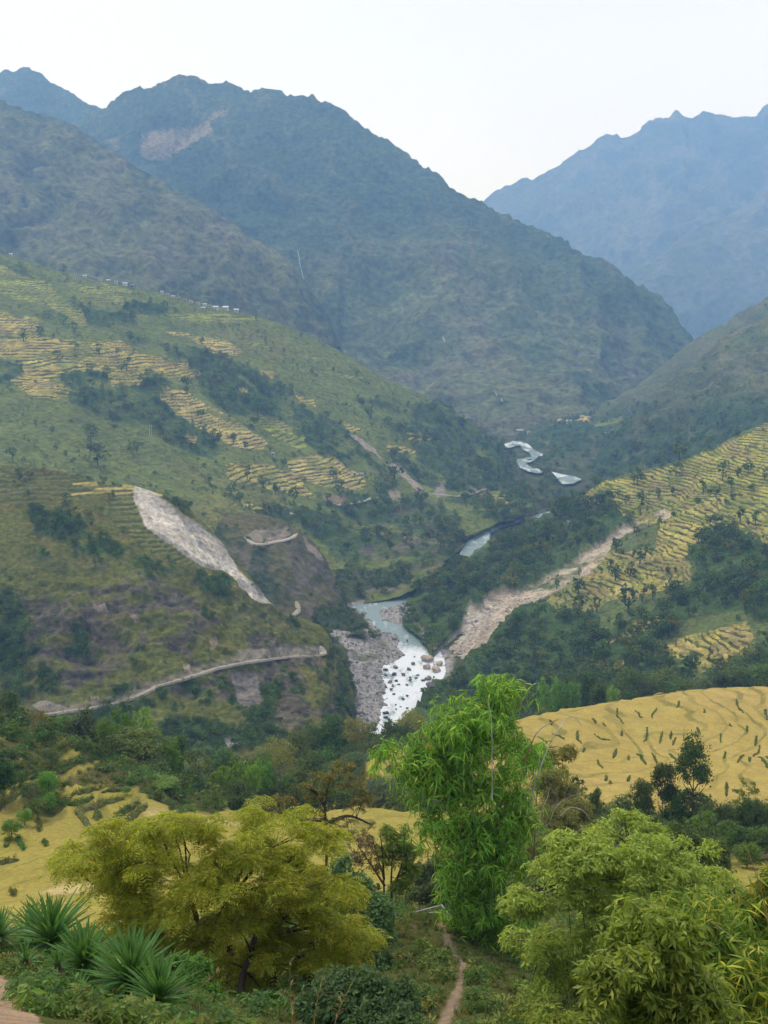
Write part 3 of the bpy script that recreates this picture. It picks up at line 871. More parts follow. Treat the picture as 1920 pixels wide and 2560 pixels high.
for poly, cc in CUTS:
    m = fh.mask(poly, 8, 7); fh.paint(m * 0.9, cc); fh.wood *= (1 - m)
ROAD = [(110, 1786), (180, 1777), (240, 1768), (300, 1755), (345, 1739), (400, 1713), (480, 1690), (540, 1670), (600, 1658), (660, 1649), (720, 1642), (780, 1639), (800, 1638)]
m = sstep(16, 4, seg_dist(px + 3 * c, py + 8 + 5 * b, ROAD)); fh.paint(m * 0.75, (0.23, 0.20, 0.145)); fh.wood *= (1 - sstep(14, 8, seg_dist(px, py, ROAD)))
fh.terrace(2.2, 0.4, 40, 123)
crn = vnoise(fh.P, 5, 125) * 0.65 + vnoise(fh.P, 2.4, 126) * 0.35
fh.P = fh.P + np.array([0, 0, 1.0]) * (4.2 * np.maximum(crn - 0.25, 0) * fh.wood)[..., None]
mat_near_hill = hill_material('rocky_hillside_ground', 2.6, bump=1.0, bump_scale=5, contrast=0.5)
fh.finish('landslide_hill', mat_near_hill)

# ------------------------------------------------------------------ right terraced slope
P, nb = loft([
    [(1018, 1500, 784), (1058, 1472, 812), (1109, 1447, 838), (1180, 1385, 915), (1220, 1353, 950), (1304, 1314, 970), (1347, 1292, 985), (1389, 1276, 980), (1439, 1246, 970), (1473, 1225, 960), (1507, 1204, 950), (1549, 1191, 945), (1600, 1178, 940), (1663, 1164, 930), (1718, 1144, 920), (1756, 1130, 910), (1807, 1107, 900), (1853, 1081, 890), (1920, 1054, 880), (2060, 1000, 870), (EDGE_R, 920, 860)],
    [(1005, 1556, 724), (1080, 1530, 735), (1200, 1470, 780), (1350, 1410, 805), (1500, 1350, 815), (1650, 1310, 800), (1800, 1270, 780), (1950, 1230, 760), (EDGE_R, 1150, 740)],
    [(1048, 1600, 686), (1110, 1606, 674), (1200, 1590, 672), (1350, 1540, 685), (1500, 1490, 690), (1650, 1440, 690), (1800, 1400, 670), (1950, 1370, 650), (EDGE_R, 1330, 640)],
    [(1085, 1665, 637), (1140, 1680, 619), (1250, 1670, 610), (1400, 1640, 608), (1550, 1600, 605), (1700, 1560, 595), (1850, 1530, 580), (1950, 1520, 570), (EDGE_R, 1500, 560)],
    [(1056, 1745, 583), (1120, 1760, 566), (1250, 1750, 565), (1400, 1735, 545), (1550, 1715, 530), (1700, 1695, 515), (1850, 1670, 505), (1950, 1660, 500), (EDGE_R, 1650, 490)],
    [(990, 1810, 545), (1120, 1850, 510), (1300, 1860, 480), (1550, 1830, 455), (1800, 1800, 440), (1950, 1790, 430), (EDGE_R, 1780, 420)]],
    400, 320, ((40, 14), (200, 160)))
n = grid_normals(P)
edge = np.ones(P.shape[:2]); edge[:nb + 2] = 0.3; edge[nb + 2:nb + 25] = np.linspace(0.3, 1, 23)[:, None]
edge[:, :30] *= np.linspace(0.2, 1, 30)[None]
d = 11 * (ridged(P * np.array([1, 1, .5]), 120, 3, 131) - 0.6) + 2.5 * fbm(P, 28, 4, 132) + 0.6 * fbm(P, 7, 3, 133)
P = P + n * (d * edge)[..., None]
rs = Patch('right', P)
px, py = rs.px, rs.py
a = fbm(P, 70, 4, 136); b = fbm(P, 18, 4, 137); c = fbm(P, 6, 3, 138)
rs.paint(np.ones(rs.shape), (0.108, 0.140, 0.045))
rs.paint(sstep(0.0, 0.5, b) * 0.7, (0.12, 0.125, 0.048))
RIGHT_FIELDS = [
    ((0.345, 0.325, 0.075), [(1500, 1206), (1579, 1189), (1663, 1166), (1718, 1146), (1807, 1111), (1920, 1058), (2200, 960), (2200, 1310), (1920, 1312), (1830, 1318), (1770, 1310), (1700, 1330), (1640, 1300), (1560, 1290), (1510, 1240)]),
    ((0.36, 0.34, 0.06), [(1440, 1250), (1507, 1207), (1545, 1195), (1520, 1240), (1470, 1270)]),
    (GOLD, [(1640, 1290), (1720, 1290), (1800, 1310), (1760, 1350), (1720, 1390), (1690, 1420), (1630, 1420), (1640, 1360)]),
    ((0.30, 0.26, 0.08), [(1500, 1380), (1640, 1375), (1730, 1410), (1720, 1450), (1640, 1480), (1540, 1500), (1480, 1530), (1390, 1540), (1365, 1500), (1420, 1450)]),
    (GOLD, [(1520, 1470), (1610, 1420), (1700, 1430), (1690, 1460), (1600, 1495), (1530, 1500)]),
    (GOLD, [(1645, 1624), (1760, 1580), (1865, 1544), (1895, 1590), (1865, 1633), (1776, 1677), (1732, 1690), (1715, 1655)]),
    (GOLD, [(1506, 1600), (1570, 1570), (1645, 1535), (1652, 1555), (1590, 1590), (1530, 1608)]),
    (GOLD, [(1506, 1680), (1566, 1640), (1570, 1665), (1516, 1700)]),
    ((0.36, 0.32, 0.07), [(1840, 1330), (1950, 1300), (2200, 1260), (2200, 1340), (1950, 1380)])]
rf = np.zeros(rs.shape)
for cc, poly in RIGHT_FIELDS:
    m = rs.mask(poly, 16, 22)
    rs.paint(m, cc); rf = np.maximum(rf, m)
rs.paint(rf * sstep(-0.1, 0.4, b + 0.5 * a) * 0.6, (0.20, 0.225, 0.055))
rs.paint(rf * sstep(0.25, 0.55, fbm(P, 13, 3, 140)) * 0.65, (0.09, 0.10, 0.045))
rs.tm = rf.astype(np.float32)
RIGHT_WOODS = [
    [(1000, 1510), (1110, 1445), (1200, 1380), (1300, 1320), (1440, 1250), (1500, 1250), (1570, 1300), (1510, 1340), (1420, 1400), (1340, 1450), (1250, 1480), (1180, 1545), (1130, 1602), (1098, 1630), (1060, 1622), (1000, 1560)],
    [(1140, 1660), (1210, 1600), (1270, 1530), (1330, 1500), (1400, 1540), (1500, 1540), (1500, 1600), (1640, 1530), (1700, 1480), (1760, 1500), (1700, 1560), (1640, 1620), (1700, 1690), (1900, 1640), (2300, 1600), (2300, 1760), (1700, 1800), (1300, 1850), (1000, 1830), (1060, 1740), (1100, 1690)],
    [(1690, 1360), (1800, 1320), (1950, 1370), (2300, 1330), (2300, 1560), (1890, 1560), (1850, 1530), (1760, 1540), (1700, 1500), (1740, 1450), (1730, 1400)],
    [(1470, 1215), (1500, 1205), (1560, 1260), (1560, 1300), (1480, 1300)], [(1740, 1130), (1800, 1120), (1830, 1170), (1760, 1190)], [(1760, 1280), (1830, 1290), (1820, 1320), (1770, 1320)]]
rw = np.zeros(rs.shape)
for poly in RIGHT_WOODS:
    rw = np.maximum(rw, rs.mask(poly, 20, 24))
rw = rw * (1 - rf) * sstep(-0.8, -0.2, b + 0.5 * a)
rs.wood = rw
rs.paint(rw, (0.060, 0.098, 0.028))
# the bare earth slip running from the terraces to the river
SLIP = [(1676, 1272), (1650, 1271), (1570, 1305), (1515, 1339), (1456, 1381), (1385, 1427), (1347, 1449), (1290, 1474), (1257, 1462), (1218, 1480), (1200, 1520), (1172, 1500), (1150, 1560), (1120, 1600), (1088, 1628), (1084, 1690), (1104, 1700), (1150, 1668), (1178, 1640), (1212, 1612), (1236, 1575), (1258, 1562), (1278, 1534), (1310, 1512), (1368, 1487), (1456, 1440), (1511, 1398), (1528, 1360), (1600, 1318), (1676, 1292)]
sp = rs.mask(SLIP, 8, 10).astype(float)
rs.wood *= (1 - sp); rs.tm *= (1 - sp)
patchy = sp * np.where(py < 1470, sstep(-0.35, 0.15, b + 0.3 * c), 1)
rs.paint(patchy, (0.45, 0.38, 0.28))
lowslip = sp * sstep(1490, 1520, py)
rs.paint(lowslip * sstep(40, -20, (px - 1190) + (py - 1560) * 0.9), (0.46, 0.42, 0.355))
rs.paint(patchy * sstep(0.1, 0.5, c) * 0.5, (0.52, 0.43, 0.30))
strk2 = down_streaks(P, world_points(1250, 1475, 760), world_points(1105, 1630, 650), 4.0, 26.0, 141)
rs.paint(lowslip * sstep(0.50, 0.78, strk2) * 0.7, (0.31, 0.265, 0.205))
rs.P = rs.P + n * (sp * (-3 + 2.2 * fbm(P, 10, 4, 142) + 2.2 * lowslip * (strk2 - .6)))[..., None]
m = sstep(9, 2, seg_dist(px + 5 * c, py, [(1030, 1545), (1054, 1576), (1060, 1606), (1085, 1622)])) ; rs.paint(m * 0.6, (0.2, 0.17, 0.13)); rs.wood *= (1 - m)
rs.plots(rf, 20, 163)
rs.terrace(1.9, 0.8, 30, 145)
crn = vnoise(rs.P, 8, 147) * 0.7 + vnoise(rs.P, 4, 148) * 0.3
rs.P = rs.P + np.array([0, 0, 1.0]) * (8 * np.maximum(crn - 0.3, 0) * rs.wood)[..., None]
rs.finish('terraced_slope', mat_near_hill)

# ------------------------------------------------------------------ near ground: fields, terraces and the bank below the viewpoint
GROUND = [
    (-200, 2450, 12), (60, 2500, 13), (200, 2570, 15), (-200, 2360, 22), (120, 2392, 22), (300, 2440, 20.5), (400, 2520, 18), (560, 2535, 23), (480, 2500, 23.5), (-450, 2400, 20), (-450, 2450, 12),
    (330, 2500, 34), (600, 2540, 33), (100, 2460, 38), (-200, 2400, 45), (100, 2390, 55), (400, 2400, 60), (-450, 2400, 45), (700, 2480, 45), (820, 2400, 50),
    (800, 2570, 29), (950, 2570, 33), (1130, 2560, 36), (1160, 2430, 46), (1100, 2350, 52), (1050, 2292, 60), (950, 2292, 58), (1200, 2330, 58), (1330, 2420, 52), (860, 2330, 56),
    (1500, 2600, 32), (1750, 2620, 26), (1920, 2620, 22), (2100, 2620, 22), (2350, 2620, 22), (1800, 2420, 48), (1600, 2420, 52), (1950, 2430, 44), (2200, 2430, 42),
    (1050, 2300, 78), (950, 2290, 80), (1300, 2290, 85),
    (900, 2160, 115), (1000, 2045, 150), (1080, 2100, 132), (850, 2100, 130), (700, 2045, 150), (560, 2028, 152), (900, 2018, 158), (1060, 2035, 156), (1180, 2040, 160),
    (-150, 2300, 85), (50, 2280, 88), (200, 2250, 93), (300, 2150, 108), (450, 2080, 128), (100, 2150, 112), (-150, 2150, 115), (0, 2060, 128), (250, 2040, 137), (450, 2015, 146), (-450, 2150, 115), (-450, 2300, 85),
    (400, 1965, 149), (200, 1955, 148), (50, 1965, 139), (250, 1890, 158), (100, 1870, 152), (-100, 1880, 144), (330, 1905, 164), (-450, 1880, 150),
    (-100, 1900, 190), (150, 1910, 200), (350, 1980, 190), (100, 1980, 260), (350, 2010, 240), (-450, 1940, 260),
    (600, 2070, 190), (900, 2070, 190), (600, 2050, 260), (900, 2020, 270), (0, 1960, 340), (600, 1950, 340), (900, 1900, 380),
    (1300, 2100, 150), (1500, 2060, 170), (1700, 2050, 175), (1920, 2050, 180), (2100, 2050, 180), (2350, 2050, 180),
    (1350, 1950, 208), (1500, 1950, 215), (1700, 1945, 222), (1920, 1930, 230), (1400, 1850, 262), (1600, 1835, 285), (1800, 1825, 292), (1920, 1815, 300), (2100, 1810, 300), (2350, 1810, 300),
    (940, 1895, 215), (1000, 1925, 200), (1150, 1960, 190), (1080, 1862, 240), (1200, 1828, 262), (1308, 1800, 285), (1400, 1780, 300), (1516, 1759, 315), (1620, 1741, 325), (1736, 1727, 335), (1920, 1718, 340), (2100, 1712, 340), (2350, 1706, 340),
    (940, 1940, 262), (1080, 1910, 300), (1308, 1860, 345), (1516, 1815, 370), (1736, 1795, 390), (1920, 1785, 398), (2100, 1780, 400), (2350, 1780, 400),
    (1100, 1830, 450), (1500, 1830, 450), (1920, 1810, 460), (2350, 1810, 460), (-450, 1960, 440), (300, 1960, 440), (900, 1850, 500), (1500, 1810, 540),
    (1830, 2180, 118), (1800, 2255, 100), (1600, 2200, 112), (1400, 2160, 128), (1950, 2190, 114), (2350, 2200, 112), (1920, 2300, 80), (1600, 2300, 80)]
gp = np.array(GROUND, float)
ge = world_points(gp[:, 0], gp[:, 1], gp[:, 2])
gs_, gt_ = (ge[:, 0] / ge[:, 1]) * 3.0, np.log(ge[:, 1]) * 1.6
gv = ge[:, 2] / ge[:, 1]
def _u(r2):
    return 0.5 * r2 * np.log(r2 + 1e-12)
K = _u((gs_[:, None] - gs_) ** 2 + (gt_[:, None] - gt_) ** 2) + 2e-4 * np.eye(len(gp))
Q = np.stack([np.ones(len(gp)), gs_, gt_], 1)
A_ = np.block([[K, Q], [Q.T, np.zeros((3, 3))]])
W_ = np.linalg.solve(A_, np.concatenate([gv, np.zeros(3)]))

def base_ground(x, y):
    x, y = np.asarray(x, float), np.asarray(y, float)
    sh = x.shape
    s, t = (x / y * 3.0).ravel(), (np.log(y) * 1.6).ravel()
    out = W_[-3] + W_[-2] * s + W_[-1] * t
    for k in range(len(gp)):
        out = out + W_[k] * _u((s - gs_[k]) ** 2 + (t - gt_[k]) ** 2)
    return (out * y.ravel()).reshape(sh)

nv, nu = 380, 300
yy = np.exp(np.linspace(math.log(6.5), math.log(560), nv))
ang = np.linspace(-0.62, 0.62, nu)
X = yy[:, None] * ang[None]; Yg = np.repeat(yy[:, None], nu, 1)
Z = base_ground(X, Yg)
P = np.stack([X, Yg, Z], -1)
# bank top where the photographer stands
pre_y = np.array([-30, -8, -1, 2.0, 3.2])
pre = np.stack([np.repeat(ang[None] * 45, 5, 0), np.repeat(pre_y[:, None], nu, 1), np.repeat(np.array([-1.3, -1.6, -1.75, -1.8, -2.4])[:, None], nu, 1)], -1)
pre[3, :, 0] = ang * 20; pre[4, :, 0] = ang * 12
P = np.concatenate([pre, P])
px, py = to_pixels(P)
Yv = P[..., 1]
px[Yv < 4] = 960; py[Yv < 4] = 9000
FIELDS = [
    [(-260, 2560), (-260, 2040), (0, 2030), (40, 1985), (60, 2040), (130, 2040), (190, 1985), (150, 1960), (250, 1960), (340, 1965), (430, 2020), (520, 2030), (640, 2012), (860, 2012), (1000, 2030), (1180, 2030), (1180, 2240), (900, 2240), (600, 2330), (200, 2330)],
    [(920, 1890), (1080, 1860), (1308, 1798), (1516, 1757), (1736, 1725), (2300, 1704), (2300, 2010), (1700, 2030), (1500, 2030), (1300, 2080), (1100, 1990), (920, 1935)],
    [(1760, 2140), (1870, 2150), (1960, 2180), (1900, 2260), (1800, 2290), (1740, 2230)]]
TERR = [[(150, 1982), (160, 1965), (230, 1955), (255, 1958), (240, 1972), (180, 1985)], [(256, 1974), (330, 1958), (330, 1964), (260, 1978)], [(160, 2010), (200, 1988), (230, 1984), (228, 1992), (170, 2012)], [(190, 2016), (250, 1990), (318, 1978), (308, 1986), (240, 2008), (195, 2022)],
        [(60, 1950), (130, 1925), (250, 1885), (250, 1893), (140, 1940), (75, 1962)], [(130, 1890), (190, 1868), (200, 1874), (140, 1898)], [(15, 2003), (60, 1965), (100, 1932), (125, 1922), (70, 1975), (30, 2003)], [(440, 2030), (450, 2012), (490, 2000), (495, 2012), (460, 2022), (500, 2015), (490, 2030)], [(0, 1990), (40, 1950), (55, 1948), (20, 1990)]]
jx = px + 5 * fbm(P, 5, 3, 151); jy = py + 4 * fbm(P, 5, 3, 152)
fld = np.zeros(px.shape)
for poly in FIELDS:
    fld = np.maximum(fld, in_poly(jx, jy, poly))
ter = np.zeros(px.shape)
for poly in TERR:
    ter = np.maximum(ter, in_poly(px + 2 * fbm(P, 3, 2, 153), py + 2 * fbm(P, 3, 2, 154), poly))
field_r = fld * (Yv > 180)
far_w = sstep(60, 140, Yv)
n = np.zeros_like(P); n[..., 2] = 1
ter_paint = ter
dz = field_r * (1.5 * fbm(P, 34, 3, 156) + 0.8 * (ridged(P, 20, 2, 157) - 0.6)) + (fld - field_r) * 0.35 * fbm(P, 16, 3, 158)
scrub = 1 - np.clip(fld, 0, 1)
dz = dz + scrub * sstep(8, 40, Yv) * (0.5 * fbm(P, 3.0, 4, 159) + far_w * 1.5 * fbm(P, 12, 3, 160)) + 0.12 * sstep(5, 12, Yv) * fbm(P, 0.8, 3, 161)
P = P + n * dz[..., None]
ng = Patch('near', P)
ng.px, ng.py = px, py
ng.col[:] = (0.095, 0.105, 0.034)
b = fbm(P, 6, 4, 162); c = fbm(P, 1.4, 3, 163)
ng.paint(sstep(-0.1, 0.5, b) * 0.7, (0.10, 0.085, 0.04))
ng.paint(sstep(0.15, 0.55, c) * 0.6 * (1 - far_w), (0.13, 0.12, 0.05))
ng.paint((Yv > 160) * scrub, (0.045, 0.06, 0.025))
ng.paint(fld, (0.40, 0.305, 0.082))
ng.paint(fld * sstep(0.0, 0.5, fbm(P, 18, 3, 164)) * 0.7, (0.43, 0.315, 0.10))
ng.paint((fld - field_r) * 0.8, (0.325, 0.275, 0.062))
ng.paint((fld - field_r) * sstep(0.0, 0.4, fbm(P, 12, 3, 172)) * 0.6, (0.30, 0.28, 0.055))
ng.paint(fld * sstep(0.25, 0.6, fbm(P, 9, 3, 165)) * 0.35, (0.42, 0.37, 0.09))
ng.paint(field_r * sstep(0.0, 0.4, fbm(P, 26, 3, 171)) * sstep(1900, 1960, py) * 0.6, (0.40, 0.35, 0.07))
lodged = fld * sstep(0.42, 0.6, fbm(P * np.array([.35, 1, 1]), 9, 3, 166)) * sstep(-0.1, 0.3, fbm(P, 40, 2, 167))
ng.paint(lodged * 0.8, (0.56, 0.44, 0.20))
ng.paint(ter, (0.33, 0.285, 0.065))
knob = in_poly(px, py, [(150, 1900), (270, 1895), (300, 1940), (230, 1955), (150, 1960)]) * (1 - ter)
ng.paint(knob * 0.8, (0.15, 0.125, 0.05))
dirt = in_poly(px + 14 * c, py + 14 * b, [(-400, 2430), (10, 2440), (70, 2500), (130, 2600), (-400, 2800)]) * (Yv < 20)
ng.paint(dirt, (0.36, 0.25, 0.155))
PATHLINE = [(1105, 2575), (1128, 2530), (1146, 2470), (1152, 2440), (1147, 2420), (1158, 2408), (1135, 2385), (1120, 2350), (1105, 2320)]
pm = sstep(19, 7, seg_dist(px + 7 * c, py, PATHLINE) * np.interp(py, [2400, 2560], [1.7, 0.8])) * (Yv > 28) * (Yv < 62)
ng.paint(pm * 0.9, (0.30, 0.22, 0.15))
ng.path = pm
mnd = in_poly(px + 10 * c, py + 10 * c, [(480, 2500), (560, 2490), (640, 2530), (740, 2570), (500, 2600), (430, 2540)]) * (Yv < 30)
ng.paint(mnd * 0.6, (0.15, 0.16, 0.05))
ng.paint(in_poly(px, py, [(980, 2300), (1120, 2310), (1150, 2420), (1110, 2560), (950, 2560), (960, 2400)]) * sstep(-0.3, 0.4, b + c) * (Yv > 28) * (1 - pm) * 0.7, (0.14, 0.105, 0.05))
scrub = scrub * (1 - ter)
ng.fld, ng.ter, ng.scrub = fld, ter, scrub
# rice terraces: curving steps in the big fields
ng.tz = (P[..., 2] * 0.30 + 2.2 * fbm(P, 30, 3, 168) + P[..., 0] * 0.13).astype(np.float32)
ng.tm = (fld * far_w).astype(np.float32)
fr = ng.tz - np.floor(ng.tz)
q = sstep(0.60, 0.86, fr) - fr
ng.P = ng.P + np.array([0, 0, 1.0]) * (q * 0.55 * ng.tm)[..., None]

def field_material():
    m, nt, out = new_mat('rice_field_and_scrub_ground')
    at = N(nt, 'ShaderNodeAttribute', attribute_name='Col')
    tz = N(nt, 'ShaderNodeAttribute', attribute_name='tz')
    tm = N(nt, 'ShaderNodeAttribute', attribute_name='tm')
    pos = N(nt, 'ShaderNodeNewGeometry').outputs['Position']
    n1 = noise_tex(nt, 0.55, 6, 0.75, pos)
    n2 = noise_tex(nt, 5.0, 4, 0.6, pos)
    k = mth(nt, 'MULTIPLY', maprange(nt, n1, 0.3, 0.7, 0.72, 1.28, False), maprange(nt, n2, 0.3, 0.7, 0.86, 1.14, False))
    base = mixrgb(nt, 1.0, at.outputs['Color'], k, 'MULTIPLY')
    fr = mth(nt, 'FRACT', tz.outputs['Fac'])
    rs_ = mth(nt, 'MULTIPLY', maprange(nt, fr, 0.58, 0.66), maprange(nt, fr, 0.80, 0.88, 1, 0))
    br = maprange(nt, noise_tex(nt, 11.0, 3, 0.6, pos), 0.50, 0.56)
    fine = maprange(nt, noise_tex(nt, 1.2, 3, 0.6, pos), 0.3, 0.6, 0.5, 1.0, False)
    f = mth(nt, 'MULTIPLY', mth(nt, 'MULTIPLY', rs_, br), mth(nt, 'MULTIPLY', fine, tm.outputs['Fac']))
    soft = mth(nt, 'MULTIPLY', mth(nt, 'MULTIPLY', rs_, 0.42), tm.outputs['Fac'])
    base = mixrgb(nt, soft, base, (0.19, 0.175, 0.048))
    base = mixrgb(nt, mth(nt, 'MULTIPLY', f, 0.45), base, (0.10, 0.11, 0.035))
    bs = N(nt, 'ShaderNodeBsdfPrincipled', Roughness=1.0)
    bs.inputs['Specular IOR Level'].default_value = 0
    nt.links.new(base, bs.inputs['Base Color'])
    bp = N(nt, 'ShaderNodeBump', Strength=0.8)
    bp.inputs['Distance'].default_value = 0.5
    nt.links.new(noise_tex(nt, 1.1, 6, 0.75, pos), bp.inputs['Height'])
    nt.links.new(bp.outputs[0], bs.inputs['Normal'])
    nt.links.new(bs.outputs[0], out.inputs[0])
    return m
ng.finish('ground', field_material())
ng.px, ng.py = px, py

_gx, _gy = ang, yy
def ground_at(x, y):
    """Height of the near ground at (x, y), read back from its finished mesh."""
    G = ng.P[5:, :, 2]
    v = np.interp(math.log(max(y, 6.6)), np.log(yy), np.arange(len(yy)))
    u = np.interp(x / max(y, 6.6), ang, np.arange(len(ang)))
    i, j = int(min(v, len(yy) - 2)), int(min(u, len(ang) - 2))
    fv, fu = v - i, u - j
    return float((G[i, j] * (1 - fv) + G[i + 1, j] * fv) * (1 - fu) + (G[i, j + 1] * (1 - fv) + G[i + 1, j + 1] * fv) * fu)

# ------------------------------------------------------------------ valley floor
nv, nu = 140, 80
yy2 = np.linspace(300, 2600, nv)
xx2 = np.linspace(-1, 1, nu)
X = xx2[None] * (160 + 0.25 * yy2[:, None]) + 0.12 * yy2[:, None]
Y2 = np.repeat(yy2[:, None], nu, 1)
P = np.stack([X, Y2, river_z(Y2) - 1.4], -1)
P[..., 2] += 1.0 * fbm(P, 30, 3, 181)
vf = Patch('floor', P)
vf.col[:] = (0.06, 0.08, 0.035)
vf.paint(sstep(0, .4, fbm(P, 25, 3, 182)), (0.11, 0.105, 0.06))
vf.finish('valley_floor', mat_hill)
# ================================================================== river, gravel banks, boulders, roads
RIVER = [(940, 1835), (953, 1809), (968, 1762), (964, 1736), (975, 1718), (960, 1689), (964, 1668), (1000, 1653), (1022, 1637), (997, 1617), (1011, 1601), (993, 1584), (953, 1577), (946, 1570), (935, 1556), (921, 1541), (903, 1525), (886, 1517), (917, 1507), (953, 1500), (975, 1495), (1015, 1491),
         (1060, 1485), (1062, 1497), (1020, 1505), (989, 1512), (950, 1523), (939, 1534), (950, 1545), (971, 1556), (1007, 1568), (1051, 1579), (1058, 1603), (1064, 1621), (1094, 1631), (1103, 1653), (1104, 1682), (1094, 1705), (1092, 1722), (1066, 1735), (1064, 1751), (1036, 1776), (1000, 1803), (975, 1822)]

def on_river(px, py):
    return world_points(px, py, floor_Y(py))
rv = on_river(*np.array(RIVER, float).T)
rpoly = [(p[0], p[1]) for p in rv]
step = 0.85
gx = np.arange(rv[:, 0].min() - 30, rv[:, 0].max() + 22, step)
gy = np.arange(528, rv[:, 1].max() + 24, step)
X, Yg = np.meshgrid(gx, gy)
d = seg_dist(X.ravel(), Yg.ravel(), rpoly + rpoly[:1]).reshape(X.shape)
ins = in_poly(X, Yg, rpoly)
sd = np.where(ins, -d, d)
P = np.stack([X, Yg, river_z(Yg)], -1)
rapid = sstep(690, 655, Yg)          # below the calm pool the water breaks white
flow = P * np.array([1, 0.45, 1])
wz = rapid * (0.75 * fbm(flow, 5, 3, 191) + 0.3 * fbm(flow, 1.8, 2, 192)) + (1 - rapid) * 0.16 * fbm(flow, 4, 2, 193)
W = P + np.array([0, 0, 1.0]) * wz[..., None]
nv, nu = X.shape
F = grid_faces(nv, nu)
keep = (sd < 3.0).ravel()
F = F[keep[F].all(1)]
used = np.unique(F)
remap = np.zeros(nv * nu, int); remap[used] = np.arange(len(used))
foam = np.clip(rapid * (0.36 + 0.60 * sstep(-0.55, 0.25, fbm(P * np.array([1, 0.3, 1]), 4.5, 4, 194) + 0.10)) + (1 - rapid) * (0.34 * sstep(0.0, 0.6, fbm(P * np.array([1, 0.22, 1]), 3.5, 4, 195)) + 0.12), 0, 1)

def water_material():
    m, nt, out = new_mat('river_water')
    at = N(nt, 'ShaderNodeAttribute', attribute_name='foam')
    nz = noise_tex(nt, 1.6, 5, 0.7)
    f = maprange(nt, mth(nt, 'ADD', at.outputs['Fac'], mth(nt, 'MULTIPLY', mth(nt, 'SUBTRACT', nz, 0.5), 1.1)), 0.25, 0.75)
    base = mixrgb(nt, f, (0.20, 0.275, 0.265), (0.66, 0.70, 0.71))
    bs = N(nt, 'ShaderNodeBsdfPrincipled')
    nt.links.new(base, bs.inputs['Base Color'])
    nt.links.new(maprange(nt, f, 0, 1, 0.25, 0.85, False), bs.inputs['Roughness'])
    bs.inputs['Specular IOR Level'].default_value = 0.35
    bp = N(nt, 'ShaderNodeBump', Strength=0.6); bp.inputs['Distance'].default_value = 0.5
    nt.links.new(nz, bp.inputs['Height']); nt.links.new(bp.outputs[0], bs.inputs['Normal'])
    nt.links.new(bs.outputs[0], out.inputs[0])
    return m
mat_water = water_material()
link('river', mesh_from('river', W.reshape(-1, 3)[used], remap[F], mat_water, True, {'foam': foam.ravel()[used]}))['kind'] = 'structure'

# gravel and boulder banks rise out of the water on both sides
px, py = to_pixels(P)
left = in_poly(px, py, [(800, 1560), (830, 1575), (880, 1590), (950, 1572), (1000, 1580), (1030, 1635), (1000, 1660), (970, 1690), (985, 1720), (980, 1770), (950, 1840), (900, 1840), (880, 1760), (870, 1650), (800, 1600)])
g = ridged(P, 5.5, 3, 196); h = fbm(P, 2.2, 3, 197)
bz = -1.6 + np.clip(sd, -6, 30) * 0.14 + 0.9 * (g - 0.5) + 0.5 * h + np.clip(sd, 0, 40) * 0.10 * (px < 1000)
bz = np.maximum(bz, -2.5) + sstep(0, 3, sd) * 1.3
Bk = P + np.array([0, 0, 1.0]) * bz[..., None]
bk = Patch('bank', Bk)
bk.col[:] = (0.30, 0.285, 0.26)
bk.paint(sstep(0.0, 0.5, h) * 0.6, (0.20, 0.19, 0.175))
bk.paint(sstep(0.45, 0.65, fbm(P, 3.5, 3, 198) + 0.3 * h) * 0.7, (0.40, 0.37, 0.33))
bar = in_poly(px, py, [(930, 1530), (960, 1515), (1024, 1500), (1024, 1550), (1060, 1580), (1000, 1572), (960, 1560)])
veg = sstep(3, 9, sd + 4 * fbm(P, 12, 3, 199)) * (1 - left) * (1 - bar)
bk.paint(veg, (0.07, 0.085, 0.035))
bk.paint(left * sstep(0.1, 0.5, fbm(P, 14, 4, 200)) * sstep(4, 12, sd) * 0.8, (0.12, 0.125, 0.055))
keepb = (sd > -4).ravel()
Fb = grid_faces(nv, nu); Fb = Fb[keepb[Fb].any(1)]
me = mesh_from('gravel_bank', Bk.reshape(-1, 3), Fb, mat_near_hill, False, {'Col': bk.col.reshape(-1, 3), 'tz': np.zeros(nv * nu), 'tm': np.zeros(nv * nu)})
link('gravel_bank', me)['kind'] = 'structure'

def ribbon_water(poly, lift=0.8):
    pts = np.array(poly, float)
    P0 = on_river(pts[:, 0], pts[:, 1])
    pl = [(p[0], p[1]) for p in P0]
    st = 1.1
    ax = np.arange(P0[:, 0].min() - 2, P0[:, 0].max() + 2, st); ay = np.arange(P0[:, 1].min() - 3, P0[:, 1].max() + 3, st)
    A, B = np.meshgrid(ax, ay)
    m = in_poly(A, B, pl)
    Q = np.stack([A, B, river_z(B) + lift], -1)
    Q[..., 2] += 0.5 * fbm(Q, 6, 3, 201)
    F = grid_faces(*A.shape)
    F = F[m.ravel()[F].any(1)]
    u = np.unique(F); r = np.zeros(A.size, int); r[u] = np.arange(len(u))
    fo = np.clip(0.28 + 0.8 * fbm(Q * np.array([1, 0.3, 1]), 8, 4, 202), 0, 1).ravel()
    link('river', mesh_from('river', Q.reshape(-1, 3)[u], r[F], mat_water, True, {'foam': fo[u]}))['kind'] = 'structure'
ribbon_water([(1150, 1388), (1165, 1361), (1187, 1332), (1225, 1321), (1242, 1311), (1300, 1300), (1385, 1278), (1388, 1286), (1300, 1306), (1246, 1323), (1225, 1334), (1215, 1380), (1180, 1395)])
ribbon_water([(1380, 1184), (1401, 1189), (1435, 1195), (1452, 1202), (1431, 1213), (1408, 1214), (1397, 1203)], 2.0)
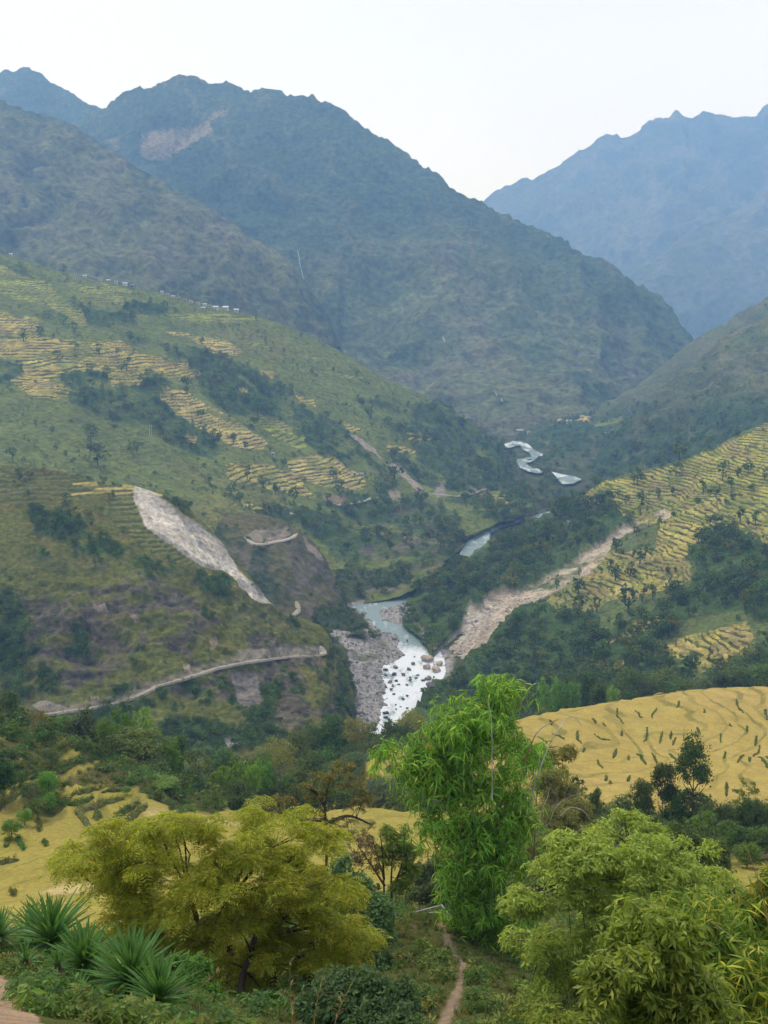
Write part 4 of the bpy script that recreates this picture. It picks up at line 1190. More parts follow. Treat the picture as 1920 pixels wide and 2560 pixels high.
def stream(line, half, lift):
    """A winding reach on the valley floor along a centre line of photo points."""
    pts = np.array(line, float)
    P0 = on_river(pts[:, 0], pts[:, 1])
    ax = np.arange(P0[:, 0].min() - 14, P0[:, 0].max() + 14, 1.5); ay = np.arange(P0[:, 1].min() - 25, P0[:, 1].max() + 25, 1.5)
    A, B = np.meshgrid(ax, ay)
    Q = np.stack([A, B, river_z(B) + lift], -1)
    qx, qy = to_pixels(Q - np.array([0, 0, lift]))
    qx = qx + 3 * fbm(Q, 14, 3, 203)
    m = seg_dist(qx, qy * 1.7, [(x_, y_ * 1.7) for x_, y_ in line]) < half * (0.8 + 0.5 * vnoise(Q, 25, 204))
    Q[..., 2] += 0.5 * fbm(Q, 6, 3, 201)
    F = grid_faces(*A.shape); F = F[m.ravel()[F].any(1)]
    u = np.unique(F); r = np.zeros(A.size, int); r[u] = np.arange(len(u))
    fo = np.clip(0.28 + 0.8 * fbm(Q * np.array([1, 0.3, 1]), 8, 4, 202), 0, 1).ravel()
    link('river', mesh_from('river', Q.reshape(-1, 3)[u], r[F], mat_water, True, {'foam': fo[u]}))['kind'] = 'structure'
stream([(1268, 1117), (1290, 1111), (1308, 1112), (1322, 1128), (1345, 1140), (1326, 1150), (1302, 1156), (1308, 1168), (1325, 1178), (1345, 1181)], 8.5, 2.0)

# ---- rocks
def rock_mesh(name, seed, sub=2, sharp=0.35, mat=None):
    import bmesh
    bm = bmesh.new()
    bmesh.ops.create_icosphere(bm, subdivisions=sub, radius=1)
    V = np.array([v.co for v in bm.verts]); F = np.array([[v.index for v in f.verts] for f in bm.faces])
    bm.free()
    r = np.random.default_rng(seed)
    for _ in range(9):                       # facets: push points behind random planes back to them
        nrm = r.normal(size=3); nrm /= np.linalg.norm(nrm)
        dd = V @ nrm; lim = r.uniform(0.5, 0.85)
        V = V - np.maximum(dd - lim, 0)[:, None] * nrm
    V = V * (1 + sharp * fbm(V + seed * 7, 0.8, 3, seed))[:, None]
    V = V * r.uniform([0.8, 0.7, 0.55], [1.1, 1.0, 0.85])
    return V, F, mesh_from(name, V, F, mat, False)

mat_rock = plain_material('boulder_rock', (0.22, 0.195, 0.17), 1.6, 0.4, 0.85, 0.5, (0.13, 0.115, 0.105))
mat_pale = plain_material('pale_rock', (0.42, 0.335, 0.245), 1.6, 0.35, 0.85, 0.5, (0.31, 0.26, 0.21))
mat_dark = plain_material('wet_rock', (0.10, 0.092, 0.088), 1.6, 0.4, 0.6, 0.5, (0.06, 0.056, 0.055), spec=0.3)
ROCKS = [rock_mesh('boulder', k, 3) for k in range(7)]
BOULDERS = [(1065, 1653, 34, 'p', 'largest brown boulder at the head of the white rapids'), (1032, 1661, 15, 'r', 'grey pointed boulder beside the largest brown boulder'), (1065, 1671, 23, 'p', 'rounded brown boulder just below the largest one'),
            (1091, 1677, 28, 'p', 'broad brown boulder against the foot of the right landslide'), (1097, 1662, 20, 'p', 'pale brown boulder where the landslide meets the pool'), (1022, 1676, 16, 'r', 'flat grey boulder in midstream below the pointed one'),
            (1071, 1698, 19, 'p', 'pale boulder near the right shore of the rapids'), (1076, 1720, 36, 'd', 'big dark wedge-shaped boulder on the right shore of the rapids'), (985, 1687, 16, 'r', 'grey boulder off the left gravel shore'), (1007, 1688, 13, 'r', 'grey boulder standing in foam in midstream'),
            (1045, 1691, 13, 'd', 'dark boulder in the foam left of the pale one'), (1056, 1703, 12, 'd', 'dark low boulder above the wedge-shaped boulder'), (1026, 1703, 15, 'd', 'dark twin-topped boulder in midstream'), (966, 1784, 15, 'd', 'dark boulder at the left shore, farthest downstream'), (988, 1670, 15, 'r', 'grey boulder at the tip of the left gravel bank')]
for (x, y, w, c, lab) in [(964, 1676, 13, 'r', 0), (964, 1688, 10, 'd', 0), (975, 1706, 13, 'r', 0), (990, 1703, 11, 'd', 0), (1025, 1695, 9, 'd', 0), (1042, 1697, 10, 'd', 0), (1085, 1693, 7, 'd', 0), (1017, 1713, 9, 'd', 0), (983, 1715, 10, 'r', 0), (996, 1712, 8, 'd', 0), (978, 1724, 11, 'd', 0), (1018, 1741, 9, 'd', 0), (1007, 1749, 12, 'd', 0),
                          (985, 1736, 9, 'd', 0), (965, 1719, 11, 'd', 0), (990, 1763, 7, 'd', 0), (1001, 1768, 7, 'd', 0), (1018, 1771, 8, 'd', 0), (990, 1774, 7, 'd', 0), (1030, 1773, 6, 'd', 0), (966, 1795, 13, 'd', 0), (973, 1800, 11, 'd', 0), (1060, 1738, 9, 'd', 0), (1055, 1748, 8, 'd', 0), (1008, 1640, 6, 'd', 0), (1018, 1603, 9, 'd', 0), (1036, 1642, 5, 'd', 0)]:
    BOULDERS.append((x, y, w, c, 'small dark boulder breaking the white water of the rapids' if c == 'd' else 'small grey boulder near the left edge of the rapids'))
for k, (x, y, w, c, lab) in enumerate(BOULDERS):
    p = on_river(x, y)
    s = 0.55 * w * p[1] / FPX
    m_ = {'p': mat_pale, 'r': mat_rock, 'd': mat_dark}[c]
    me = ROCKS[k % 7][2]
    key = 'boulder_' + c + str(k % 7)
    if key not in bpy.data.meshes:
        me = me.copy(); me.name = key; me.materials.clear(); me.materials.append(m_)
    else:
        me = bpy.data.meshes[key]
    o = link('boulder', me, None, (p[0], p[1], p[2] + 0.32 * s), (0, 0, k * 1.7), (s, s * 0.9, s * (0.95 if c != 'd' else 0.8)))
    tag(o, lab, 'boulder', 'boulders in the rapids')

def rock_scatter(name, pts, sizes, mat, seed, low=False):
    """Loose stones as one object: real geometry, too many and too small to pick apart."""
    r = np.random.default_rng(seed)
    Vs, Fs, k = [], [], 0
    base = [rock_mesh('stone', seed + q, 1) for q in range(4)]
    for p, s in zip(pts, sizes):
        V, F, _ = base[r.integers(4)]
        a = r.uniform(0, 6.28); ca, sa = math.cos(a), math.sin(a)
        R = np.array([[ca, -sa, 0], [sa, ca, 0], [0, 0, 1]])
        Vs.append((V * s) @ R.T + p); Fs.append(F + k); k += len(V)
    for q in base:
        bpy.data.meshes.remove(q[2])
    o = link(name, mesh_from(name, np.concatenate(Vs), np.concatenate(Fs), mat, False))
    o['kind'] = 'stuff'
    return o

def sample_patch(pt, weight, n, seed):
    w = np.clip(weight, 0, None).ravel()
    # weight by cell area so dense rows are not favoured
    du = np.linalg.norm(np.gradient(pt.P, axis=1), axis=-1); dv = np.linalg.norm(np.gradient(pt.P, axis=0), axis=-1)
    w = w * (du * dv).ravel()
    r = np.random.default_rng(seed)
    i = r.choice(len(w), size=n, p=w / w.sum(), replace=bool((w > 0).sum() < 3 * n))
    P = pt.P.reshape(-1, 3)[i]
    j = r.uniform(-0.5, 0.5, (n, 2))
    return P + np.stack([j[:, 0] * du.ravel()[i], j[:, 1] * dv.ravel()[i] * 0.5, 0 * j[:, 0]], 1) * 0.8, i

r_ = np.random.default_rng(5)
pts, _ = sample_patch(bk, (left * 1.0 + 0.35 * bar) * (sd > -1.5) * (sd < 40) + 0.9 * ((sd > -2.5) & (sd < 2.5)), 1900, 5)
mat_bankstone = plain_material('bank_stone', (0.30, 0.28, 0.25), 1.6, 0.3, 0.9, 0.4, (0.21, 0.195, 0.175))
rock_scatter('river_stones', pts, np.exp(r_.normal(-0.65, 0.6, len(pts))), mat_bankstone, 300)
px, py = rs.px, rs.py
pts, _ = sample_patch(rs, sp * sstep(-0.3, 0.2, fbm(rs.P, 9, 3, 210)) * np.where(py < 1480, 1, np.where((px - 1190) + (py - 1560) * 0.9 > -10, 1.0, 0.1)), 520, 6)
rock_scatter('landslide_rubble', pts, np.exp(r_.normal(-0.35, 0.5, len(pts))), mat_pale, 310)

# ---- the dirt road along the left hill
mat_road = plain_material('pale_dirt_road', (0.36, 0.32, 0.25), 1.5, 0.25, 1.0, 0.4)
def road(name, patch, line, width, lift=0.5):
    q = []
    for (x0, y0), (x1, y1) in zip(line[:-1], line[1:]):
        nseg = max(2, int(math.hypot(x1 - x0, y1 - y0) / 6))
        for t in np.linspace(0, 1, nseg, endpoint=False):
            q.append((x0 + t * (x1 - x0), y0 + t * (y1 - y0)))
    q.append(line[-1])
    C = np.array([patch.pick(x, y) for x, y in q])
    for _ in range(3):
        C[1:-1] = 0.25 * C[:-2] + 0.5 * C[1:-1] + 0.25 * C[2:]
    T = np.gradient(C, axis=0); T[:, 2] = 0; T /= np.linalg.norm(T, axis=1, keepdims=True) + 1e-9
    S = np.stack([T[:, 1], -T[:, 0], 0 * T[:, 0]], 1)
    S *= np.sign(-S[:, 1:2] + 1e-6)                       # outer side, towards the drop
    wv = width * ((0.7 + 0.6 * vnoise(C, 9, 221)) * np.clip(0.2 + np.minimum(np.arange(len(C)), np.arange(len(C))[::-1]) / 4, 0, 1))[:, None]
    inner, outer = C - S * wv * 0.35, C + S * wv * 0.65
    up = np.array([0, 0, lift])
    rows = np.stack([inner - S * 0.6 + up * 0.2, inner + up * 0.8, outer + up * 0.8, outer - np.array([0, 0, 0.5]) + S * 0.5], 1)
    V = rows.reshape(-1, 3)
    o = link(name, mesh_from(name, V, grid_faces(len(C), 4), mat_road, False))
    o['kind'] = 'structure'
road('dirt_road', fh, ROAD, 2.7)
road('dirt_road', fh, [(798, 1638), (812, 1634), (806, 1622), (800, 1616)], 5.0)
road('dirt_road', bl, [(722, 1544), (735, 1536), (748, 1526), (745, 1514), (740, 1504)], 3.6)
road('dirt_road', bl, [(612, 1344), (625, 1354), (640, 1362), (655, 1360), (690, 1354), (715, 1349), (735, 1340), (745, 1330)], 4.5)
road('dirt_road', lh, [(830, 1264), (860, 1260), (890, 1257), (930, 1245), (960, 1236)], 4.5)
road('dirt_road', lh, [(1070, 1233), (1110, 1238), (1150, 1241), (1190, 1228), (1225, 1218)], 4.5)
road('dirt_road', lh, [(715, 1275), (735, 1288), (755, 1294)], 5.0)

# ---- thin waterfalls on the wooded mountain
mat_fall = plain_material('falling_water', (0.40, 0.42, 0.42), 4, 0.1, 0.7, 0.2)
def waterfall(line, w, lab):
    C = np.array([mid.pick(x, y, 9) for x, y in line]) + np.array([0, -3.0, 1.5])
    side = np.array([1.0, 0, 0]) * w
    k = len(C)
    V = np.concatenate([C - side * 0.5, C + side * 0.5, C + side * 0.5 + np.array([0, 2.5, -1]), C - side * 0.5 + np.array([0, 2.5, -1])])
    i = np.arange(k - 1)
    F = np.concatenate([np.stack([i + a * k, i + 1 + a * k, i + 1 + b * k, i + b * k], 1) for a, b in ((0, 1), (1, 2), (2, 3), (3, 0))])
    tag(link('waterfall', mesh_from('waterfall', V, F, mat_fall, True)), lab, 'waterfall', 'thin waterfalls on the wooded mountain')
waterfall([(744, 625), (748, 645), (751, 665), (756, 685), (759, 705)], 1.2, 'long faint waterfall high on the wooded mountain flank')
waterfall([(1106, 840), (1109, 848), (1111, 856)], 1.8, 'short white waterfall midway down the wooded mountain')
waterfall([(1239, 981), (1242, 988)], 1.8, 'upper of two tiny cascades low on the wooded mountain')
waterfall([(1253, 999), (1256, 1006)], 1.8, 'lower of two tiny cascades low on the wooded mountain')
# ================================================================== vegetation: kinds of tree
mat_bark = plain_material('bark', (0.085, 0.065, 0.048), 0.5, 0.4, 0.95, 0.5)
mat_bark_grey = plain_material('grey_bark', (0.20, 0.175, 0.145), 0.5, 0.35, 0.95, 0.5)
mat_leaf_dark = leaf_material('dark_foliage', (0.088, 0.145, 0.030), 0.50, 0.42, 0.03)
mat_leaf_mid = leaf_material('green_foliage', (0.135, 0.205, 0.036), 0.45, 0.42, 0.035)
mat_leaf_bright = leaf_material('bright_foliage', (0.160, 0.300, 0.040), 0.40, 0.45, 0.02)
mat_leaf_olive = leaf_material('olive_foliage', (0.215, 0.225, 0.048), 0.40, 0.42, 0.025)
mat_leaf_grey = leaf_material('grey_green_foliage', (0.120, 0.165, 0.055), 0.40, 0.38, 0.02)

def unit(v):
    return v / (np.linalg.norm(v, axis=-1, keepdims=True) + 1e-9)

def leaf_quads(c, d, nrm, L, Wd, fold=0.0):
    """Lens-shaped leaves: centre c, direction d, face normal nrm."""
    d = unit(d)
    s = unit(np.cross(d, nrm))
    L = np.broadcast_to(np.asarray(L, float), (len(c),))[:, None]
    Wd = np.broadcast_to(np.asarray(Wd, float), (len(c),))[:, None]
    up = unit(np.cross(s, d)) * fold * Wd
    V = np.stack([c - d * L * 0.5, c + s * Wd * 0.5 + up, c + d * L * 0.5, c - s * Wd * 0.5 + up], 1).reshape(-1, 3)
    return V, np.arange(len(c) * 4).reshape(-1, 4)

def crown_leaves(r, lobes, n, size, clump=16, droop=0.25, spread=0.16, aspect=0.6):
    """Foliage as leaf-sized faces in clumps over the outer shell of overlapping lobes."""
    lob = np.array([[*c, *q] for c, q in lobes], float)
    area = (lob[:, 3] * lob[:, 4] * lob[:, 5]) ** (2 / 3)
    nc = max(1, n // clump)
    k = r.choice(len(lob), nc, p=area / area.sum())
    u = unit(r.normal(size=(nc, 3)) + np.array([0, 0, 0.35]))
    rad = r.uniform(0.72, 1.04, (nc, 1)) ** 0.8
    cc = lob[k, :3] + lob[k, 3:] * u * rad
    cr = spread * (lob[k, 3:].mean(1)) * r.uniform(0.7, 1.4, nc)
    c = np.repeat(cc, clump, 0) + r.normal(size=(nc * clump, 3)) * np.repeat(cr, clump)[:, None] * np.array([1, 1, 0.6])
    out = np.repeat(u, clump, 0)
    nrm = unit(out + r.normal(size=c.shape) * 0.55 + np.array([0, 0, 0.5]))
    d = unit(np.cross(nrm, r.normal(size=c.shape)) + out * 0.35 - np.array([0, 0, droop]))
    s = size * r.uniform(0.7, 1.35, len(c))
    return leaf_quads(c, d, nrm, s, s * aspect, 0.15)

def round_lobes(r, R, H, z0, n=10, top=0.9):
    """Uneven rounded crown: radius R, from z0 to H."""
    L = []
    hz = (H - z0) / 2
    L.append(((0, 0, z0 + hz), (R * 0.62, R * 0.62, hz * 0.72)))
    for k in range(n):
        a = k * 2.4 + r.uniform(-0.5, 0.5)
        t = r.uniform(-0.75, top)
        w = math.sqrt(max(0.05, 1 - t * t))
        q = r.uniform(0.30, 0.50)
        e = r.uniform(0.52, 0.80)
        L.append(((math.cos(a) * R * e * w, math.sin(a) * R * e * w, z0 + hz + t * hz * 0.75), (R * q, R * q, hz * q * 0.85)))
    return L

def trunk_mesh(name, r, H, rad, mat, limbs=4, lean=0.06, z_split=0.45, reach=0.3):
    parts = []
    path = np.array([(lean * H * t * t * r.uniform(0.6, 1.4) + 0.02 * H * math.sin(5 * t), 0.02 * H * math.cos(4 * t) * t, H * t) for t in np.linspace(0, 0.9, 7)])
    path[0, 2] = -0.08 * H
    parts.append(tube(path, rad * np.linspace(1.15, 0.25, 7), 6))
    for k in range(limbs):
        t = r.uniform(z_split, 0.75)
        b = np.array([np.interp(t * 0.999, np.linspace(0, 0.9, 7), path[:, q]) for q in range(3)])
        a = k * 2.4 + r.uniform(-0.4, 0.4)
        e = b + np.array([math.cos(a) * reach * H, math.sin(a) * reach * H, r.uniform(0.12, 0.25) * H])
        m = (b + e) / 2 + np.array([0, 0, -0.03 * H])
        parts.append(tube(np.array([b, m, e]), rad * np.array([0.5, 0.35, 0.12]), 5))
    V, F = join(parts)
    return mesh_from(name, V, F, mat, True)

# ---- prototypes, all 10 m tall: (crown mesh, trunk mesh)
KINDS = {}
def proto(kind, variants):
    KINDS[kind] = variants

def make_round(mat, seed, n=4200, R=4.2, z0=2.2, size=0.44, top=0.9, bark=mat_bark, nl=11, clump=18, aspect=0.6):
    r = np.random.default_rng(seed)
    L = round_lobes(r, R, 10.0, z0, nl, top)
    V, F = crown_leaves(r, L, n, size, clump, aspect=aspect, spread=0.24)
    return mesh_from('crown', V, F, mat, False), trunk_mesh('trunk', r, 10 * 0.82, 0.26, bark, 5)
proto('dark', [make_round(mat_leaf_dark, 400 + k) for k in range(4)])
proto('green', [make_round(mat_leaf_mid, 410 + k, size=0.46) for k in range(4)])
proto('bright', [make_round(mat_leaf_bright, 420 + k, z0=0.6, nl=13) for k in range(2)])
proto('olive', [make_round(mat_leaf_olive, 430 + k, n=2600, R=4.6, z0=3.6) for k in range(2)])
proto('grey', [make_round(mat_leaf_grey, 436 + k, n=3600, z0=0.8, size=0.40) for k in range(3)])
proto('tall', [make_round(mat_leaf_dark, 440 + k, R=2.3, z0=1.6, nl=12) for k in range(2)])

def make_layered(mat, seed, n=1900):
    r = np.random.default_rng(seed)
    L = []
    for k in range(15):
        a = k * 2.4; z = 4.2 + 5.2 * (k / 15) ** 0.9
        e = (4.3 * (1 - 0.62 * (k / 15) ** 2)) * r.uniform(0.35, 0.85)
        q = r.uniform(1.0, 1.7)
        L.append(((math.cos(a) * e, math.sin(a) * e, z), (q, q, 0.34)))
    V, F = crown_leaves(r, L, n, 0.40, 18, 0.1, 0.25)
    return mesh_from('crown', V, F, mat, False), trunk_mesh('trunk', r, 8.5, 0.2, mat_bark, 7, 0.05, 0.35, 0.36)
proto('umbrella', [make_layered(mat_leaf_mid, 450), make_layered(mat_leaf_grey, 451)])
proto('umbrella_olive', [make_layered(mat_leaf_olive, 452, 1200)])

def make_plumes(mat, seed, n=2600, count=9):
    """Bamboo at a distance: leafy plumes that arch out and nod over at the top."""
    r = np.random.default_rng(seed)
    L, culms = [], []
    for k in range(count):
        a = k * 2.4 + r.uniform(-.3, .3)
        H, out = r.uniform(6.5, 9.2), r.uniform(0.6, 3.2)
        d = np.array([math.cos(a), math.sin(a), 0])
        tip = d * out + np.array([0, 0, H])
        culms.append(tube(bent_([d * 0.4, d * out * 0.45 + np.array([0, 0, H * 0.7]), tip]), np.linspace(0.07, 0.03, 8), 4))
        q = r.uniform(0.85, 1.25)
        L.append((tuple(tip), (q, q, q * 0.8)))
        L.append((tuple(tip + d * q * 0.75 - np.array([0, 0, q * 0.9])), (q * 0.75, q * 0.75, q * 1.1)))
        L.append((tuple(tip * np.array([.7, .7, .62])), (q * 1.15, q * 1.15, q * 1.5)))
        L.append((tuple(tip * np.array([.8, .8, .30])), (q * 1.0, q * 1.0, q * 1.4)))
    V, F = crown_leaves(r, L, int(n * 1.5), 0.50, 14, 0.5, 0.24, 0.5)
    Vc, Fc = join(culms)
    return mesh_from('foliage', V, F, mat, False), mesh_from('culms', Vc, Fc, mat_leaf_olive, True)
def bent_(points):
    P = np.array(points, float)
    return pchip(P, np.arange(len(P), dtype=float), np.linspace(0, len(P) - 1, 8))
proto('bamboo', [make_plumes(mat_leaf_bright, 460 + k) for k in range(2)])
proto('vines', [make_plumes(mat_leaf_bright, 466 + k, 3000, 13) for k in range(2)])

def make_bush(mat, seed, n=900):
    r = np.random.default_rng(seed)
    L = [((r.uniform(-2.4, 2.4), r.uniform(-2.4, 2.4), r.uniform(2, 6.5)), (2.6, 2.6, 2.8)) for _ in range(8)]
    V, F = crown_leaves(r, L, n, 0.9, 12)
    return mesh_from('foliage', V, F, mat, False)

# ---- trees one can tell apart in the middle distance
def plant(kind, px, top, Y, w, name, label, cat='tree', group=None, variant=None, base=None, minratio=0.0):
    """A tree whose crown top is at photo pixel (px, top), crown w pixels wide, at forward distance Y."""
    p = world_points(px, top, Y)
    zg = ground_at(p[0], Y) if base is None else base
    width = w * Y / FPX
    H = p[2] - zg
    v = KINDS[kind][variant if variant is not None else RNG.integers(len(KINDS[kind]))]
    natural = {'tall': 4.8, 'olive': 9.2, 'umbrella': 9.5, 'umbrella_olive': 9.5, 'bamboo': 8.0, 'vines': 8.5}.get(kind, 8.4)
    root = empty(name, (p[0], Y, p[2] - max(H, 1.0)), RNG.uniform(0, 6.28))
    tag(root, label, cat, group)
    sw = width / natural
    H = max(H, 1.0)
    cs = H / 10 if kind in ('bright', 'grey', 'bamboo', 'vines') else max(min(H / 10, sw * 1.5), 0.06 * H)                  # crown height scale; a longer trunk carries the rest
    lift = H - 10 * cs
    cr = link(v[0].name, v[0], root, (0, 0, lift), None, (sw, sw, cs))
    tk = link(v[1].name, v[1], root, (0, 0, 0), None, (min(sw, H / 10) * 1.0, min(sw, H / 10) * 1.0, H / 10 if lift <= 0.2 else (lift + 8 * cs) / 10 * 1.0))
    return root

ORD = ['first', 'second', 'third', 'fourth', 'fifth', 'sixth', 'seventh', 'eighth', 'ninth', 'tenth', 'eleventh', 'twelfth', 'thirteenth', 'fourteenth', 'fifteenth', 'sixteenth', 'seventeenth', 'eighteenth', 'nineteenth', 'twentieth',
       'twenty-first', 'twenty-second', 'twenty-third', 'twenty-fourth', 'twenty-fifth', 'twenty-sixth', 'twenty-seventh', 'twenty-eighth', 'twenty-ninth', 'thirtieth', 'thirty-first', 'thirty-second', 'thirty-third', 'thirty-fourth', 'thirty-fifth', 'thirty-sixth', 'thirty-seventh', 'thirty-eighth']
LOOK = {'dark': ('broadleaf_tree', 'dark green round tree'), 'green': ('broadleaf_tree', 'mid green round tree'), 'bright': ('shrub', 'bright green leafy bush'), 'olive': ('broadleaf_tree', 'olive green open tree'), 'grey': ('broadleaf_tree', 'greyish green bushy tree'),
        'tall': ('broadleaf_tree', 'narrow dark tree'), 'umbrella': ('spreading_tree', 'flat-topped spreading tree'), 'umbrella_olive': ('spreading_tree', 'pale olive flat-topped tree'), 'bamboo': ('bamboo_clump', 'bright nodding bamboo clump'), 'vines': ('bamboo_clump', 'bright drooping bamboo clump')}
CAT = {'broadleaf_tree': 'tree', 'spreading_tree': 'tree', 'shrub': 'bush', 'bamboo_clump': 'bamboo'}

def belt(rows, where, group, on_ground=False):
    rows = sorted(rows, key=lambda q: q[1])
    count = {}
    for row in rows:
        kind, px, top, Y, w = row[:5]
        special = row[5] if len(row) > 5 else None
        name, look = LOOK[kind]
        count[kind] = count.get(kind, 0) + 1
        total = sum(1 for q in rows if q[0] == kind and len(q) < 6)
        lab = special or (f'{look} {where}' if total == 1 else f'{ORD[count[kind] - 1]} {look} from the left {where}')
        if on_ground:
            Y = ng.pick(px, top + 0.85 * w, 8)[1]
        plant(kind, px, top, Y, w, name, lab, CAT[name], group)

belt([('dark', 12, 1730, 205, 95, 'tall dark green tree at the far left behind the terraces'), ('dark', -60, 1740, 205, 100), ('olive', 83, 1778, 200, 90), ('grey', 40, 1800, 190, 60), ('umbrella', 62, 1828, 160, 58, 'small grey-green tree with a bare dark trunk on the upper terraces'), ('tall', 5, 1885, 135, 58, 'dark conical tree at the edge of the left terraces'),
      ('green', 150, 1784, 215, 85), ('tall', 207, 1768, 195, 78, 'tall dark tree with a pale trunk foot above the terraces'), ('green', 120, 1800, 230, 70), ('dark', 250, 1800, 230, 80),
      ('bamboo', 272, 1796, 180, 70), ('bamboo', 312, 1772, 185, 85), ('bamboo', 363, 1770, 188, 75), ('green', 345, 1820, 170, 150, 'large spreading green tree at the corner of the left field'), ('dark', 300, 1860, 172, 100), ('green', 410, 1845, 172, 85), ('dark', 380, 1900, 165, 90), ('bright', 394, 1945, 152, 92, 'round bright green bush at the foot of the large tree'),
      ('tall', 442, 1836, 195, 52), ('umbrella', 494, 1868, 205, 125, 'flat-topped spreading tree with a thin pale trunk left of the vines'), ('dark', 470, 1930, 185, 90), ('dark', 520, 1940, 200, 80),
      ('vines', 571, 1903, 185, 110), ('vines', 620, 1890, 190, 80), ('vines', 652, 1892, 195, 62), ('dark', 600, 1960, 180, 100), ('dark', 550, 1975, 178, 80)],
     'behind the left field', 'trees behind the left field')
belt([('umbrella', 77, 1958, 128, 78, 'pale feathery tree on the left terraces'), ('bright', 120, 1930, 134, 58, 'bright green bush between the upper left terraces'), ('bright', 118, 1984, 124, 44), ('green', 92, 1996, 122, 52), ('bright', 28, 2050, 108, 58), ('grey', 125, 1868, 158, 50), ('bright', 316, 1965, 150, 24), ('bright', 60, 2024, 114, 46), ('olive', 10, 1990, 126, 46)],
     'on the left rice terraces', 'bushes on the left terraces', True)
belt([('dark', 676, 1918, 205, 40), ('olive', 700, 1848, 300, 95), ('dark', 747, 1826, 320, 85), ('green', 786, 1811, 330, 66), ('dark', 846, 1792, 335, 105), ('olive', 886, 1796, 330, 74), ('umbrella', 928, 1803, 320, 60), ('dark', 990, 1800, 300, 76), ('olive', 1028, 1780, 310, 84), ('olive', 1062, 1826, 270, 66), ('grey', 890, 1852, 270, 96), ('green', 809, 1860, 275, 96), ('green', 739, 1914, 230, 96), ('grey', 898, 1888, 235, 100, 'large round greyish green tree beside the gold strip of field'),
      ('umbrella', 832, 1906, 225, 90), ('tall', 982, 1915, 205, 42, 'small dark bush standing by the gold strip behind the bamboo'), ('grey', 944, 1945, 195, 96), ('grey', 965, 1962, 188, 100), ('grey', 1012, 1950, 185, 96), ('dark', 747, 1968, 185, 95), ('green', 716, 1946, 205, 80), ('dark', 670, 1960, 195, 90), ('dark', 800, 1950, 190, 90), ('dark', 870, 1960, 192, 90), ('dark', 640, 1975, 188, 80), ('green', 1080, 1870, 225, 70), ('dark', 930, 1860, 262, 80), ('dark', 1000, 1840, 272, 80), ('green', 640, 1880, 290, 90), ('grey', 600, 1890, 300, 90), ('dark', 780, 1880, 260, 90), ('green', 560, 1880, 300, 90)],
     'above the gorge', 'trees in the wood above the gorge')
belt([('green', 1266, 1700, 360, 64), ('green', 1300, 1697, 365, 60), ('dark', 1235, 1715, 350, 60), ('bamboo', 1366, 1690, 360, 64), ('bamboo', 1398, 1705, 352, 50), ('bamboo', 1438, 1702, 350, 46), ('dark', 1458, 1675, 380, 88), ('dark', 1420, 1690, 385, 66), ('tall', 1500, 1700, 370, 46), ('grey', 1506, 1702, 372, 60), ('bright', 1534, 1718, 355, 42), ('green', 1577, 1676, 400, 86), ('grey', 1610, 1690, 395, 80), ('green', 1654, 1671, 405, 112), ('dark', 1704, 1698, 385, 76), ('grey', 1750, 1690, 395, 80), ('dark', 1790, 1680, 400, 80), ('green', 1822, 1664, 405, 112), ('dark', 1860, 1676, 400, 76), ('green', 1905, 1664, 400, 84), ('dark', 1350, 1710, 372, 60), ('dark', 1550, 1700, 392, 70), ('dark', 1960, 1670, 400, 90)],
     'along the top of the right field', 'trees along the upper edge of the right field')
belt([('dark', 1743, 1842, 150, 100, 'lone round-crowned tree with a bare trunk in front of the right field'), ('dark', 1662, 1902, 150, 66, 'smaller dark tree left of the lone round-crowned tree'), ('dark', 1610, 1945, 148, 60, 'low dark tree leaning left of the lone tree'), ('umbrella_olive', 1868, 1945, 150, 90, 'pale olive spreading tree at the right edge of the field'),
      ('grey', 1496, 1995, 142, 60), ('grey', 1558, 1980, 150, 96), ('dark', 1620, 1988, 152, 66), ('green', 1685, 1972, 150, 86), ('grey', 1735, 1974, 150, 96), ('grey', 1784, 1990, 146, 96), ('umbrella', 1758, 2026, 132, 120), ('grey', 1838, 2010, 144, 76), ('dark', 1874, 1995, 142, 80, 'dark tree with blackish trunks at the right edge'), ('grey', 1908, 1990, 142, 76), ('green', 1828, 2060, 128, 84), ('umbrella', 1446, 1940, 128, 76), ('olive', 1396, 1912, 118, 78), ('tall', 1488, 1968, 138, 34), ('grey', 1530, 2030, 132, 90), ('grey', 1590, 2040, 130, 90), ('dark', 1650, 2040, 132, 90), ('green', 1900, 2060, 126, 90), ('grey', 1960, 2000, 140, 90), ('dark', 1690, 2060, 128, 80), ('olive', 1370, 1990, 100, 90), ('olive', 1420, 2000, 104, 84), ('grey', 1470, 2040, 112, 80), ('bright', 1760, 2120, 118, 60), ('bright', 1870, 2110, 122, 80)],
     'below the right field', 'trees in the grove below the right field')

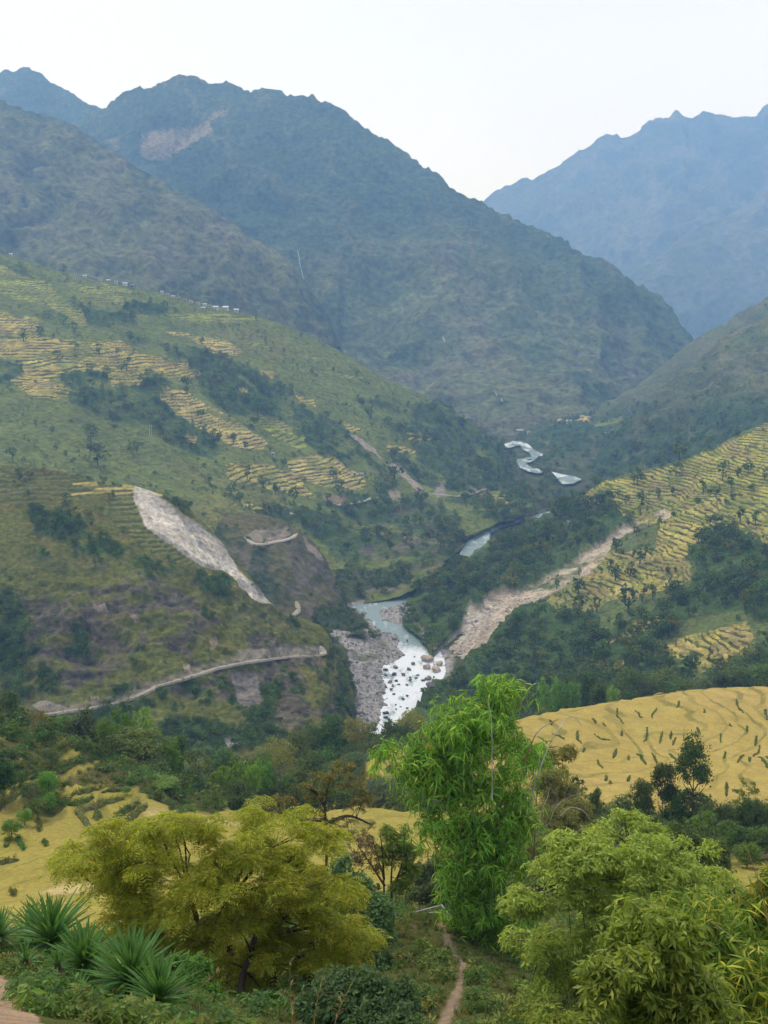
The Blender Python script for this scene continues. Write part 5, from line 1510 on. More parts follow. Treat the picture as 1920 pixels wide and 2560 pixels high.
# ---- woods and scrub on the slopes: lone trees as things, the mass as stuff
def simple_tree(name, mat, seed, n, size, R, z0, nl=8):
    r = np.random.default_rng(seed)
    V, F = crown_leaves(r, round_lobes(r, R, 10.0, z0, nl), n, size, 10)
    Vt, Ft = tube(np.array([(0, 0, -1.5), (0.1, 0, 2), (0, 0.1, 5.5)]), [0.35, 0.28, 0.12], 5)
    me = mesh_from(name, np.concatenate([V, Vt]), [F, Ft + len(V)], mat, False)
    me.materials.append(mat_bark)
    idx = np.zeros(len(F) + len(Ft), np.int32); idx[len(F):] = 1
    me.polygons.foreach_set('material_index', idx)
    return me
FAR = {'round': [simple_tree('slope_tree', mat_leaf_dark, 500 + k, 520, 0.95, 4.2, 1.4) for k in range(4)] + [simple_tree('slope_tree', mat_leaf_mid, 510 + k, 520, 0.95, 4.2, 1.4) for k in range(2)],
       'tall': [simple_tree('slope_tree', mat_leaf_dark, 520 + k, 420, 0.85, 2.5, 1.0) for k in range(3)],
       'wide': [simple_tree('slope_tree', mat_leaf_dark, 530 + k, 620, 1.0, 6.0, 1.0, 11) for k in range(2)]}

def far_tree(pt, px, base_py, w, h, shape, label, group, name='hillside_tree'):
    p = pt.pick(px, base_py, 9)
    me = FAR[shape][RNG.integers(len(FAR[shape]))]
    k = p[1] / FPX
    natural = {'round': 8.6, 'tall': 5.2, 'wide': 12.0}[shape]
    o = link(name, me, None, (p[0], p[1], p[2] - 0.3), (0, 0, RNG.uniform(0, 6.28)), (w * k / natural, w * k / natural, h * k / 10))
    tag(o, label, 'tree', group)
    return o

# (px, base py, width, height, shape, place)  left slope
LEFT_TREES = [(59, 853, 20, 32, 'tall', 'gold'), (101, 838, 26, 22, 'wide', 'gold'), (158, 812, 30, 28, 'round', 'gold'), (187, 833, 16, 28, 'tall', 'gold'), (188, 874, 24, 22, 'round', 'gold'), (248, 884, 18, 26, 'tall', 'gold'), (293, 888, 14, 16, 'round', 'gold'), (317, 926, 22, 34, 'tall', 'gold'), (303, 928, 18, 18, 'round', 'gold'), (145, 900, 28, 24, 'wide', 'gold'),
              (122, 795, 28, 22, 'round', 'gold'), (367, 968, 30, 36, 'round', 'mid'), (395, 970, 30, 38, 'round', 'mid'), (468, 985, 38, 40, 'wide', 'mid'), (430, 998, 14, 14, 'round', 'strip'), (228, 1112, 40, 54, 'round', 'big1'), (245, 1162, 58, 52, 'wide', 'big2'), (333, 1142, 38, 40, 'wide', 'open'), (32, 1152, 30, 36, 'round', 'knoll'), (503, 1044, 24, 22, 'round', 'strip'), (460, 1068, 16, 20, 'round', 'strip'),
              (536, 1112, 34, 42, 'tall', 'strip'), (482, 1060, 7, 20, 'tall', 'strip'), (583, 1108, 18, 28, 'tall', 'strip'), (614, 1118, 18, 16, 'round', 'strip'), (632, 1076, 34, 32, 'wide', 'mid'), (579, 1000, 22, 28, 'round', 'mid'), (644, 1038, 34, 46, 'round', 'mid'), (680, 1040, 22, 30, 'round', 'mid'), (161, 672, 24, 20, 'round', 'top'), (346, 860, 12, 22, 'tall', 'mid'), (325, 852, 18, 24, 'tall', 'mid'), (506, 860, 14, 20, 'tall', 'mid'),
              (108, 1064, 14, 14, 'round', 'open'), (132, 1082, 20, 18, 'round', 'open'), (178, 1058, 14, 12, 'round', 'open'), (287, 1070, 14, 12, 'round', 'open'), (386, 1062, 14, 14, 'round', 'open'), (420, 1100, 22, 22, 'round', 'open'), (618, 1200, 16, 36, 'tall', 'low'), (688, 1238, 16, 34, 'tall', 'low'), (735, 1258, 26, 44, 'round', 'low'), (710, 1166, 22, 22, 'round', 'low'), (733, 1142, 14, 12, 'round', 'low'), (658, 1220, 32, 30, 'round', 'low'), (845, 1230, 40, 30, 'wide', 'low'), (985, 1200, 50, 50, 'round', 'slip'), (1052, 1262, 34, 42, 'round', 'road'),
              (840, 1196, 26, 30, 'round', 'low'), (899, 1210, 8, 14, 'tall', 'low'), (985, 1140, 24, 24, 'round', 'slip'), (1090, 1102, 16, 20, 'tall', 'far'), (1030, 1080, 16, 14, 'round', 'far'), (710, 880, 10, 14, 'tall', 'far'), (780, 935, 10, 16, 'tall', 'far'), (834, 930, 10, 14, 'tall', 'far'), (892, 938, 16, 18, 'round', 'far'), (753, 843, 12, 12, 'round', 'far'), (552, 820, 12, 14, 'round', 'top'), (640, 800, 8, 14, 'tall', 'top'), (440, 780, 16, 12, 'round', 'top'), (392, 782, 12, 12, 'round', 'top'), (313, 772, 10, 10, 'round', 'top'), (225, 766, 10, 14, 'round', 'top'), (245, 726, 10, 10, 'round', 'top')]
PLACE = {'gold': 'on the golden terraces at the far left', 'mid': 'in the wooded gully right of the golden terraces', 'strip': 'beside the long golden terrace strip', 'open': 'on the open grassy slope above the landslide', 'knoll': '', 'top': 'near the hilltop village', 'low': 'around the lowest golden terraces near the road', 'slip': 'beside the narrow bare slip on the left slope', 'road': '', 'far': 'on the smooth grassy shoulder beyond the village', 'big1': '', 'big2': ''}
UNIQ = {'knoll': 'small dark tree on the knoll at the left edge above the landslide', 'road': 'dark tree standing over the road where it rounds the bluff', 'big1': 'large dark round tree, upper of the two big ones above the landslide', 'big2': 'broad dark tree, lower of the two big ones above the landslide'}
SHAPE = {'round': 'small round dark tree', 'tall': 'small slender dark tree', 'wide': 'broad low dark tree'}
for (x, y, w, h, s, pl) in LEFT_TREES:
    far_tree(lh, x, y, w * 1.1, h * 1.1, s, UNIQ.get(pl) or f'{SHAPE[s]} {PLACE[pl]}', 'trees on the left slope')
RIGHT_TREES = [(1593, 1212, 30, 50, 'round', 'edge'), (1585, 1210, 22, 28, 'round', 'edge'), (1697, 1150, 44, 46, 'round', 'peak'), (1772, 1118, 26, 30, 'round', 'crest'), (1843, 1092, 20, 22, 'round', 'crest'), (1650, 1160, 26, 22, 'wide', 'crest'), (1690, 1190, 40, 34, 'wide', 'peak2'), (1607, 1206, 18, 26, 'round', 'edge'), (1645, 1245, 18, 30, 'tall', 'up'), (1682, 1238, 14, 26, 'tall', 'up'), (1603, 1262, 26, 40, 'tall', 'up'), (1600, 1282, 18, 30, 'tall', 'up'), (1758, 1232, 18, 34, 'tall', 'up'), (1828, 1222, 18, 34, 'tall', 'up'), (1845, 1195, 18, 34, 'tall', 'up'), (1870, 1185, 28, 42, 'round', 'up'), (1880, 1230, 16, 32, 'tall', 'up'), (1912, 1200, 16, 34, 'tall', 'up'), (1806, 1200, 28, 50, 'round', 'up'), (1790, 1240, 20, 30, 'round', 'up'), (1832, 1248, 16, 24, 'tall', 'up'),
               (1648, 1320, 14, 34, 'tall', 'slip'), (1790, 1330, 60, 46, 'wide', 'up'), (1745, 1266, 18, 24, 'round', 'up'), (1850, 1305, 26, 44, 'tall', 'up'), (1888, 1310, 20, 40, 'tall', 'up'), (1815, 1262, 18, 16, 'round', 'up'), (1565, 1264, 20, 30, 'round', 'up'), (1544, 1240, 16, 22, 'tall', 'up'), (1540, 1380, 36, 40, 'round', 'mid'), (1600, 1412, 46, 60, 'round', 'mid'), (1575, 1446, 30, 44, 'round', 'mid'), (1540, 1442, 18, 40, 'tall', 'mid'), (1522, 1432, 16, 36, 'tall', 'mid'), (1590, 1340, 24, 26, 'round', 'slip'), (1448, 1440, 12, 26, 'tall', 'slip'), (1392, 1470, 14, 40, 'tall', 'slip'), (1445, 1490, 42, 50, 'round', 'slip'),
               (1571, 1530, 44, 72, 'tall', 'low'), (1538, 1452, 26, 40, 'tall', 'mid'), (1632, 1500, 18, 44, 'tall', 'low'), (1492, 1530, 22, 44, 'tall', 'low'), (1408, 1555, 22, 46, 'tall', 'low'), (1630, 1480, 22, 24, 'round', 'low'), (1605, 1505, 20, 40, 'tall', 'low'), (1500, 1470, 14, 16, 'round', 'mid'), (1440, 1530, 14, 16, 'round', 'low'), (1395, 1300, 56, 62, 'wide', 'house'), (1435, 1296, 26, 30, 'round', 'house2'), (1476, 1280, 50, 44, 'wide', 'edge'), (1500, 1262, 30, 30, 'round', 'edge')]
PLACE_R = {'edge': 'at the lower edge of the right hillside terraces', 'crest': 'on the crest of the right terraces', 'up': 'among the upper golden terraces on the right hillside', 'mid': 'among the middle terraces on the right hillside', 'low': 'among the lower terraces of the right hillside', 'slip': 'beside the bare landslide strip on the right hillside'}
UNIQ_R = {'peak': 'big dark tree on the skyline of the right terraces', 'peak2': 'broad bushy tree just below the big skyline tree', 'house': 'huge dark spreading tree over the riverside houses', 'house2': 'dark tree right of the huge spreading tree by the houses'}
for (x, y, w, h, s, pl) in RIGHT_TREES:
    far_tree(rs, x, y, w * 1.1, h * 1.05, s, UNIQ_R.get(pl) or f'{SHAPE[s]} {PLACE_R[pl]}', 'trees on the right hillside')

def scatter(name, pts, scale, protos, seed, kind='stuff', squash=1.0):
    """A mass of plants nobody could count: one object, instanced over points."""
    col = bpy.data.collections.new(name + '_kinds')
    for me in protos:
        o = bpy.data.objects.new(me.name, me)
        col.objects.link(o)
    me = bpy.data.meshes.new(name)
    me.vertices.add(len(pts)); me.vertices.foreach_set('co', np.asarray(pts, np.float32).ravel())
    a = me.attributes.new('size', 'FLOAT', 'POINT'); a.data.foreach_set('value', np.asarray(scale, np.float32))
    o = link(name, me); o['kind'] = kind
    ng_ = bpy.data.node_groups.new(name, 'GeometryNodeTree')
    ng_.interface.new_socket('Geometry', in_out='INPUT', socket_type='NodeSocketGeometry')
    ng_.interface.new_socket('Geometry', in_out='OUTPUT', socket_type='NodeSocketGeometry')
    gi, go = ng_.nodes.new('NodeGroupInput'), ng_.nodes.new('NodeGroupOutput')
    ip = ng_.nodes.new('GeometryNodeInstanceOnPoints')
    ci = ng_.nodes.new('GeometryNodeCollectionInfo'); ci.inputs[0].default_value = col
    ci.inputs['Separate Children'].default_value = True; ci.inputs['Reset Children'].default_value = True
    m2p = ng_.nodes.new('GeometryNodeMeshToPoints')
    rv_ = ng_.nodes.new('FunctionNodeRandomValue'); rv_.data_type = 'FLOAT_VECTOR'
    rv_.inputs[0].default_value = (-0.08, -0.08, 0); rv_.inputs[1].default_value = (0.08, 0.08, 6.283)
    rv_.inputs['Seed'].default_value = seed
    na = ng_.nodes.new('GeometryNodeInputNamedAttribute'); na.data_type = 'FLOAT'; na.inputs[0].default_value = 'size'
    cx = ng_.nodes.new('ShaderNodeCombineXYZ'); mm = ng_.nodes.new('ShaderNodeMath'); mm.operation = 'MULTIPLY'; mm.inputs[1].default_value = squash
    L = ng_.links
    L.new(gi.outputs[0], m2p.inputs[0]); L.new(m2p.outputs[0], ip.inputs['Points'])
    L.new(ci.outputs[0], ip.inputs['Instance']); ip.inputs['Pick Instance'].default_value = True
    L.new(rv_.outputs[0], ip.inputs['Rotation'])
    L.new(na.outputs[0], cx.inputs[0]); L.new(na.outputs[0], cx.inputs[1]); L.new(na.outputs[0], mm.inputs[0]); L.new(mm.outputs[0], cx.inputs[2])
    L.new(cx.outputs[0], ip.inputs['Scale']); L.new(ip.outputs[0], go.inputs[0])
    md = o.modifiers.new('plants', 'NODES'); md.node_group = ng_
    return o

CLEAR = [[(1140, 1392), (1160, 1361), (1183, 1330), (1225, 1319), (1242, 1309), (1300, 1298), (1390, 1276), (1390, 1288), (1300, 1308), (1246, 1325), (1228, 1345), (1215, 1385), (1180, 1400)], [(1390, 1184), (1401, 1189), (1435, 1195), (1452, 1202), (1431, 1215), (1400, 1212)], [(1265, 1105), (1310, 1100), (1355, 1138), (1350, 1190), (1310, 1185), (1285, 1155), (1300, 1130), (1268, 1122)], RIVER,
         [(x_, y_) for x_, y_ in SLIP if y_ > 1470 or True], SLIDE, slip]
def wood(name, pt, weight, n, lo_, hi_, protos, seed):
    """Plants over a slope; none grows where it would stand on or hide bare slips and open water."""
    p, i = sample_patch(pt, weight, n, seed)
    r = np.random.default_rng(seed)
    s_ = r.uniform(lo_, hi_, n) * (0.8 + 0.5 * vnoise(p, 40, seed))
    ok = np.ones(n, bool)
    for f in (0.0, 0.35, 0.7):
        ax, ay = to_pixels(p + np.array([0, 0, 1.0]) * (10 * f * s_)[:, None])
        for poly in CLEAR:
            ok &= ~in_poly(ax, ay, poly)
    p, s_ = p[ok], s_[ok]
    return scatter(name, p - np.array([0, 0, 0.4]), s_, protos, seed)
bush_d, bush_m, bush_o = make_bush(mat_leaf_dark, 540, 260), make_bush(mat_leaf_mid, 541, 260), make_bush(mat_leaf_olive, 542, 200)
FAR['light'] = [simple_tree('slope_tree', mat_leaf_mid, 545, 520, 0.95, 4.2, 1.2), simple_tree('slope_tree', mat_leaf_olive, 546, 480, 0.95, 4.4, 1.4)]
ALLFAR = FAR['round'] + FAR['wide'] + FAR['tall'][:1] + FAR['light']
wood('wood', lh, lh.wood ** 1.2, 1500, 0.35, 1.0, ALLFAR, 601)
wood('scrub', lh, np.clip(1 - lf - lh.wood, 0, 1) * (0.15 + sstep(0.0, 0.5, fbm(lh.P, 40, 3, 611))) + 0.10 * lf, 2600, 0.12, 0.5, [bush_d, bush_m, bush_o, FAR['round'][0], FAR['tall'][0]], 602)
wood('wood', rs, rs.wood ** 1.2, 1800, 0.45, 1.1, ALLFAR, 603)
wood('scrub', rs, np.clip(1 - rs.wood - sp, 0, 1) * (0.25 + sstep(0.0, 0.5, fbm(rs.P, 25, 3, 612))) * (1 - 0.55 * rf), 1500, 0.10, 0.42, [bush_d, bush_m, bush_o, FAR['tall'][0], FAR['round'][1]], 604)
wood('scrub', fh, fh.wood ** 1.1, 2200, 0.12, 0.5, [bush_d, bush_m, FAR['round'][0]], 605)
wood('scrub', fh, np.clip(1 - sl - fh.tm, 0, 1) * sstep(-0.2, 0.5, fbm(fh.P, 14, 3, 613)), 1500, 0.06, 0.2, [bush_d, bush_m, bush_o, bush_o], 606)
wood('scrub', bl, bl.wood + 0.06, 320, 0.15, 0.5, [bush_d, bush_m, FAR['round'][1]], 607)
pf = PATCH['right_hill_far']; wood('wood', pf, pf.wood, 900, 0.5, 1.0, FAR['round'], 608)
pf = PATCH['right_hill']; wood('wood', pf, pf.wood + 0.03, 700, 0.4, 0.9, FAR['round'], 609)
wood('scrub', pf, 0.2 + sstep(0.0, 0.4, fbm(pf.P, 30, 3, 619)), 2600, 0.10, 0.42, [bush_d, bush_m, bush_o], 620)
# floodplain and bank bushes
fp_x, fp_y = to_pixels(vf.P)
fm = in_poly(fp_x, fp_y, [(1090, 1440), (1150, 1360), (1200, 1320), (1380, 1270), (1420, 1215), (1390, 1180), (1320, 1170), (1290, 1120), (1240, 1100), (1150, 1230), (1100, 1330), (1000, 1430)])
wood('wood', vf, fm * 1.0, 420, 0.5, 1.0, ALLFAR, 610)
bx = veg * (1 - bar)
wood('wood', bk, bx + left * sstep(8, 16, sd) * in_poly(px_b := to_pixels(bk.P)[0], to_pixels(bk.P)[1], [(790, 1510), (900, 1520), (945, 1570), (955, 1610), (900, 1600), (830, 1570)]) * 2, 330, 0.25, 0.7, ALLFAR, 615)
# undergrowth hiding the drop behind the fields
ux, uy = ng.px, ng.py
um = scrub * sstep(62, 90, ng.P[..., 1]) * (ng.P[..., 1] < 520)
wood('undergrowth', ng, um, 1800, 0.18, 0.5, [bush_d, bush_m, FAR['round'][0], bush_d], 616)
# ================================================================== foreground plants
mat_acacia = leaf_material('feathery_olive_leaves', (0.415, 0.440, 0.034), 0.40, 0.52, 0.01, (0.47, 0.38, 0.040), 0.25)
mat_bamboo = leaf_material('bamboo_leaves', (0.200, 0.385, 0.042), 0.60, 0.45, 0.018, (0.42, 0.44, 0.055), 0.22)
mat_bamboo_y = leaf_material('yellowing_bamboo_leaves', (0.175, 0.290, 0.028), 0.30, 0.42, 0.01, (0.42, 0.40, 0.045), 0.30)
mat_pinnate = leaf_material('olive_pinnate_leaves', (0.325, 0.415, 0.075), 0.45, 0.48, 0.01, (0.48, 0.33, 0.07), 0.14)
mat_broad = leaf_material('broad_green_leaves', (0.265, 0.360, 0.050), 0.45, 0.46, 0.01, (0.33, 0.36, 0.06), 0.25)
mat_blue = leaf_material('blue_green_leaves', (0.115, 0.205, 0.065), 0.35, 0.40, 0.01)
mat_brownleaf = leaf_material('reddish_leaves', (0.165, 0.110, 0.045), 0.35, 0.35, 0.02)
mat_orange = leaf_material('olive_and_orange_leaves', (0.165, 0.195, 0.045), 0.35, 0.40, 0.01, (0.40, 0.23, 0.045), 0.30)
mat_yucca = leaf_material('sword_leaves', (0.130, 0.265, 0.075), 0.35, 0.30, 0.01, rough=0.45, spec=0.4)
mat_grass = leaf_material('grass_blades', (0.125, 0.175, 0.035), 0.40, 0.40, 0.02, (0.24, 0.20, 0.07), 0.35)
mat_weed = leaf_material('weed_leaves', (0.085, 0.170, 0.030), 0.35, 0.40, 0.02)
mat_straw = plain_material('dry_stalk', (0.33, 0.24, 0.09), 0.2, 0.3, 0.9, 0.2)
mat_culm = plain_material('green_culm', (0.22, 0.26, 0.07), 0.3, 0.25, 0.6, 0.1)
mat_deadculm = plain_material('bleached_culm', (0.50, 0.47, 0.42), 0.6, 0.25, 0.8, 0.2, (0.36, 0.33, 0.29))
mat_rustculm = plain_material('rusty_culm', (0.42, 0.20, 0.06), 0.8, 0.3, 0.8, 0.2, (0.56, 0.50, 0.42))
mat_pole = plain_material('weathered_pole', (0.46, 0.44, 0.40), 0.3, 0.25, 0.9, 0.3)

def strip(path, width, side):
    """Flat blade along a path: two vertices per station."""
    side = unit(np.asarray(side, float))
    w = np.asarray(width)[:, None] * 0.5
    V = np.stack([path - side * w, path + side * w], 1).reshape(-1, 3)
    k = len(path)
    i = np.arange(k - 1) * 2
    return V, np.stack([i, i + 1, i + 3, i + 2], 1)

def tmpl_bamboo(r, n=8, L=0.26, wd=0.030, st=4):
    """A hanging fan of long pointed leaves at a twig tip."""
    parts = []
    for k in range(n):
        a = r.uniform(0, 6.283); el = r.uniform(-0.9, 0.55)
        d = np.array([math.cos(a) * math.cos(el), math.sin(a) * math.cos(el), math.sin(el)])
        l = L * r.uniform(0.7, 1.25)
        t = np.linspace(0, 1, st)
        p = d[None] * (t * l)[:, None] + np.array([0, 0, -1.0]) * (0.55 * l * t ** 2)[:, None]
        w = wd * r.uniform(0.8, 1.2) * np.array([0.25, 1.0, 0.8, 0.06] if st == 4 else [0.3, 1.0, 0.06])
        parts.append(strip(p, w, np.cross(d, [0, 0, 1.0]) + 0.3 * r.normal(size=3)))
    return join(parts)

def tmpl_frond(r, n=5, L=0.42, pairs=6, lw=0.042):
    """Feathery twice-cut leaves hanging round a twig."""
    parts = []
    for k in range(n):
        a = k * 6.283 / n + r.uniform(-.5, .5)
        h = np.array([math.cos(a), math.sin(a), 0])
        l = L * r.uniform(0.75, 1.2)
        t = np.linspace(0.18, 1, pairs)
        p = h[None] * (t * l * 0.92)[:, None] + np.array([0, 0, 1.0]) * (l * (0.26 * t - 0.62 * t ** 2))[:, None]
        s = np.array([-h[1], h[0], 0])
        ll = l * 0.36 * np.sin(np.clip(t * 1.05, 0, 1) * 2.6 + 0.35)
        for sg in (-1, 1):
            d = s[None] * sg + h[None] * 0.45 + np.array([0, 0, -0.35])
            c = p + unit(d) * ll[:, None] * 0.5
            V, F = leaf_quads(c, d, np.tile(np.array([0, 0, 1.0]) + 0.25 * r.normal(size=3), (pairs, 1)), ll, lw * 1.0)
            parts.append((V, F))
    return join(parts)

def tmpl_whorl(r, n=7, L=0.15, wd=0.055, droop=0.5):
    """Broad pointed leaves spreading and hanging round a twig end."""
    a = np.arange(n) * 2.4 + r.uniform(-.4, .4, n)
    el = r.uniform(-0.7, 0.35, n)
    d = np.stack([np.cos(a) * np.cos(el), np.sin(a) * np.cos(el), np.sin(el) - droop * 0.4], 1)
    d = unit(d)
    l = L * r.uniform(0.75, 1.25, n)
    c = d * (l * 0.62)[:, None] + np.array([0, 0, 1]) * r.uniform(-0.3, 0.3, (n, 1)) * L
    return leaf_quads(c, d, np.array([0, 0, 1.0]) + 0.35 * r.normal(size=(n, 3)), l, wd * r.uniform(0.8, 1.2, n), 0.12)

def place(tmpls, pts, sc, r, tilt=0.35, out=None, outw=0.0):
    """Copies of small templates at many points, turned and tilted at random: one mesh's worth of vertices and faces."""
    Vs, Fs, off = [], [], 0
    pick = r.integers(len(tmpls), size=len(pts))
    for k, (V, F) in enumerate(tmpls):
        m = pick == k
        n = int(m.sum())
        if not n:
            continue
        a = r.uniform(0, 6.283, n)
        z = unit(np.stack([r.normal(size=n) * tilt, r.normal(size=n) * tilt, np.ones(n)], 1) + (0 if out is None else out[m] * outw))
        x = unit(np.cross(np.stack([-np.sin(a), np.cos(a), 0 * a], 1), z))
        y = np.cross(z, x)
        R = np.stack([x, y, z], 2)
        Q = np.einsum('nij,vj->nvi', R, V) * sc[m][:, None, None] + pts[m][:, None]
        Vs.append(Q.reshape(-1, 3))
        Fs.append((F[None] + (np.arange(n) * len(V))[:, None, None]).reshape(-1, F.shape[1]) + off)
        off += n * len(V)
    return np.concatenate(Vs), np.concatenate(Fs)

def lobe(px, py, Y, rx, ry, ryd=None):
    """Ellipsoid lobe seen at photo pixel (px, py), rx by ry pixels across, at forward distance Y."""
    k = Y / FPX / 0.97
    return (world_points(px, py, Y), np.array([rx * k, (ryd if ryd is not None else 0.9 * rx) * k, ry * k]))

def lobe_points(r, lobes, n, shell=(0.65, 1.05), up=0.25):
    a = np.array([(q[1][0] * q[1][1] * q[1][2]) ** (2 / 3) for q in lobes])
    k = r.choice(len(lobes), n, p=a / a.sum())
    u = unit(r.normal(size=(n, 3)) + np.array([0, 0, up]))
    C = np.array([q[0] for q in lobes])[k]; R = np.array([q[1] for q in lobes])[k]
    return C + R * u * r.uniform(*shell, (n, 1)), u

def pad_points(r, lobes, pads, per, pr, thick=0.12, up=0.25, shell=(0.55, 1.0)):
    """Flat layered pads of twigs over the lobes: drooping at their rims."""
    c, u = lobe_points(r, lobes, pads, shell, up)
    rr = np.sqrt(r.uniform(0, 1, (pads, per))) * (pr * r.uniform(0.6, 1.3, (pads, 1)))
    a = r.uniform(0, 6.283, (pads, per))
    p = c[:, None] + np.stack([np.cos(a) * rr, np.sin(a) * rr, -0.35 * rr ** 2 / pr + r.normal(size=a.shape) * thick * pr], 2)
    o = np.stack([np.cos(a), np.sin(a), 0 * a], 2) * (rr / pr)[..., None]
    return p.reshape(-1, 3), o.reshape(-1, 3), c

def branch_tubes(r, base, joints, tips, rad, n_sub=2):
    """Limbs from the joints to tips, thinning outwards."""
    parts = []
    for t in tips:
        j = joints[np.argmin(np.linalg.norm(joints - t, axis=1) + r.uniform(0, 0.8, len(joints)))]
        m = (j + t) / 2 + r.normal(size=3) * 0.08 * np.linalg.norm(t - j) + np.array([0, 0, 0.05 * np.linalg.norm(t - j)])
        parts.append(tube(np.array([j, m, t]), np.array([rad, rad * 0.6, rad * 0.2]), 5))
    return join(parts)

def poly_lobes(r, poly, Y, n, rx, ry, depth):
    """Many small uneven lobes filling an outline, set at different depths, the middle ones nearer."""
    poly = np.array(poly, float)
    lo_, hi_ = poly.min(0), poly.max(0)
    out = []
    cx, cy = poly.mean(0)
    while len(out) < n:
        x, y = r.uniform(lo_, hi_)
        if in_poly(np.array([x]), np.array([y]), poly)[0]:
            e = min(1.0, math.hypot((x - cx) / (hi_[0] - lo_[0]), (y - cy) / (hi_[1] - lo_[1])) * 2)
            out.append(lobe(x, y, Y + r.uniform(-depth, depth) * 0.6 - depth * 0.5 * (1 - e), r.uniform(*rx), r.uniform(*ry)))
    return out

def gz(px, py, Y):
    p = world_points(px, py, Y)
    return np.array([p[0], Y, ground_at(p[0], Y)])

def bent(points, k=14):
    """Smooth curve through a few world points."""
    P = np.array(points, float)
    t = np.concatenate([[0], np.cumsum(np.linalg.norm(np.diff(P, axis=0), axis=1))])
    return pchip(P, t, np.linspace(0, t[-1], k))

def local(V, o):
    return V - np.asarray(o)

def make_tree(name, label, base, foliage, wood_parts, cat='tree', group=None):
    """foliage: list of (part name, V, F, material); wood_parts: list of (part name, V, F, material); all in world space."""
    root = empty(name, tuple(base))
    tag(root, label, cat, group)
    for nm, V, F, m in foliage:
        link(nm, mesh_from(nm, local(V, base), F, m, False), root)
    for nm, V, F, m in wood_parts:
        link(nm, mesh_from(nm, local(V, base), F, m, True), root)
    return root

# ------------------------------------------------------------------ the big feathery tree
r = np.random.default_rng(701)
YA = 38.0
OUT_A = [(160, 2135), (230, 2090), (300, 2100), (340, 2075), (420, 2030), (500, 2035), (560, 2005), (640, 2015), (720, 2005), (800, 2060), (840, 2150), (880, 2250), (905, 2410), (850, 2440), (760, 2430), (650, 2465), (580, 2425), (500, 2375), (400, 2360), (320, 2350), (245, 2295), (310, 2230), (190, 2180)]
L = poly_lobes(r, OUT_A, YA, 125, (38, 85), (16, 34), 3.2)
fr_t = [tmpl_frond(r, 4, 0.55, 6, 0.052) for _ in range(5)]
p, o, pads = pad_points(r, L, 430, 11, 0.48, 0.08, 0.5, (0.3, 1.1))
V, F = place(fr_t, p, r.uniform(0.75, 1.2, len(p)), r, 0.25, o, 0.5)
base = gz(560, 2530, 35.5)
trunks = []
J = []
for k, (bx, by, tx, ty) in enumerate([(605, 2530, 640, 2330), (520, 2520, 500, 2330), (660, 2530, 700, 2360), (300, 2480, 330, 2300), (450, 2500, 430, 2330), (560, 2520, 570, 2250)]):
    b0 = gz(bx, by, 35.5 + 0.4 * k); e0 = world_points(tx, ty, 37 + 0.4 * k)
    c_ = bent([b0 - [0, 0, .3], b0 * 0.6 + e0 * 0.4 + r.normal(size=3) * 0.15, e0, e0 + np.array([0.3 * (k - 2.5), 0.3, 1.4])], 9)
    Vt, Ft = tube(c_, np.linspace(0.17, 0.05, 9), 7)
    trunks.append(('trunk', Vt, Ft, mat_bark)); J += list(c_[3:])
Vb, Fb_ = branch_tubes(r, base, np.array(J), pads[::4], 0.05)
make_tree('feathery_tree', 'large olive-yellow feathery tree with several dark trunks in the left foreground', base, [('foliage', V, F, mat_acacia)], trunks + [('branches', Vb, Fb_, mat_bark)])

# ------------------------------------------------------------------ the tall bamboo clump
def bamboo_clump(name, label, lobes, n, base, culm_tops, mat, seed, leafL, nleaf, sprays, group=None, yellow=None, cluster=6):
    r = np.random.default_rng(seed)
    T = [tmpl_bamboo(r, nleaf, leafL, leafL * 0.14, 4 if leafL < 0.4 else 3) for _ in range(6)]
    nc = n // cluster
    c, u = lobe_points(r, lobes, nc, (0.55, 1.05), 0.3)
    # hanging branch plumes: each a string of fans sloping out and down
    st = r.uniform(0.0, 1.0, (nc, cluster))
    dirn = unit(u * np.array([1, 1, 0.2]) + r.normal(size=u.shape) * 0.4)
    ln = leafL * 2.0
    p = c[:, None] + dirn[:, None] * (st * ln)[..., None] + np.array([0, 0, -1.0]) * (st ** 2 * ln * 0.8)[..., None] + r.normal(size=(nc, cluster, 3)) * leafL * 0.45
    p = p.reshape(-1, 3)
    o = np.repeat(dirn, cluster, 0)
    root = empty(name, tuple(base)); tag(root, label, 'bamboo', group)
    vis = np.argsort(p[:, 1] - 0.15 * p[:, 2])
    near = np.zeros(len(p), bool)
    if sprays:
        near[vis[:sprays]] = True
    V, F = place(T, p[~near], r.uniform(0.75, 1.25, int((~near).sum())), r, 0.35, o[~near], 0.5)
    f = link('foliage', mesh_from('foliage', local(V, base), F, mat, False), root)
    if sprays:
        f['kind'] = 'stuff'
        ms = [mesh_from('leaf_spray', *t, mat, False) for t in T]
        for q in np.where(near)[0]:
            z = unit(np.array([r.normal() * .35, r.normal() * .35, 1.0]) + o[q] * 0.5)
            ob = link('leaf_spray', ms[r.integers(6)], root, tuple(p[q] - base))
            ob.rotation_euler = (Vector(z).to_track_quat('Z', 'Y').to_matrix() @ Matrix.Rotation(r.uniform(0, 6.28), 3, 'Z')).to_euler()
            ob.scale = (r.uniform(0.8, 1.25),) * 3
    for k, tp in enumerate(culm_tops):
        b0 = base + np.array([r.normal() * 0.5, r.normal() * 0.5, -0.2])
        c_ = bent([b0, b0 * 0.45 + tp * 0.55 + np.array([0, 0, 0.12 * np.linalg.norm(tp - b0)]) - 0.25 * (tp - b0) * np.array([1, 1, 0]), tp], 12)
        V, F = tube(c_, np.linspace(0.045, 0.012, 12), 6)
        link('culm', mesh_from('culm', local(V, base), F, mat_culm, True), root)
    return root
YB = 56.0
r = np.random.default_rng(709)
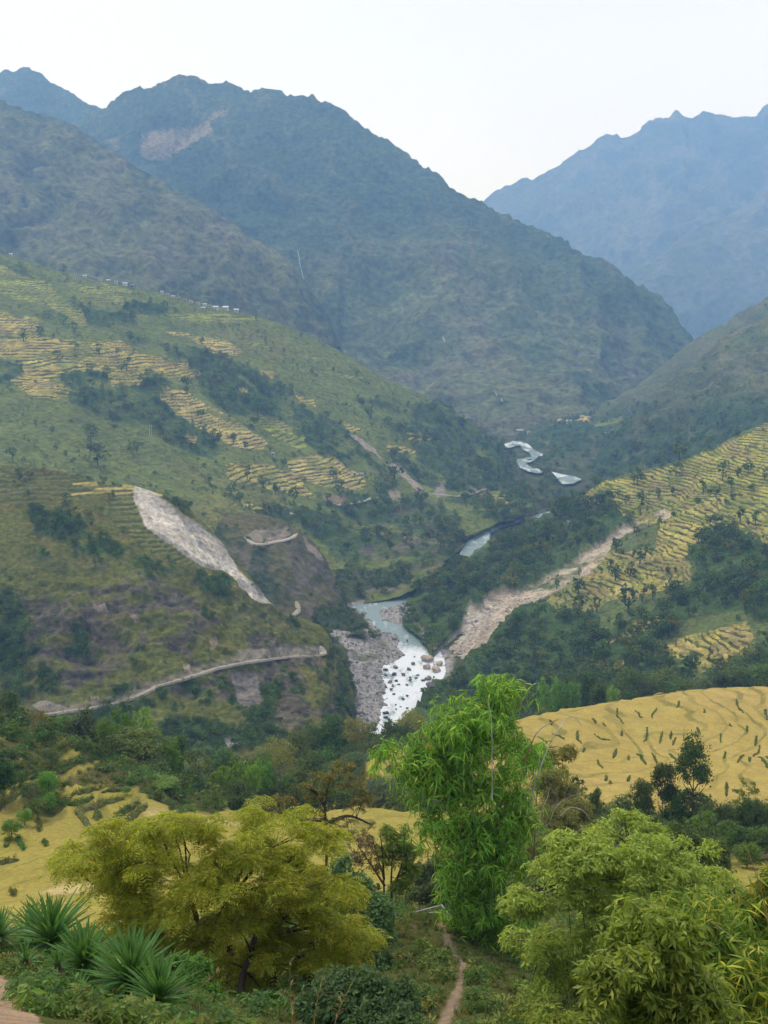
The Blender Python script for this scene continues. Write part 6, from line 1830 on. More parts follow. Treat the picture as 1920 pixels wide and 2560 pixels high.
L = poly_lobes(r, [(1205, 1702), (1258, 1695), (1280, 1790), (1262, 1850), (1215, 1830), (1200, 1760)], YB + 1, 16, (18, 34), (20, 36), 0.8)
L += poly_lobes(r, [(1085, 1765), (1130, 1748), (1195, 1765), (1225, 1850), (1290, 1900), (1275, 1960), (1190, 1985), (1085, 1985), (1060, 1925), (1080, 1840)], YB, 42, (24, 46), (22, 40), 1.8)
L += poly_lobes(r, [(955, 1880), (985, 1858), (1070, 1875), (1090, 1935), (1060, 1975), (1020, 1930)], YB - 1, 13, (20, 36), (14, 24), 1.0)
L += poly_lobes(r, [(1085, 1985), (1180, 1990), (1290, 1970), (1330, 2060), (1345, 2160), (1300, 2210), (1335, 2330), (1300, 2430), (1185, 2400), (1165, 2290), (1125, 2180), (1140, 2110), (1090, 2060)], YB - 0.6, 62, (24, 48), (22, 42), 2.0)
L += poly_lobes(r, [(1290, 1830), (1335, 1840), (1330, 1900), (1290, 1930)], YB + 2, 6, (18, 30), (14, 22), 0.6)
base = gz(1250, 2440, 54.5)
tops = [world_points(x, y, YB) for x, y in ((1225, 1710), (1150, 1760), (1260, 1820), (1010, 1870), (1090, 1900), (1300, 1900), (1150, 1990), (1290, 2010), (1100, 2050))]
bam = bamboo_clump('bamboo_clump', 'tall bright green bamboo clump in the centre foreground', L, 5600, base, tops, mat_bamboo, 711, 0.50, 6, 280)
DEAD = [([(1290, 2030, 56), (1300, 1965, 56), (1320, 1880, 56), (1348, 1825, 56.5), (1395, 1798, 57)], 0.075, mat_rustculm), ([(1318, 2060, 55), (1330, 1990, 55), (1362, 1890, 55), (1392, 1828, 55.5), (1430, 1790, 56), (1455, 1815, 56)], 0.055, mat_deadculm), ([(1230, 2000, 53), (1230, 1860, 53), (1226, 1775, 53), (1216, 1748, 53)], 0.03, mat_deadculm),
        ([(1308, 2040, 56), (1325, 1960, 56), (1350, 1900, 56), (1345, 1880, 56)], 0.03, mat_deadculm), ([(1372, 2060, 55), (1392, 2015, 55), (1420, 1995, 55), (1452, 1983, 55)], 0.03, mat_deadculm), ([(1400, 2040, 55), (1430, 2018, 55), (1455, 2025, 55), (1476, 2050, 55)], 0.025, mat_deadculm), ([(1330, 2080, 55), (1334, 2030, 55), (1325, 2005, 55)], 0.03, mat_deadculm), ([(1412, 2110, 54), (1440, 2080, 54), (1470, 2070, 54)], 0.028, mat_deadculm),
        ([(1055, 2010, 54), (1075, 1998, 54), (1105, 2008, 54), (1100, 2030, 54)], 0.025, mat_deadculm), ([(1360, 2110, 55), (1350, 2050, 55), (1372, 1980, 55), (1375, 1960, 55)], 0.03, mat_deadculm), ([(1083, 1850, 55), (1076, 1815, 55), (1090, 1785, 55), (1118, 1780, 55)], 0.022, mat_deadculm), ([(1345, 2150, 54.5), (1362, 2080, 54.5), (1370, 2030, 54.5)], 0.03, mat_rustculm)]
for pts, rad, m_ in DEAD:
    c_ = bent([world_points(*q) for q in pts], 16)
    V, F = tube(c_, rad * np.linspace(1, 0.35, 16), 6)
    link('bare_culm', mesh_from('bare_culm', local(V, base), F, m_, True), bam)

# yellowing bamboo at the right edge, close to the viewpoint
YC = 22.0
L = [lobe(1690, 2262, YC + .6, 110, 34), lobe(1600, 2285, YC + .6, 50, 24), lobe(1790, 2330, YC + .5, 90, 60), lobe(1850, 2400, YC, 100, 90), lobe(1760, 2430, YC, 90, 90), lobe(1880, 2500, YC - .5, 100, 90), lobe(1740, 2500, YC - .3, 80, 70), lobe(1850, 2580, YC - 1, 120, 80), lobe(1630, 2330, YC + .6, 70, 50)]
base = gz(1840, 2620, YC)
bamboo_clump('bamboo_clump', 'yellowing bamboo clump with long narrow leaves at the lower right', L, 1500, base, [world_points(x, y, YC) for x, y in ((1700, 2250), (1860, 2380), (1760, 2400), (1900, 2480))], mat_bamboo_y, 721, 0.30, 7, 230, None)
L = [lobe(1905, 2255, YC + 2, 60, 45), lobe(1930, 2200, YC + 2.2, 30, 30), lobe(1960, 2320, YC + 2, 90, 90), lobe(1860, 2290, YC + 2, 40, 30), lobe(1950, 2420, YC + 1.6, 60, 70)]
base = gz(1960, 2620, YC + 2)
b2 = bamboo_clump('bamboo_clump', 'yellow-green bamboo with a bare reddish shoot at the right edge', L, 700, base, [world_points(x, y, YC + 2) for x, y in ((1920, 2210), (1960, 2260))], mat_bamboo_y, 722, 0.30, 7, 90, None)
V, F = tube(bent([world_points(*q) for q in ((1935, 2420, 20), (1912, 2260, 20), (1892, 2190, 20), (1864, 2112, 20))], 14), np.linspace(0.018, 0.006, 14), 5)
link('bare_shoot', mesh_from('bare_shoot', local(V, base), F, mat_rustculm, True), b2)

# ------------------------------------------------------------------ leafy foreground trees and shrubs
def leafy(name, label, lobes, base, mat, tm, pads, per, pr, seed, trunk=None, cat='tree', up=0.3, sc=(0.8, 1.25), bark=mat_bark, thick=0.2, shell=(0.55, 1.02), branch=0.035, group=None, trad=0.11):
    r = np.random.default_rng(seed)
    p, o, c = pad_points(r, lobes, pads, per, pr, thick, up, shell)
    V, F = place(tm, p, r.uniform(*sc, len(p)), r, 0.35, o, 0.6)
    woods, J = [], []
    for k, pts in enumerate(trunk or []):
        c_ = bent(pts, 10)
        Vt, Ft = tube(c_, np.linspace(trad, trad * 0.35, 10), 7)
        woods.append(('trunk' if k == 0 else 'limb', Vt, Ft, bark)); J += list(c_[2:])
    if J:
        Vb, Fb_ = branch_tubes(r, base, np.array(J), c[::3], branch)
        woods.append(('branches', Vb, Fb_, bark))
    return make_tree(name, label, base, [('foliage', V, F, mat)], woods, cat, group)
r = np.random.default_rng(731)
WH_P = [tmpl_whorl(r, 9, 0.175, 0.054, 0.5) for _ in range(5)]
WH_B = [tmpl_whorl(r, 8, 0.17, 0.060, 0.9) for _ in range(5)]
WH_D = [tmpl_whorl(r, 7, 0.165, 0.052, 0.8) for _ in range(5)]
WH_L = [tmpl_whorl(r, 8, 0.26, 0.085, 0.8) for _ in range(5)]
YT = 34.0
base = gz(1590, 2600, YT)
r = np.random.default_rng(730)
OUT_T = [(1262, 2335), (1330, 2295), (1285, 2235), (1350, 2185), (1390, 2130), (1430, 2100), (1490, 2075), (1560, 2050), (1600, 2035), (1650, 2070), (1730, 2115), (1785, 2180), (1775, 2235), (1720, 2265), (1600, 2270), (1550, 2370), (1500, 2480), (1400, 2540), (1330, 2490), (1390, 2400), (1275, 2365)]
L = poly_lobes(r, OUT_T, YT, 80, (34, 80), (15, 32), 2.6)
leafy('pinnate_tree', 'broad olive-green tree with layered boughs in the right foreground', L, base, mat_pinnate, WH_P, 640, 13, 0.40, 732,
      [[base - [0, 0, .3], world_points(1588, 2420, YT), world_points(1590, 2280, YT), world_points(1592, 2140, YT)], [world_points(1590, 2380, YT), world_points(1470, 2370, YT), world_points(1340, 2345, YT)], [world_points(1590, 2300, YT), world_points(1680, 2220, YT)], [world_points(1590, 2330, YT), world_points(1500, 2240, YT), world_points(1420, 2180, YT)]], trad=0.12, thick=0.14)
# small sprig tree on top, behind
base = gz(1610, 2300, 44)
leafy('sapling', 'thin-topped sapling poking above the olive-green tree', [lobe(1618, 2065, 44, 36, 22), lobe(1600, 2085, 44, 24, 18)], base, mat_pinnate, WH_P, 22, 12, 0.5, 733, [[base, world_points(1604, 2200, 44), world_points(1612, 2060, 44)]], trad=0.07)
YD = 18.0
base = gz(1690, 2620, YD)
OUT_D = [(1330, 2570), (1380, 2510), (1470, 2470), (1500, 2400), (1560, 2340), (1630, 2275), (1690, 2310), (1740, 2360), (1720, 2420), (1770, 2460), (1760, 2540), (1800, 2620), (1320, 2620)]
L = poly_lobes(r, OUT_D, YD, 60, (34, 70), (20, 44), 1.3)
leafy('leafy_tree', 'darker broad-leaved tree with hanging leaves at the bottom right', L, base, mat_broad, WH_D, 380, 13, 0.25, 734, [[base - [0, 0, .2], world_points(1690, 2520, YD), world_points(1702, 2430, YD), world_points(1706, 2380, YD)], [world_points(1690, 2500, YD), world_points(1640, 2430, YD), world_points(1600, 2360, YD)]], trad=0.07, branch=0.018)
YE = 60.0
base = gz(1760, 2280, YE)
L = [lobe(1690, 2092, YE, 60, 22), lobe(1740, 2110, YE, 50, 30), lobe(1775, 2140, YE, 45, 40), lobe(1790, 2185, YE - .5, 36, 36), lobe(1740, 2160, YE - 1, 60, 45), lobe(1775, 2250, YE - .5, 45, 40)]
leafy('dense_tree', 'dense dark green domed tree behind the olive-green tree', L, base, mat_leaf_dark, WH_L, 90, 24, 0.6, 735, [[base, world_points(1760, 2200, YE), world_points(1755, 2130, YE)]], thick=0.3, sc=(0.9, 1.4))
base = gz(1815, 2300, 58)
leafy('bush', 'dark feathery bush in front of the small gold field', [lobe(1800, 2240, 58, 36, 30), lobe(1840, 2250, 58, 30, 26), lobe(1815, 2290, 58, 50, 35)], base, mat_leaf_dark, WH_L, 45, 16, 0.5, 736, [[base, world_points(1815, 2260, 58)]], 'bush', trad=0.05)
# olive tree with orange-tipped leaves
YF = 78.0
base = gz(818, 2180, YF)
L = [lobe(850, 1925, YF, 60, 18), lobe(815, 1945, YF, 30, 16), lobe(770, 1967, YF, 34, 12), lobe(900, 1945, YF, 40, 14), lobe(860, 1975, YF, 60, 16), lobe(790, 1992, YF, 40, 14), lobe(700, 2000, YF, 42, 14), lobe(640, 2010, YF, 32, 10), lobe(900, 2015, YF, 44, 18), lobe(720, 2035, YF, 30, 18), lobe(830, 2040, YF, 34, 24), lobe(865, 2065, YF - 1, 50, 22), lobe(930, 2065, YF, 36, 12), lobe(900, 2085, YF, 36, 12), lobe(790, 2030, YF, 24, 20), lobe(660, 2045, YF, 40, 10), lobe(920, 1990, YF, 26, 10)]
leafy('slender_tree', 'open olive tree with orange-tipped leaves and spreading arms in mid-field', L, base, mat_orange, WH_P, 110, 13, 0.42, 737,
      [[base, world_points(815, 2080, YF), world_points(812, 2010, YF), world_points(830, 1930, YF)], [world_points(814, 2060, YF), world_points(870, 2040, YF), world_points(930, 2062, YF)], [world_points(813, 2050, YF), world_points(750, 2050, YF), world_points(715, 2035, YF), world_points(690, 2000, YF)], [world_points(812, 2010, YF), world_points(780, 1975, YF), world_points(740, 1962, YF)], [world_points(725, 2040, YF), world_points(650, 2015, YF)]], trad=0.16, sc=(0.8, 1.3), thick=0.16)
YG = 68.0
base = gz(982, 2285, YG)
leafy('slender_tree', 'dark slender tree with a leafy top standing before the centre field', [lobe(985, 2085, YG, 34, 26), lobe(1015, 2125, YG, 34, 24), lobe(985, 2130, YG, 34, 24), lobe(1020, 2175, YG, 26, 20), lobe(1000, 2215, YG, 30, 20)], base, mat_broad, WH_L, 70, 13, 0.45, 738,
      [[base, world_points(978, 2210, YG), world_points(982, 2130, YG), world_points(985, 2075, YG)], [world_points(978, 2230, YG), world_points(1005, 2160, YG), world_points(1015, 2110, YG)]], trad=0.09)
base = gz(960, 2285, YG)
leafy('slender_tree', 'half-bare tree with sparse reddish leaves left of the dark slender tree', [lobe(915, 2120, YG, 46, 30), lobe(945, 2150, YG, 30, 30), lobe(890, 2150, YG, 26, 20)], base, mat_brownleaf, WH_B, 34, 9, 0.5, 739,
      [[base, world_points(960, 2210, YG), world_points(940, 2130, YG), world_points(930, 2090, YG)], [world_points(962, 2215, YG), world_points(920, 2150, YG), world_points(895, 2115, YG)], [world_points(960, 2200, YG), world_points(955, 2120, YG), world_points(950, 2085, YG)]], trad=0.08, bark=mat_bark, branch=0.03)
SH = [('bush', 'greyish green bush in the field gap beside the bamboo', [lobe(1080, 2190, 74, 56, 42), lobe(1110, 2160, 74, 36, 24), lobe(1060, 2240, 72, 50, 34), lobe(1120, 2230, 72, 40, 40)], (1090, 2280, 73), mat_leaf_grey, WH_L, 80, 14, 0.5),
      ('shrub', 'blue-green long-leaved shrub along the right side of the feathery tree', [lobe(850, 2150, 50, 26, 34), lobe(890, 2210, 50, 34, 34), lobe(880, 2270, 49, 44, 44), lobe(935, 2280, 49, 50, 50), lobe(940, 2360, 48, 50, 50), lobe(900, 2350, 48, 50, 50), lobe(930, 2420, 47, 40, 26)], (920, 2440, 48), mat_blue, WH_L, 140, 15, 0.42),
      ('shrub', 'broad dull green shrub with drooping leaves at the bottom centre', [lobe(880, 2480, 27, 110, 50), lobe(960, 2500, 27, 80, 46), lobe(800, 2520, 26.5, 70, 46), lobe(900, 2560, 26, 140, 40), lobe(1000, 2560, 26, 70, 36), lobe(1040, 2540, 27, 30, 30)], (890, 2620, 27), mat_blue, WH_B, 170, 16, 0.34),
      ('shrub', 'dark undergrowth bush beneath the feathery tree', [lobe(730, 2500, 34, 70, 60), lobe(690, 2540, 33, 70, 50), lobe(780, 2470, 36, 50, 40)], (730, 2590, 34), mat_weed, WH_B, 70, 14, 0.4),
      ('shrub', 'shaded bush behind the trunks of the feathery tree', [lobe(600, 2450, 41, 110, 60), lobe(420, 2430, 41, 110, 50), lobe(500, 2480, 40, 90, 50), lobe(690, 2440, 42, 80, 60), lobe(300, 2420, 42, 90, 50)], (500, 2540, 41), mat_weed, WH_L, 110, 15, 0.5),
      ('shrub', 'bright yellow-green shrub right of the sword-leaved plants', [lobe(450, 2410, 25, 30, 26), lobe(490, 2415, 25, 26, 24), lobe(470, 2450, 24.5, 44, 34), lobe(500, 2490, 24, 36, 30), lobe(430, 2440, 25, 26, 20)], (470, 2520, 24.5), mat_leaf_bright, WH_B, 70, 15, 0.22),
      ('shrub', 'low green shrub at the foot of the central bamboo', [lobe(1400, 2540, 36, 90, 40), lobe(1320, 2560, 35, 60, 30)], (1360, 2600, 35), mat_broad, WH_B, 60, 14, 0.35),
      ('shrub', 'grey-green leafy scrub between the bamboo and the olive-green tree', [lobe(1390, 2060, 84, 70, 50), lobe(1450, 2090, 84, 60, 36), lobe(1360, 2130, 80, 50, 50), lobe(1410, 1990, 92, 46, 44), lobe(1370, 1960, 92, 46, 36), lobe(1440, 2030, 88, 50, 40)], (1400, 2200, 84), mat_leaf_olive, WH_L, 170, 16, 0.8),
      ('shrub', 'leafy bough reaching right of the bamboo over the field', [lobe(1360, 1885, 66, 36, 14), lobe(1410, 1880, 66, 36, 16), lobe(1330, 1890, 66, 30, 14), lobe(1290, 1850, 66, 30, 20)], (1330, 2150, 66), mat_leaf_olive, WH_L, 36, 14, 0.5)]
for k, (nm, lab, L, b, m_, tm, pads, per, pr) in enumerate(SH):
    base = gz(*b)
    c0 = np.mean([q[0] for q in L], 0)
    leafy(nm, lab, L, base, m_, tm, pads, per, pr, 750 + k, [[base, (base + c0) / 2, c0]], 'bush', trad=0.05, thick=0.35, shell=(0.4, 1.0))

# ------------------------------------------------------------------ sword-leaved plants on the bank
def sword_leaf(seed):
    r = np.random.default_rng(seed)
    t = np.linspace(0, 1, 7)
    p = np.stack([t * 1.0, 0 * t, 0.05 * t - 0.10 * t ** 3], 1)
    w = 0.095 * np.array([0.7, 1, 1.05, 0.95, 0.75, 0.42, 0.03])
    side = np.array([0, 1.0, 0])
    # folded blade: a raised rim either side of the midrib
    V = np.stack([p - side * w[:, None] / 2 + np.array([0, 0, 0.018]), p, p + side * w[:, None] / 2 + np.array([0, 0, 0.018])], 1).reshape(-1, 3)
    F = grid_faces(7, 3)
    return mesh_from('leaf', V, F, mat_yucca, False)
SWORD = [sword_leaf(k) for k in range(2)]
mat_deadleaf = plain_material('withered_leaf', (0.20, 0.15, 0.08), 0.2, 0.3, 0.9, 0.2)
def sword_plant(px, py, Y, rad, n, label, seed):
    r = np.random.default_rng(seed)
    p = world_points(px, py, Y)
    g = ground_at(p[0], Y)
    base = np.array([p[0], Y, min(g, p[2] - 0.1)])
    root = empty('sword_leaved_plant', tuple(base)); tag(root, label, 'plant', 'sword-leaved plants on the bank')
    R = 1.13 * rad * Y / FPX
    h = max(p[2] - base[2], 0.42)
    V, F = tube(np.array([(0, 0, -0.2), (0, 0, h * 0.5), (0, 0, h + 0.02)]), [0.07, 0.06, 0.05], 8)
    link('stem', mesh_from('stem', V, F, mat_bark, True), root)
    for k in range(n):
        a = k * 2.39996 + r.uniform(-0.15, 0.15)
        t = (k + 0.5) / n
        el = math.radians(87 - 92 * t ** 1.1 + r.uniform(-6, 6))
        o = link('leaf', SWORD[k % 2], root, (0, 0, h + 0.05 - 0.12 * t))
        o.rotation_euler = (Matrix.Rotation(a, 3, 'Z') @ Matrix.Rotation(-el, 3, 'Y') @ Matrix.Rotation(r.uniform(-0.3, 0.3), 3, 'X')).to_euler()
        l = R * r.uniform(0.82, 1.12) * (0.9 + 0.2 * math.sin(3 * t))
        o.scale = (l, max(l * 0.9, 0.3), l)
    V, F = [], []
    for k in range(14):
        a = r.uniform(0, 6.28); el = r.uniform(-1.3, -0.6)
        d = np.array([math.cos(a) * math.cos(el), math.sin(a) * math.cos(el), math.sin(el)])
        q = strip(np.array([0.1 * d, 0.45 * d * R, 0.8 * d * R + np.array([0, 0, -0.05])]), np.array([0.05, 0.06, 0.01]), np.cross(d, [0, 0, 1]))
        V.append(q)
    V, F = join(V)
    link('withered_leaves', mesh_from('withered_leaves', V + np.array([0, 0, h]), F, mat_deadleaf, False), root)
for a in [(130, 2352, 21.0, 112, 120, 'largest sword-leaved plant, farthest up the bank', 801), (86, 2345, 22.5, 80, 60, 'sword-leaved plant behind and left of the largest one', 802), (2, 2362, 20.5, 70, 60, 'sword-leaved plant cut off by the left edge', 803), (213, 2440, 18.6, 100, 116, 'middle sword-leaved plant below the largest one', 804), (330, 2470, 17.8, 124, 130, 'big spiky sword-leaved plant with long pale-edged leaves in the middle of the bank', 805), (398, 2528, 16.8, 104, 112, 'lowest sword-leaved plant at the bottom of the bank', 806),
          (66, 2440, 18.5, 46, 34, 'small sword-leaved plant at the left among the weeds', 807), (196, 2512, 16.5, 50, 36, 'small sword-leaved plant below the middle one', 808), (146, 2452, 18.2, 42, 30, 'small young sword-leaved plant between the weeds and the middle one', 809), (205, 2395, 20.5, 44, 30, 'small sword-leaved plant half hidden behind the middle one', 810)]:
    sword_plant(*a)

# ------------------------------------------------------------------ pole rails, dry stalks
def between(p0, p1, rad, n=7):
    return tube(bent([p0, (p0 + p1) / 2 + np.array([0, 0, -0.04]), p1], 6), np.full(6, rad), n)
fence = empty('pole_fence', tuple(gz(1050, 2290, 61))); tag(fence, 'broken fence of pale bamboo poles on the grassy mound', 'fence')
fb = np.array(fence.location)
for nm, (a, b, rad, m_) in {'rail': ((972, 2294, 60), (1104, 2263, 61), 0.045, mat_pole), 'rail.001': ((956, 2279, 62), (1018, 2281, 62), 0.03, mat_pole), 'rail.002': ((1062, 2283, 62), (1126, 2275, 62), 0.03, mat_pole), 'rail.003': ((1104, 2262, 61), (1156, 2326, 58), 0.045, mat_pole), 'post': ((1048, 2246, 63), (1049, 2290, 63), 0.06, mat_bark), 'post.001': ((1104, 2260, 61), (1110, 2296, 61), 0.04, mat_pole), 'post.002': ((976, 2284, 60), (974, 2310, 60), 0.04, mat_pole)}.items():
    V, F = between(world_points(*a), world_points(*b), rad)
    link(nm, mesh_from(nm.split('.')[0], V - fb, F, m_, True), fence)
for k, (pts, lab) in enumerate([(((716, 2620, 20), (710, 2520, 20), (703, 2440, 20)), 'dry golden grass stalk left of the reddish one'), (((734, 2620, 20), (727, 2500, 20), (724, 2405, 20)), 'tall reddish dry grass stalk under the feathery tree'), (((778, 2620, 19), (792, 2510, 19), (812, 2420, 19)), 'tall yellow grass stalk leaning right'), (((826, 2600, 19), (850, 2520, 19), (872, 2474, 19)), 'short dry stalk leaning over the bottom shrub'), (((742, 2600, 20), (735, 2520, 20), (737, 2480, 20)), 'branched dry stalk beside the reddish one'), (((500, 2470, 22), (540, 2435, 22), (556, 2420, 22)), 'dry arching straw right of the bright shrub')]):
    C = bent([world_points(*q) for q in pts], 12)
    r = np.random.default_rng(820 + k)
    parts = [tube(C, np.linspace(0.013, 0.004, 12), 5)]
    for q in range(16):
        i = r.integers(2, 12); d = unit(np.array([r.normal(), r.normal(), r.uniform(0.2, 1.2)]))
        parts.append(strip(np.array([C[i], C[i] + 0.10 * d, C[i] + 0.2 * d - np.array([0, 0, 0.05])]), np.array([0.008, 0.016, 0.002]), np.cross(d, [0, 1, 0])))
    V, F = join(parts)
    o = link('grass_stalk', mesh_from('grass_stalk', V - C[0], F, mat_straw, True), None, tuple(C[0]))
    tag(o, lab, 'grass stalk', 'dry grass stalks in the foreground')

# ------------------------------------------------------------------ grass and weeds
def tuft(seed, n, h, w, mat, lean=0.5):
    r = np.random.default_rng(seed)
    parts = []
    for k in range(n):
        a = r.uniform(0, 6.283); l = h * r.uniform(0.5, 1.2)
        d = np.array([math.cos(a), math.sin(a), 0])
        t = np.array([0, 0.45, 0.8, 1.0])
        b = np.array([r.normal() * 0.06, r.normal() * 0.06, -0.02])
        p = b + np.array([0, 0, 1.0]) * (l * (t - 0.25 * t ** 2))[:, None] + d * (lean * l * t ** 2)[:, None]
        parts.append(strip(p, w * np.array([0.8, 1, 0.7, 0.05]), np.array([-d[1], d[0], 0.0]) + 0.3 * r.normal(size=3)))
    V, F = join(parts)
    return mesh_from('tuft', V, F, mat, False)
def weed(seed, mat, tm, n, h):
    r = np.random.default_rng(seed)
    p = r.normal(size=(n, 3)) * np.array([0.16, 0.16, 0.0]) + np.array([0, 0, 1]) * r.uniform(0.02, h, (n, 1))
    V, F = place(tm, p, r.uniform(0.6, 1.2, n), r, 0.4)
    return mesh_from('weed', V, F, mat, False)
TUFTS = [tuft(840 + k, 22, 0.34, 0.014, mat_grass) for k in range(3)]
TUFT_G = [tuft(850 + k, 22, 0.40, 0.016, mat_weed, 0.4) for k in range(2)]
WEEDS = [weed(860, mat_weed, WH_B, 14, 0.4), weed(861, mat_leaf_mid, WH_B, 16, 0.35), weed(862, mat_leaf_olive, WH_B, 12, 0.3)]
Yv = ng.P[..., 1]
wide = (seg_dist(ng.px, ng.py, PATHLINE) > np.interp(ng.py, [2400, 2560], [20, 42])).astype(float)
q1 = (Yv > 26) * (Yv < 72) * (1 - np.clip(ng.path * 1.4, 0, 1)) * in_poly(ng.px, ng.py, [(820, 2290), (1180, 2290), (1400, 2420), (1500, 2620), (700, 2620), (600, 2560), (760, 2420)])
p, _ = sample_patch(ng, q1 * (0.4 + sstep(-0.2, 0.4, fbm(ng.P, 2.5, 3, 871))), 4200, 872)
scatter('slope_grass', p, RNG.uniform(0.5, 1.3, len(p)), TUFTS + TUFT_G[:1], 873)
p, _ = sample_patch(ng, q1 * wide * sstep(0.0, 0.4, fbm(ng.P, 3.5, 3, 874)), 760, 875)
scatter('slope_weeds', p, RNG.uniform(0.5, 1.6, len(p)), WEEDS, 876)
q2 = (Yv > 8.5) * (Yv < 27) * in_poly(ng.px, ng.py, [(-400, 2340), (140, 2370), (320, 2430), (440, 2500), (560, 2530), (640, 2600), (560, 2800), (60, 2900), (110, 2600), (60, 2500), (0, 2440), (-400, 2440)])
p, _ = sample_patch(ng, q2, 3000, 877)
scatter('bank_weeds', p, RNG.uniform(0.28, 0.72, len(p)), WEEDS + TUFT_G, 878)
q3 = (Yv > 17) * (Yv < 32) * in_poly(ng.px, ng.py, [(440, 2500), (540, 2480), (660, 2530), (760, 2600), (640, 2700), (400, 2640)])
p, _ = sample_patch(ng, q3, 2600, 879)
scatter('mound_grass', p, RNG.uniform(0.35, 0.8, len(p)), TUFTS, 880)
# grass over the banks between the left fields
knobm = ng.scrub * (Yv > 95) * (Yv < 215) * in_poly(ng.px, ng.py, [(-300, 1860), (300, 1870), (480, 2000), (640, 2030), (640, 2060), (-300, 2100)])
p, _ = sample_patch(ng, knobm, 3200, 898)
scatter('terrace_grass', p, RNG.uniform(0.9, 2.2, len(p)), TUFTS + TUFT_G + WEEDS[:1], 899)
p, _ = sample_patch(ng, ng.scrub * (Yv > 140) * (Yv < 260) * (ng.px < 560), 3600, 891)
scatter('terrace_grass', p, RNG.uniform(1.6, 3.6, len(p)), TUFTS + TUFT_G + WEEDS, 892)
# grassy bunds in the far corner and the ground under the foreground trees
q4 = (Yv > 28) * (Yv < 100) * ng.scrub * (1 - q1) * (1 - ng.path) * wide
p, _ = sample_patch(ng, q4, 3600, 881)
scatter('ground_cover', p, RNG.uniform(0.8, 2.0, len(p)), WEEDS + TUFTS[:1], 882)

# ------------------------------------------------------------------ grassy bunds between the left rice beds
mat_bund = plain_material('grassy_bund', (0.085, 0.110, 0.034), 0.6, 0.5, 1.0, 0.9, (0.13, 0.12, 0.05), spec=0.0)
BUNDS = [([(150, 1996), (170, 1990), (208, 1980), (251, 1968)], 1.2, 'grassy bund under the upper middle rice bed, below the knob'), ([(154, 2018), (185, 2013), (216, 2001), (232, 1990)], 1.2, 'short grassy bund under the small middle rice bed'),
         ([(226, 2076), (216, 2061), (199, 2042), (193, 2027), (216, 2022), (247, 2012), (278, 2005), (309, 1991)], 1.7, 'thickest grassy bund, curling down at its left end'), ([(286, 2061), (290, 2046), (305, 2030), (324, 2017), (347, 2009)], 1.5, 'left one of two crescent grassy bunds beside the big tree'),
         ([(320, 2061), (320, 2046), (336, 2034), (357, 2022), (368, 2014)], 1.6, 'right one of two crescent grassy bunds beside the big tree'), ([(241, 2051), (243, 2028)], 1.3, 'short upright grassy bund below the thickest one'),
         ([(15, 2119), (21, 2099)], 0.6, 'small dark bund near the left edge of the field'), ([(44, 2095), (52, 2112), (58, 2130)], 0.5, 'thin slanting bund in the left part of the field'), ([(93, 2045), (97, 2064), (100, 2084)], 0.6, 'upright thin bund below the green scrub'), ([(111, 2103), (116, 2118)], 0.5, 'tiny bund at the lower end of the upright one'),
         ([(-20, 2164), (23, 2156), (44, 2148)], 1.3, 'dark bund cut off by the left edge of the photo'), ([(54, 1939), (96, 1922), (147, 1909), (185, 1902)], 1.3, 'long grassy bund climbing along the knob'), ([(77, 1918), (150, 1893), (232, 1887)], 1.1, 'topmost grassy bund under the trees'), ([(255, 1980), (290, 1976), (324, 1971)], 1.1, 'grassy bund under the narrow bed by the big tree'),
         ([(20, 2008), (60, 1972), (100, 1945), (130, 1930)], 1.3, 'slanting grassy bund on the left flank of the knob'), ([(440, 2034), (462, 2026), (490, 2014)], 1.0, 'pale grassy bund at the foot of the round bush'), ([(31, 2235), (38, 2222)], 0.6, 'small dark hollow bund low in the left field')]
DASHES = [[(1542, 1773), (1544, 1796), (1558, 1812)], [(1589, 1779), (1604, 1800)], [(1481, 1800), (1490, 1812)], [(1504, 1810), (1515, 1818)], [(1373, 1808), (1380, 1818)], [(1346, 1841), (1367, 1854)], [(1382, 1837), (1411, 1852)], [(1446, 1835), (1442, 1850), (1452, 1860)], [(1485, 1839), (1500, 1850), (1527, 1850)], [(1556, 1829), (1555, 1841)],
          [(1618, 1819), (1620, 1839), (1610, 1854)], [(1656, 1829), (1651, 1856)], [(1678, 1829), (1676, 1845)], [(1689, 1841), (1683, 1858)], [(1743, 1819), (1745, 1833)], [(1759, 1775), (1759, 1788)], [(1842, 1752), (1844, 1772)], [(1844, 1769), (1857, 1785)], [(1867, 1817), (1867, 1834)], [(1892, 1841), (1890, 1864)], [(1801, 1837), (1804, 1853)], [(1822, 1815), (1830, 1821)],
          [(1595, 1883), (1614, 1916)], [(1631, 1881), (1643, 1914)], [(1674, 1885), (1689, 1906)], [(1492, 1897), (1506, 1917)], [(1515, 1937), (1513, 1950)], [(1523, 1951), (1527, 1962)], [(1575, 1937), (1571, 1954)], [(1570, 1891), (1571, 1904)], [(1815, 1873), (1811, 1901)], [(1859, 1883), (1845, 1912)], [(1874, 1897), (1872, 1912)], [(1901, 1864), (1898, 1877), (1882, 1885)], [(1898, 1895), (1920, 1922)], [(1913, 1890), (1924, 1902)], [(1817, 1953), (1818, 1984)], [(1539, 1876), (1533, 1894)],
          [(1640, 1775), (1628, 1800)], [(1700, 1760), (1690, 1775)], [(1460, 1870), (1458, 1880)], [(1735, 1880), (1742, 1895)], [(1912, 1775), (1918, 1800)]]
for k, ln in enumerate(DASHES):
    ln_ = math.hypot(ln[0][0] - ln[-1][0], ln[0][1] - ln[-1][1])
    BUNDS.append((ln, 0.42 + 0.35 * ((k * 7) % 5) / 5, ('long' if ln_ > 26 else 'short') + ' dark grassy bund between rice beds in the right golden field'))
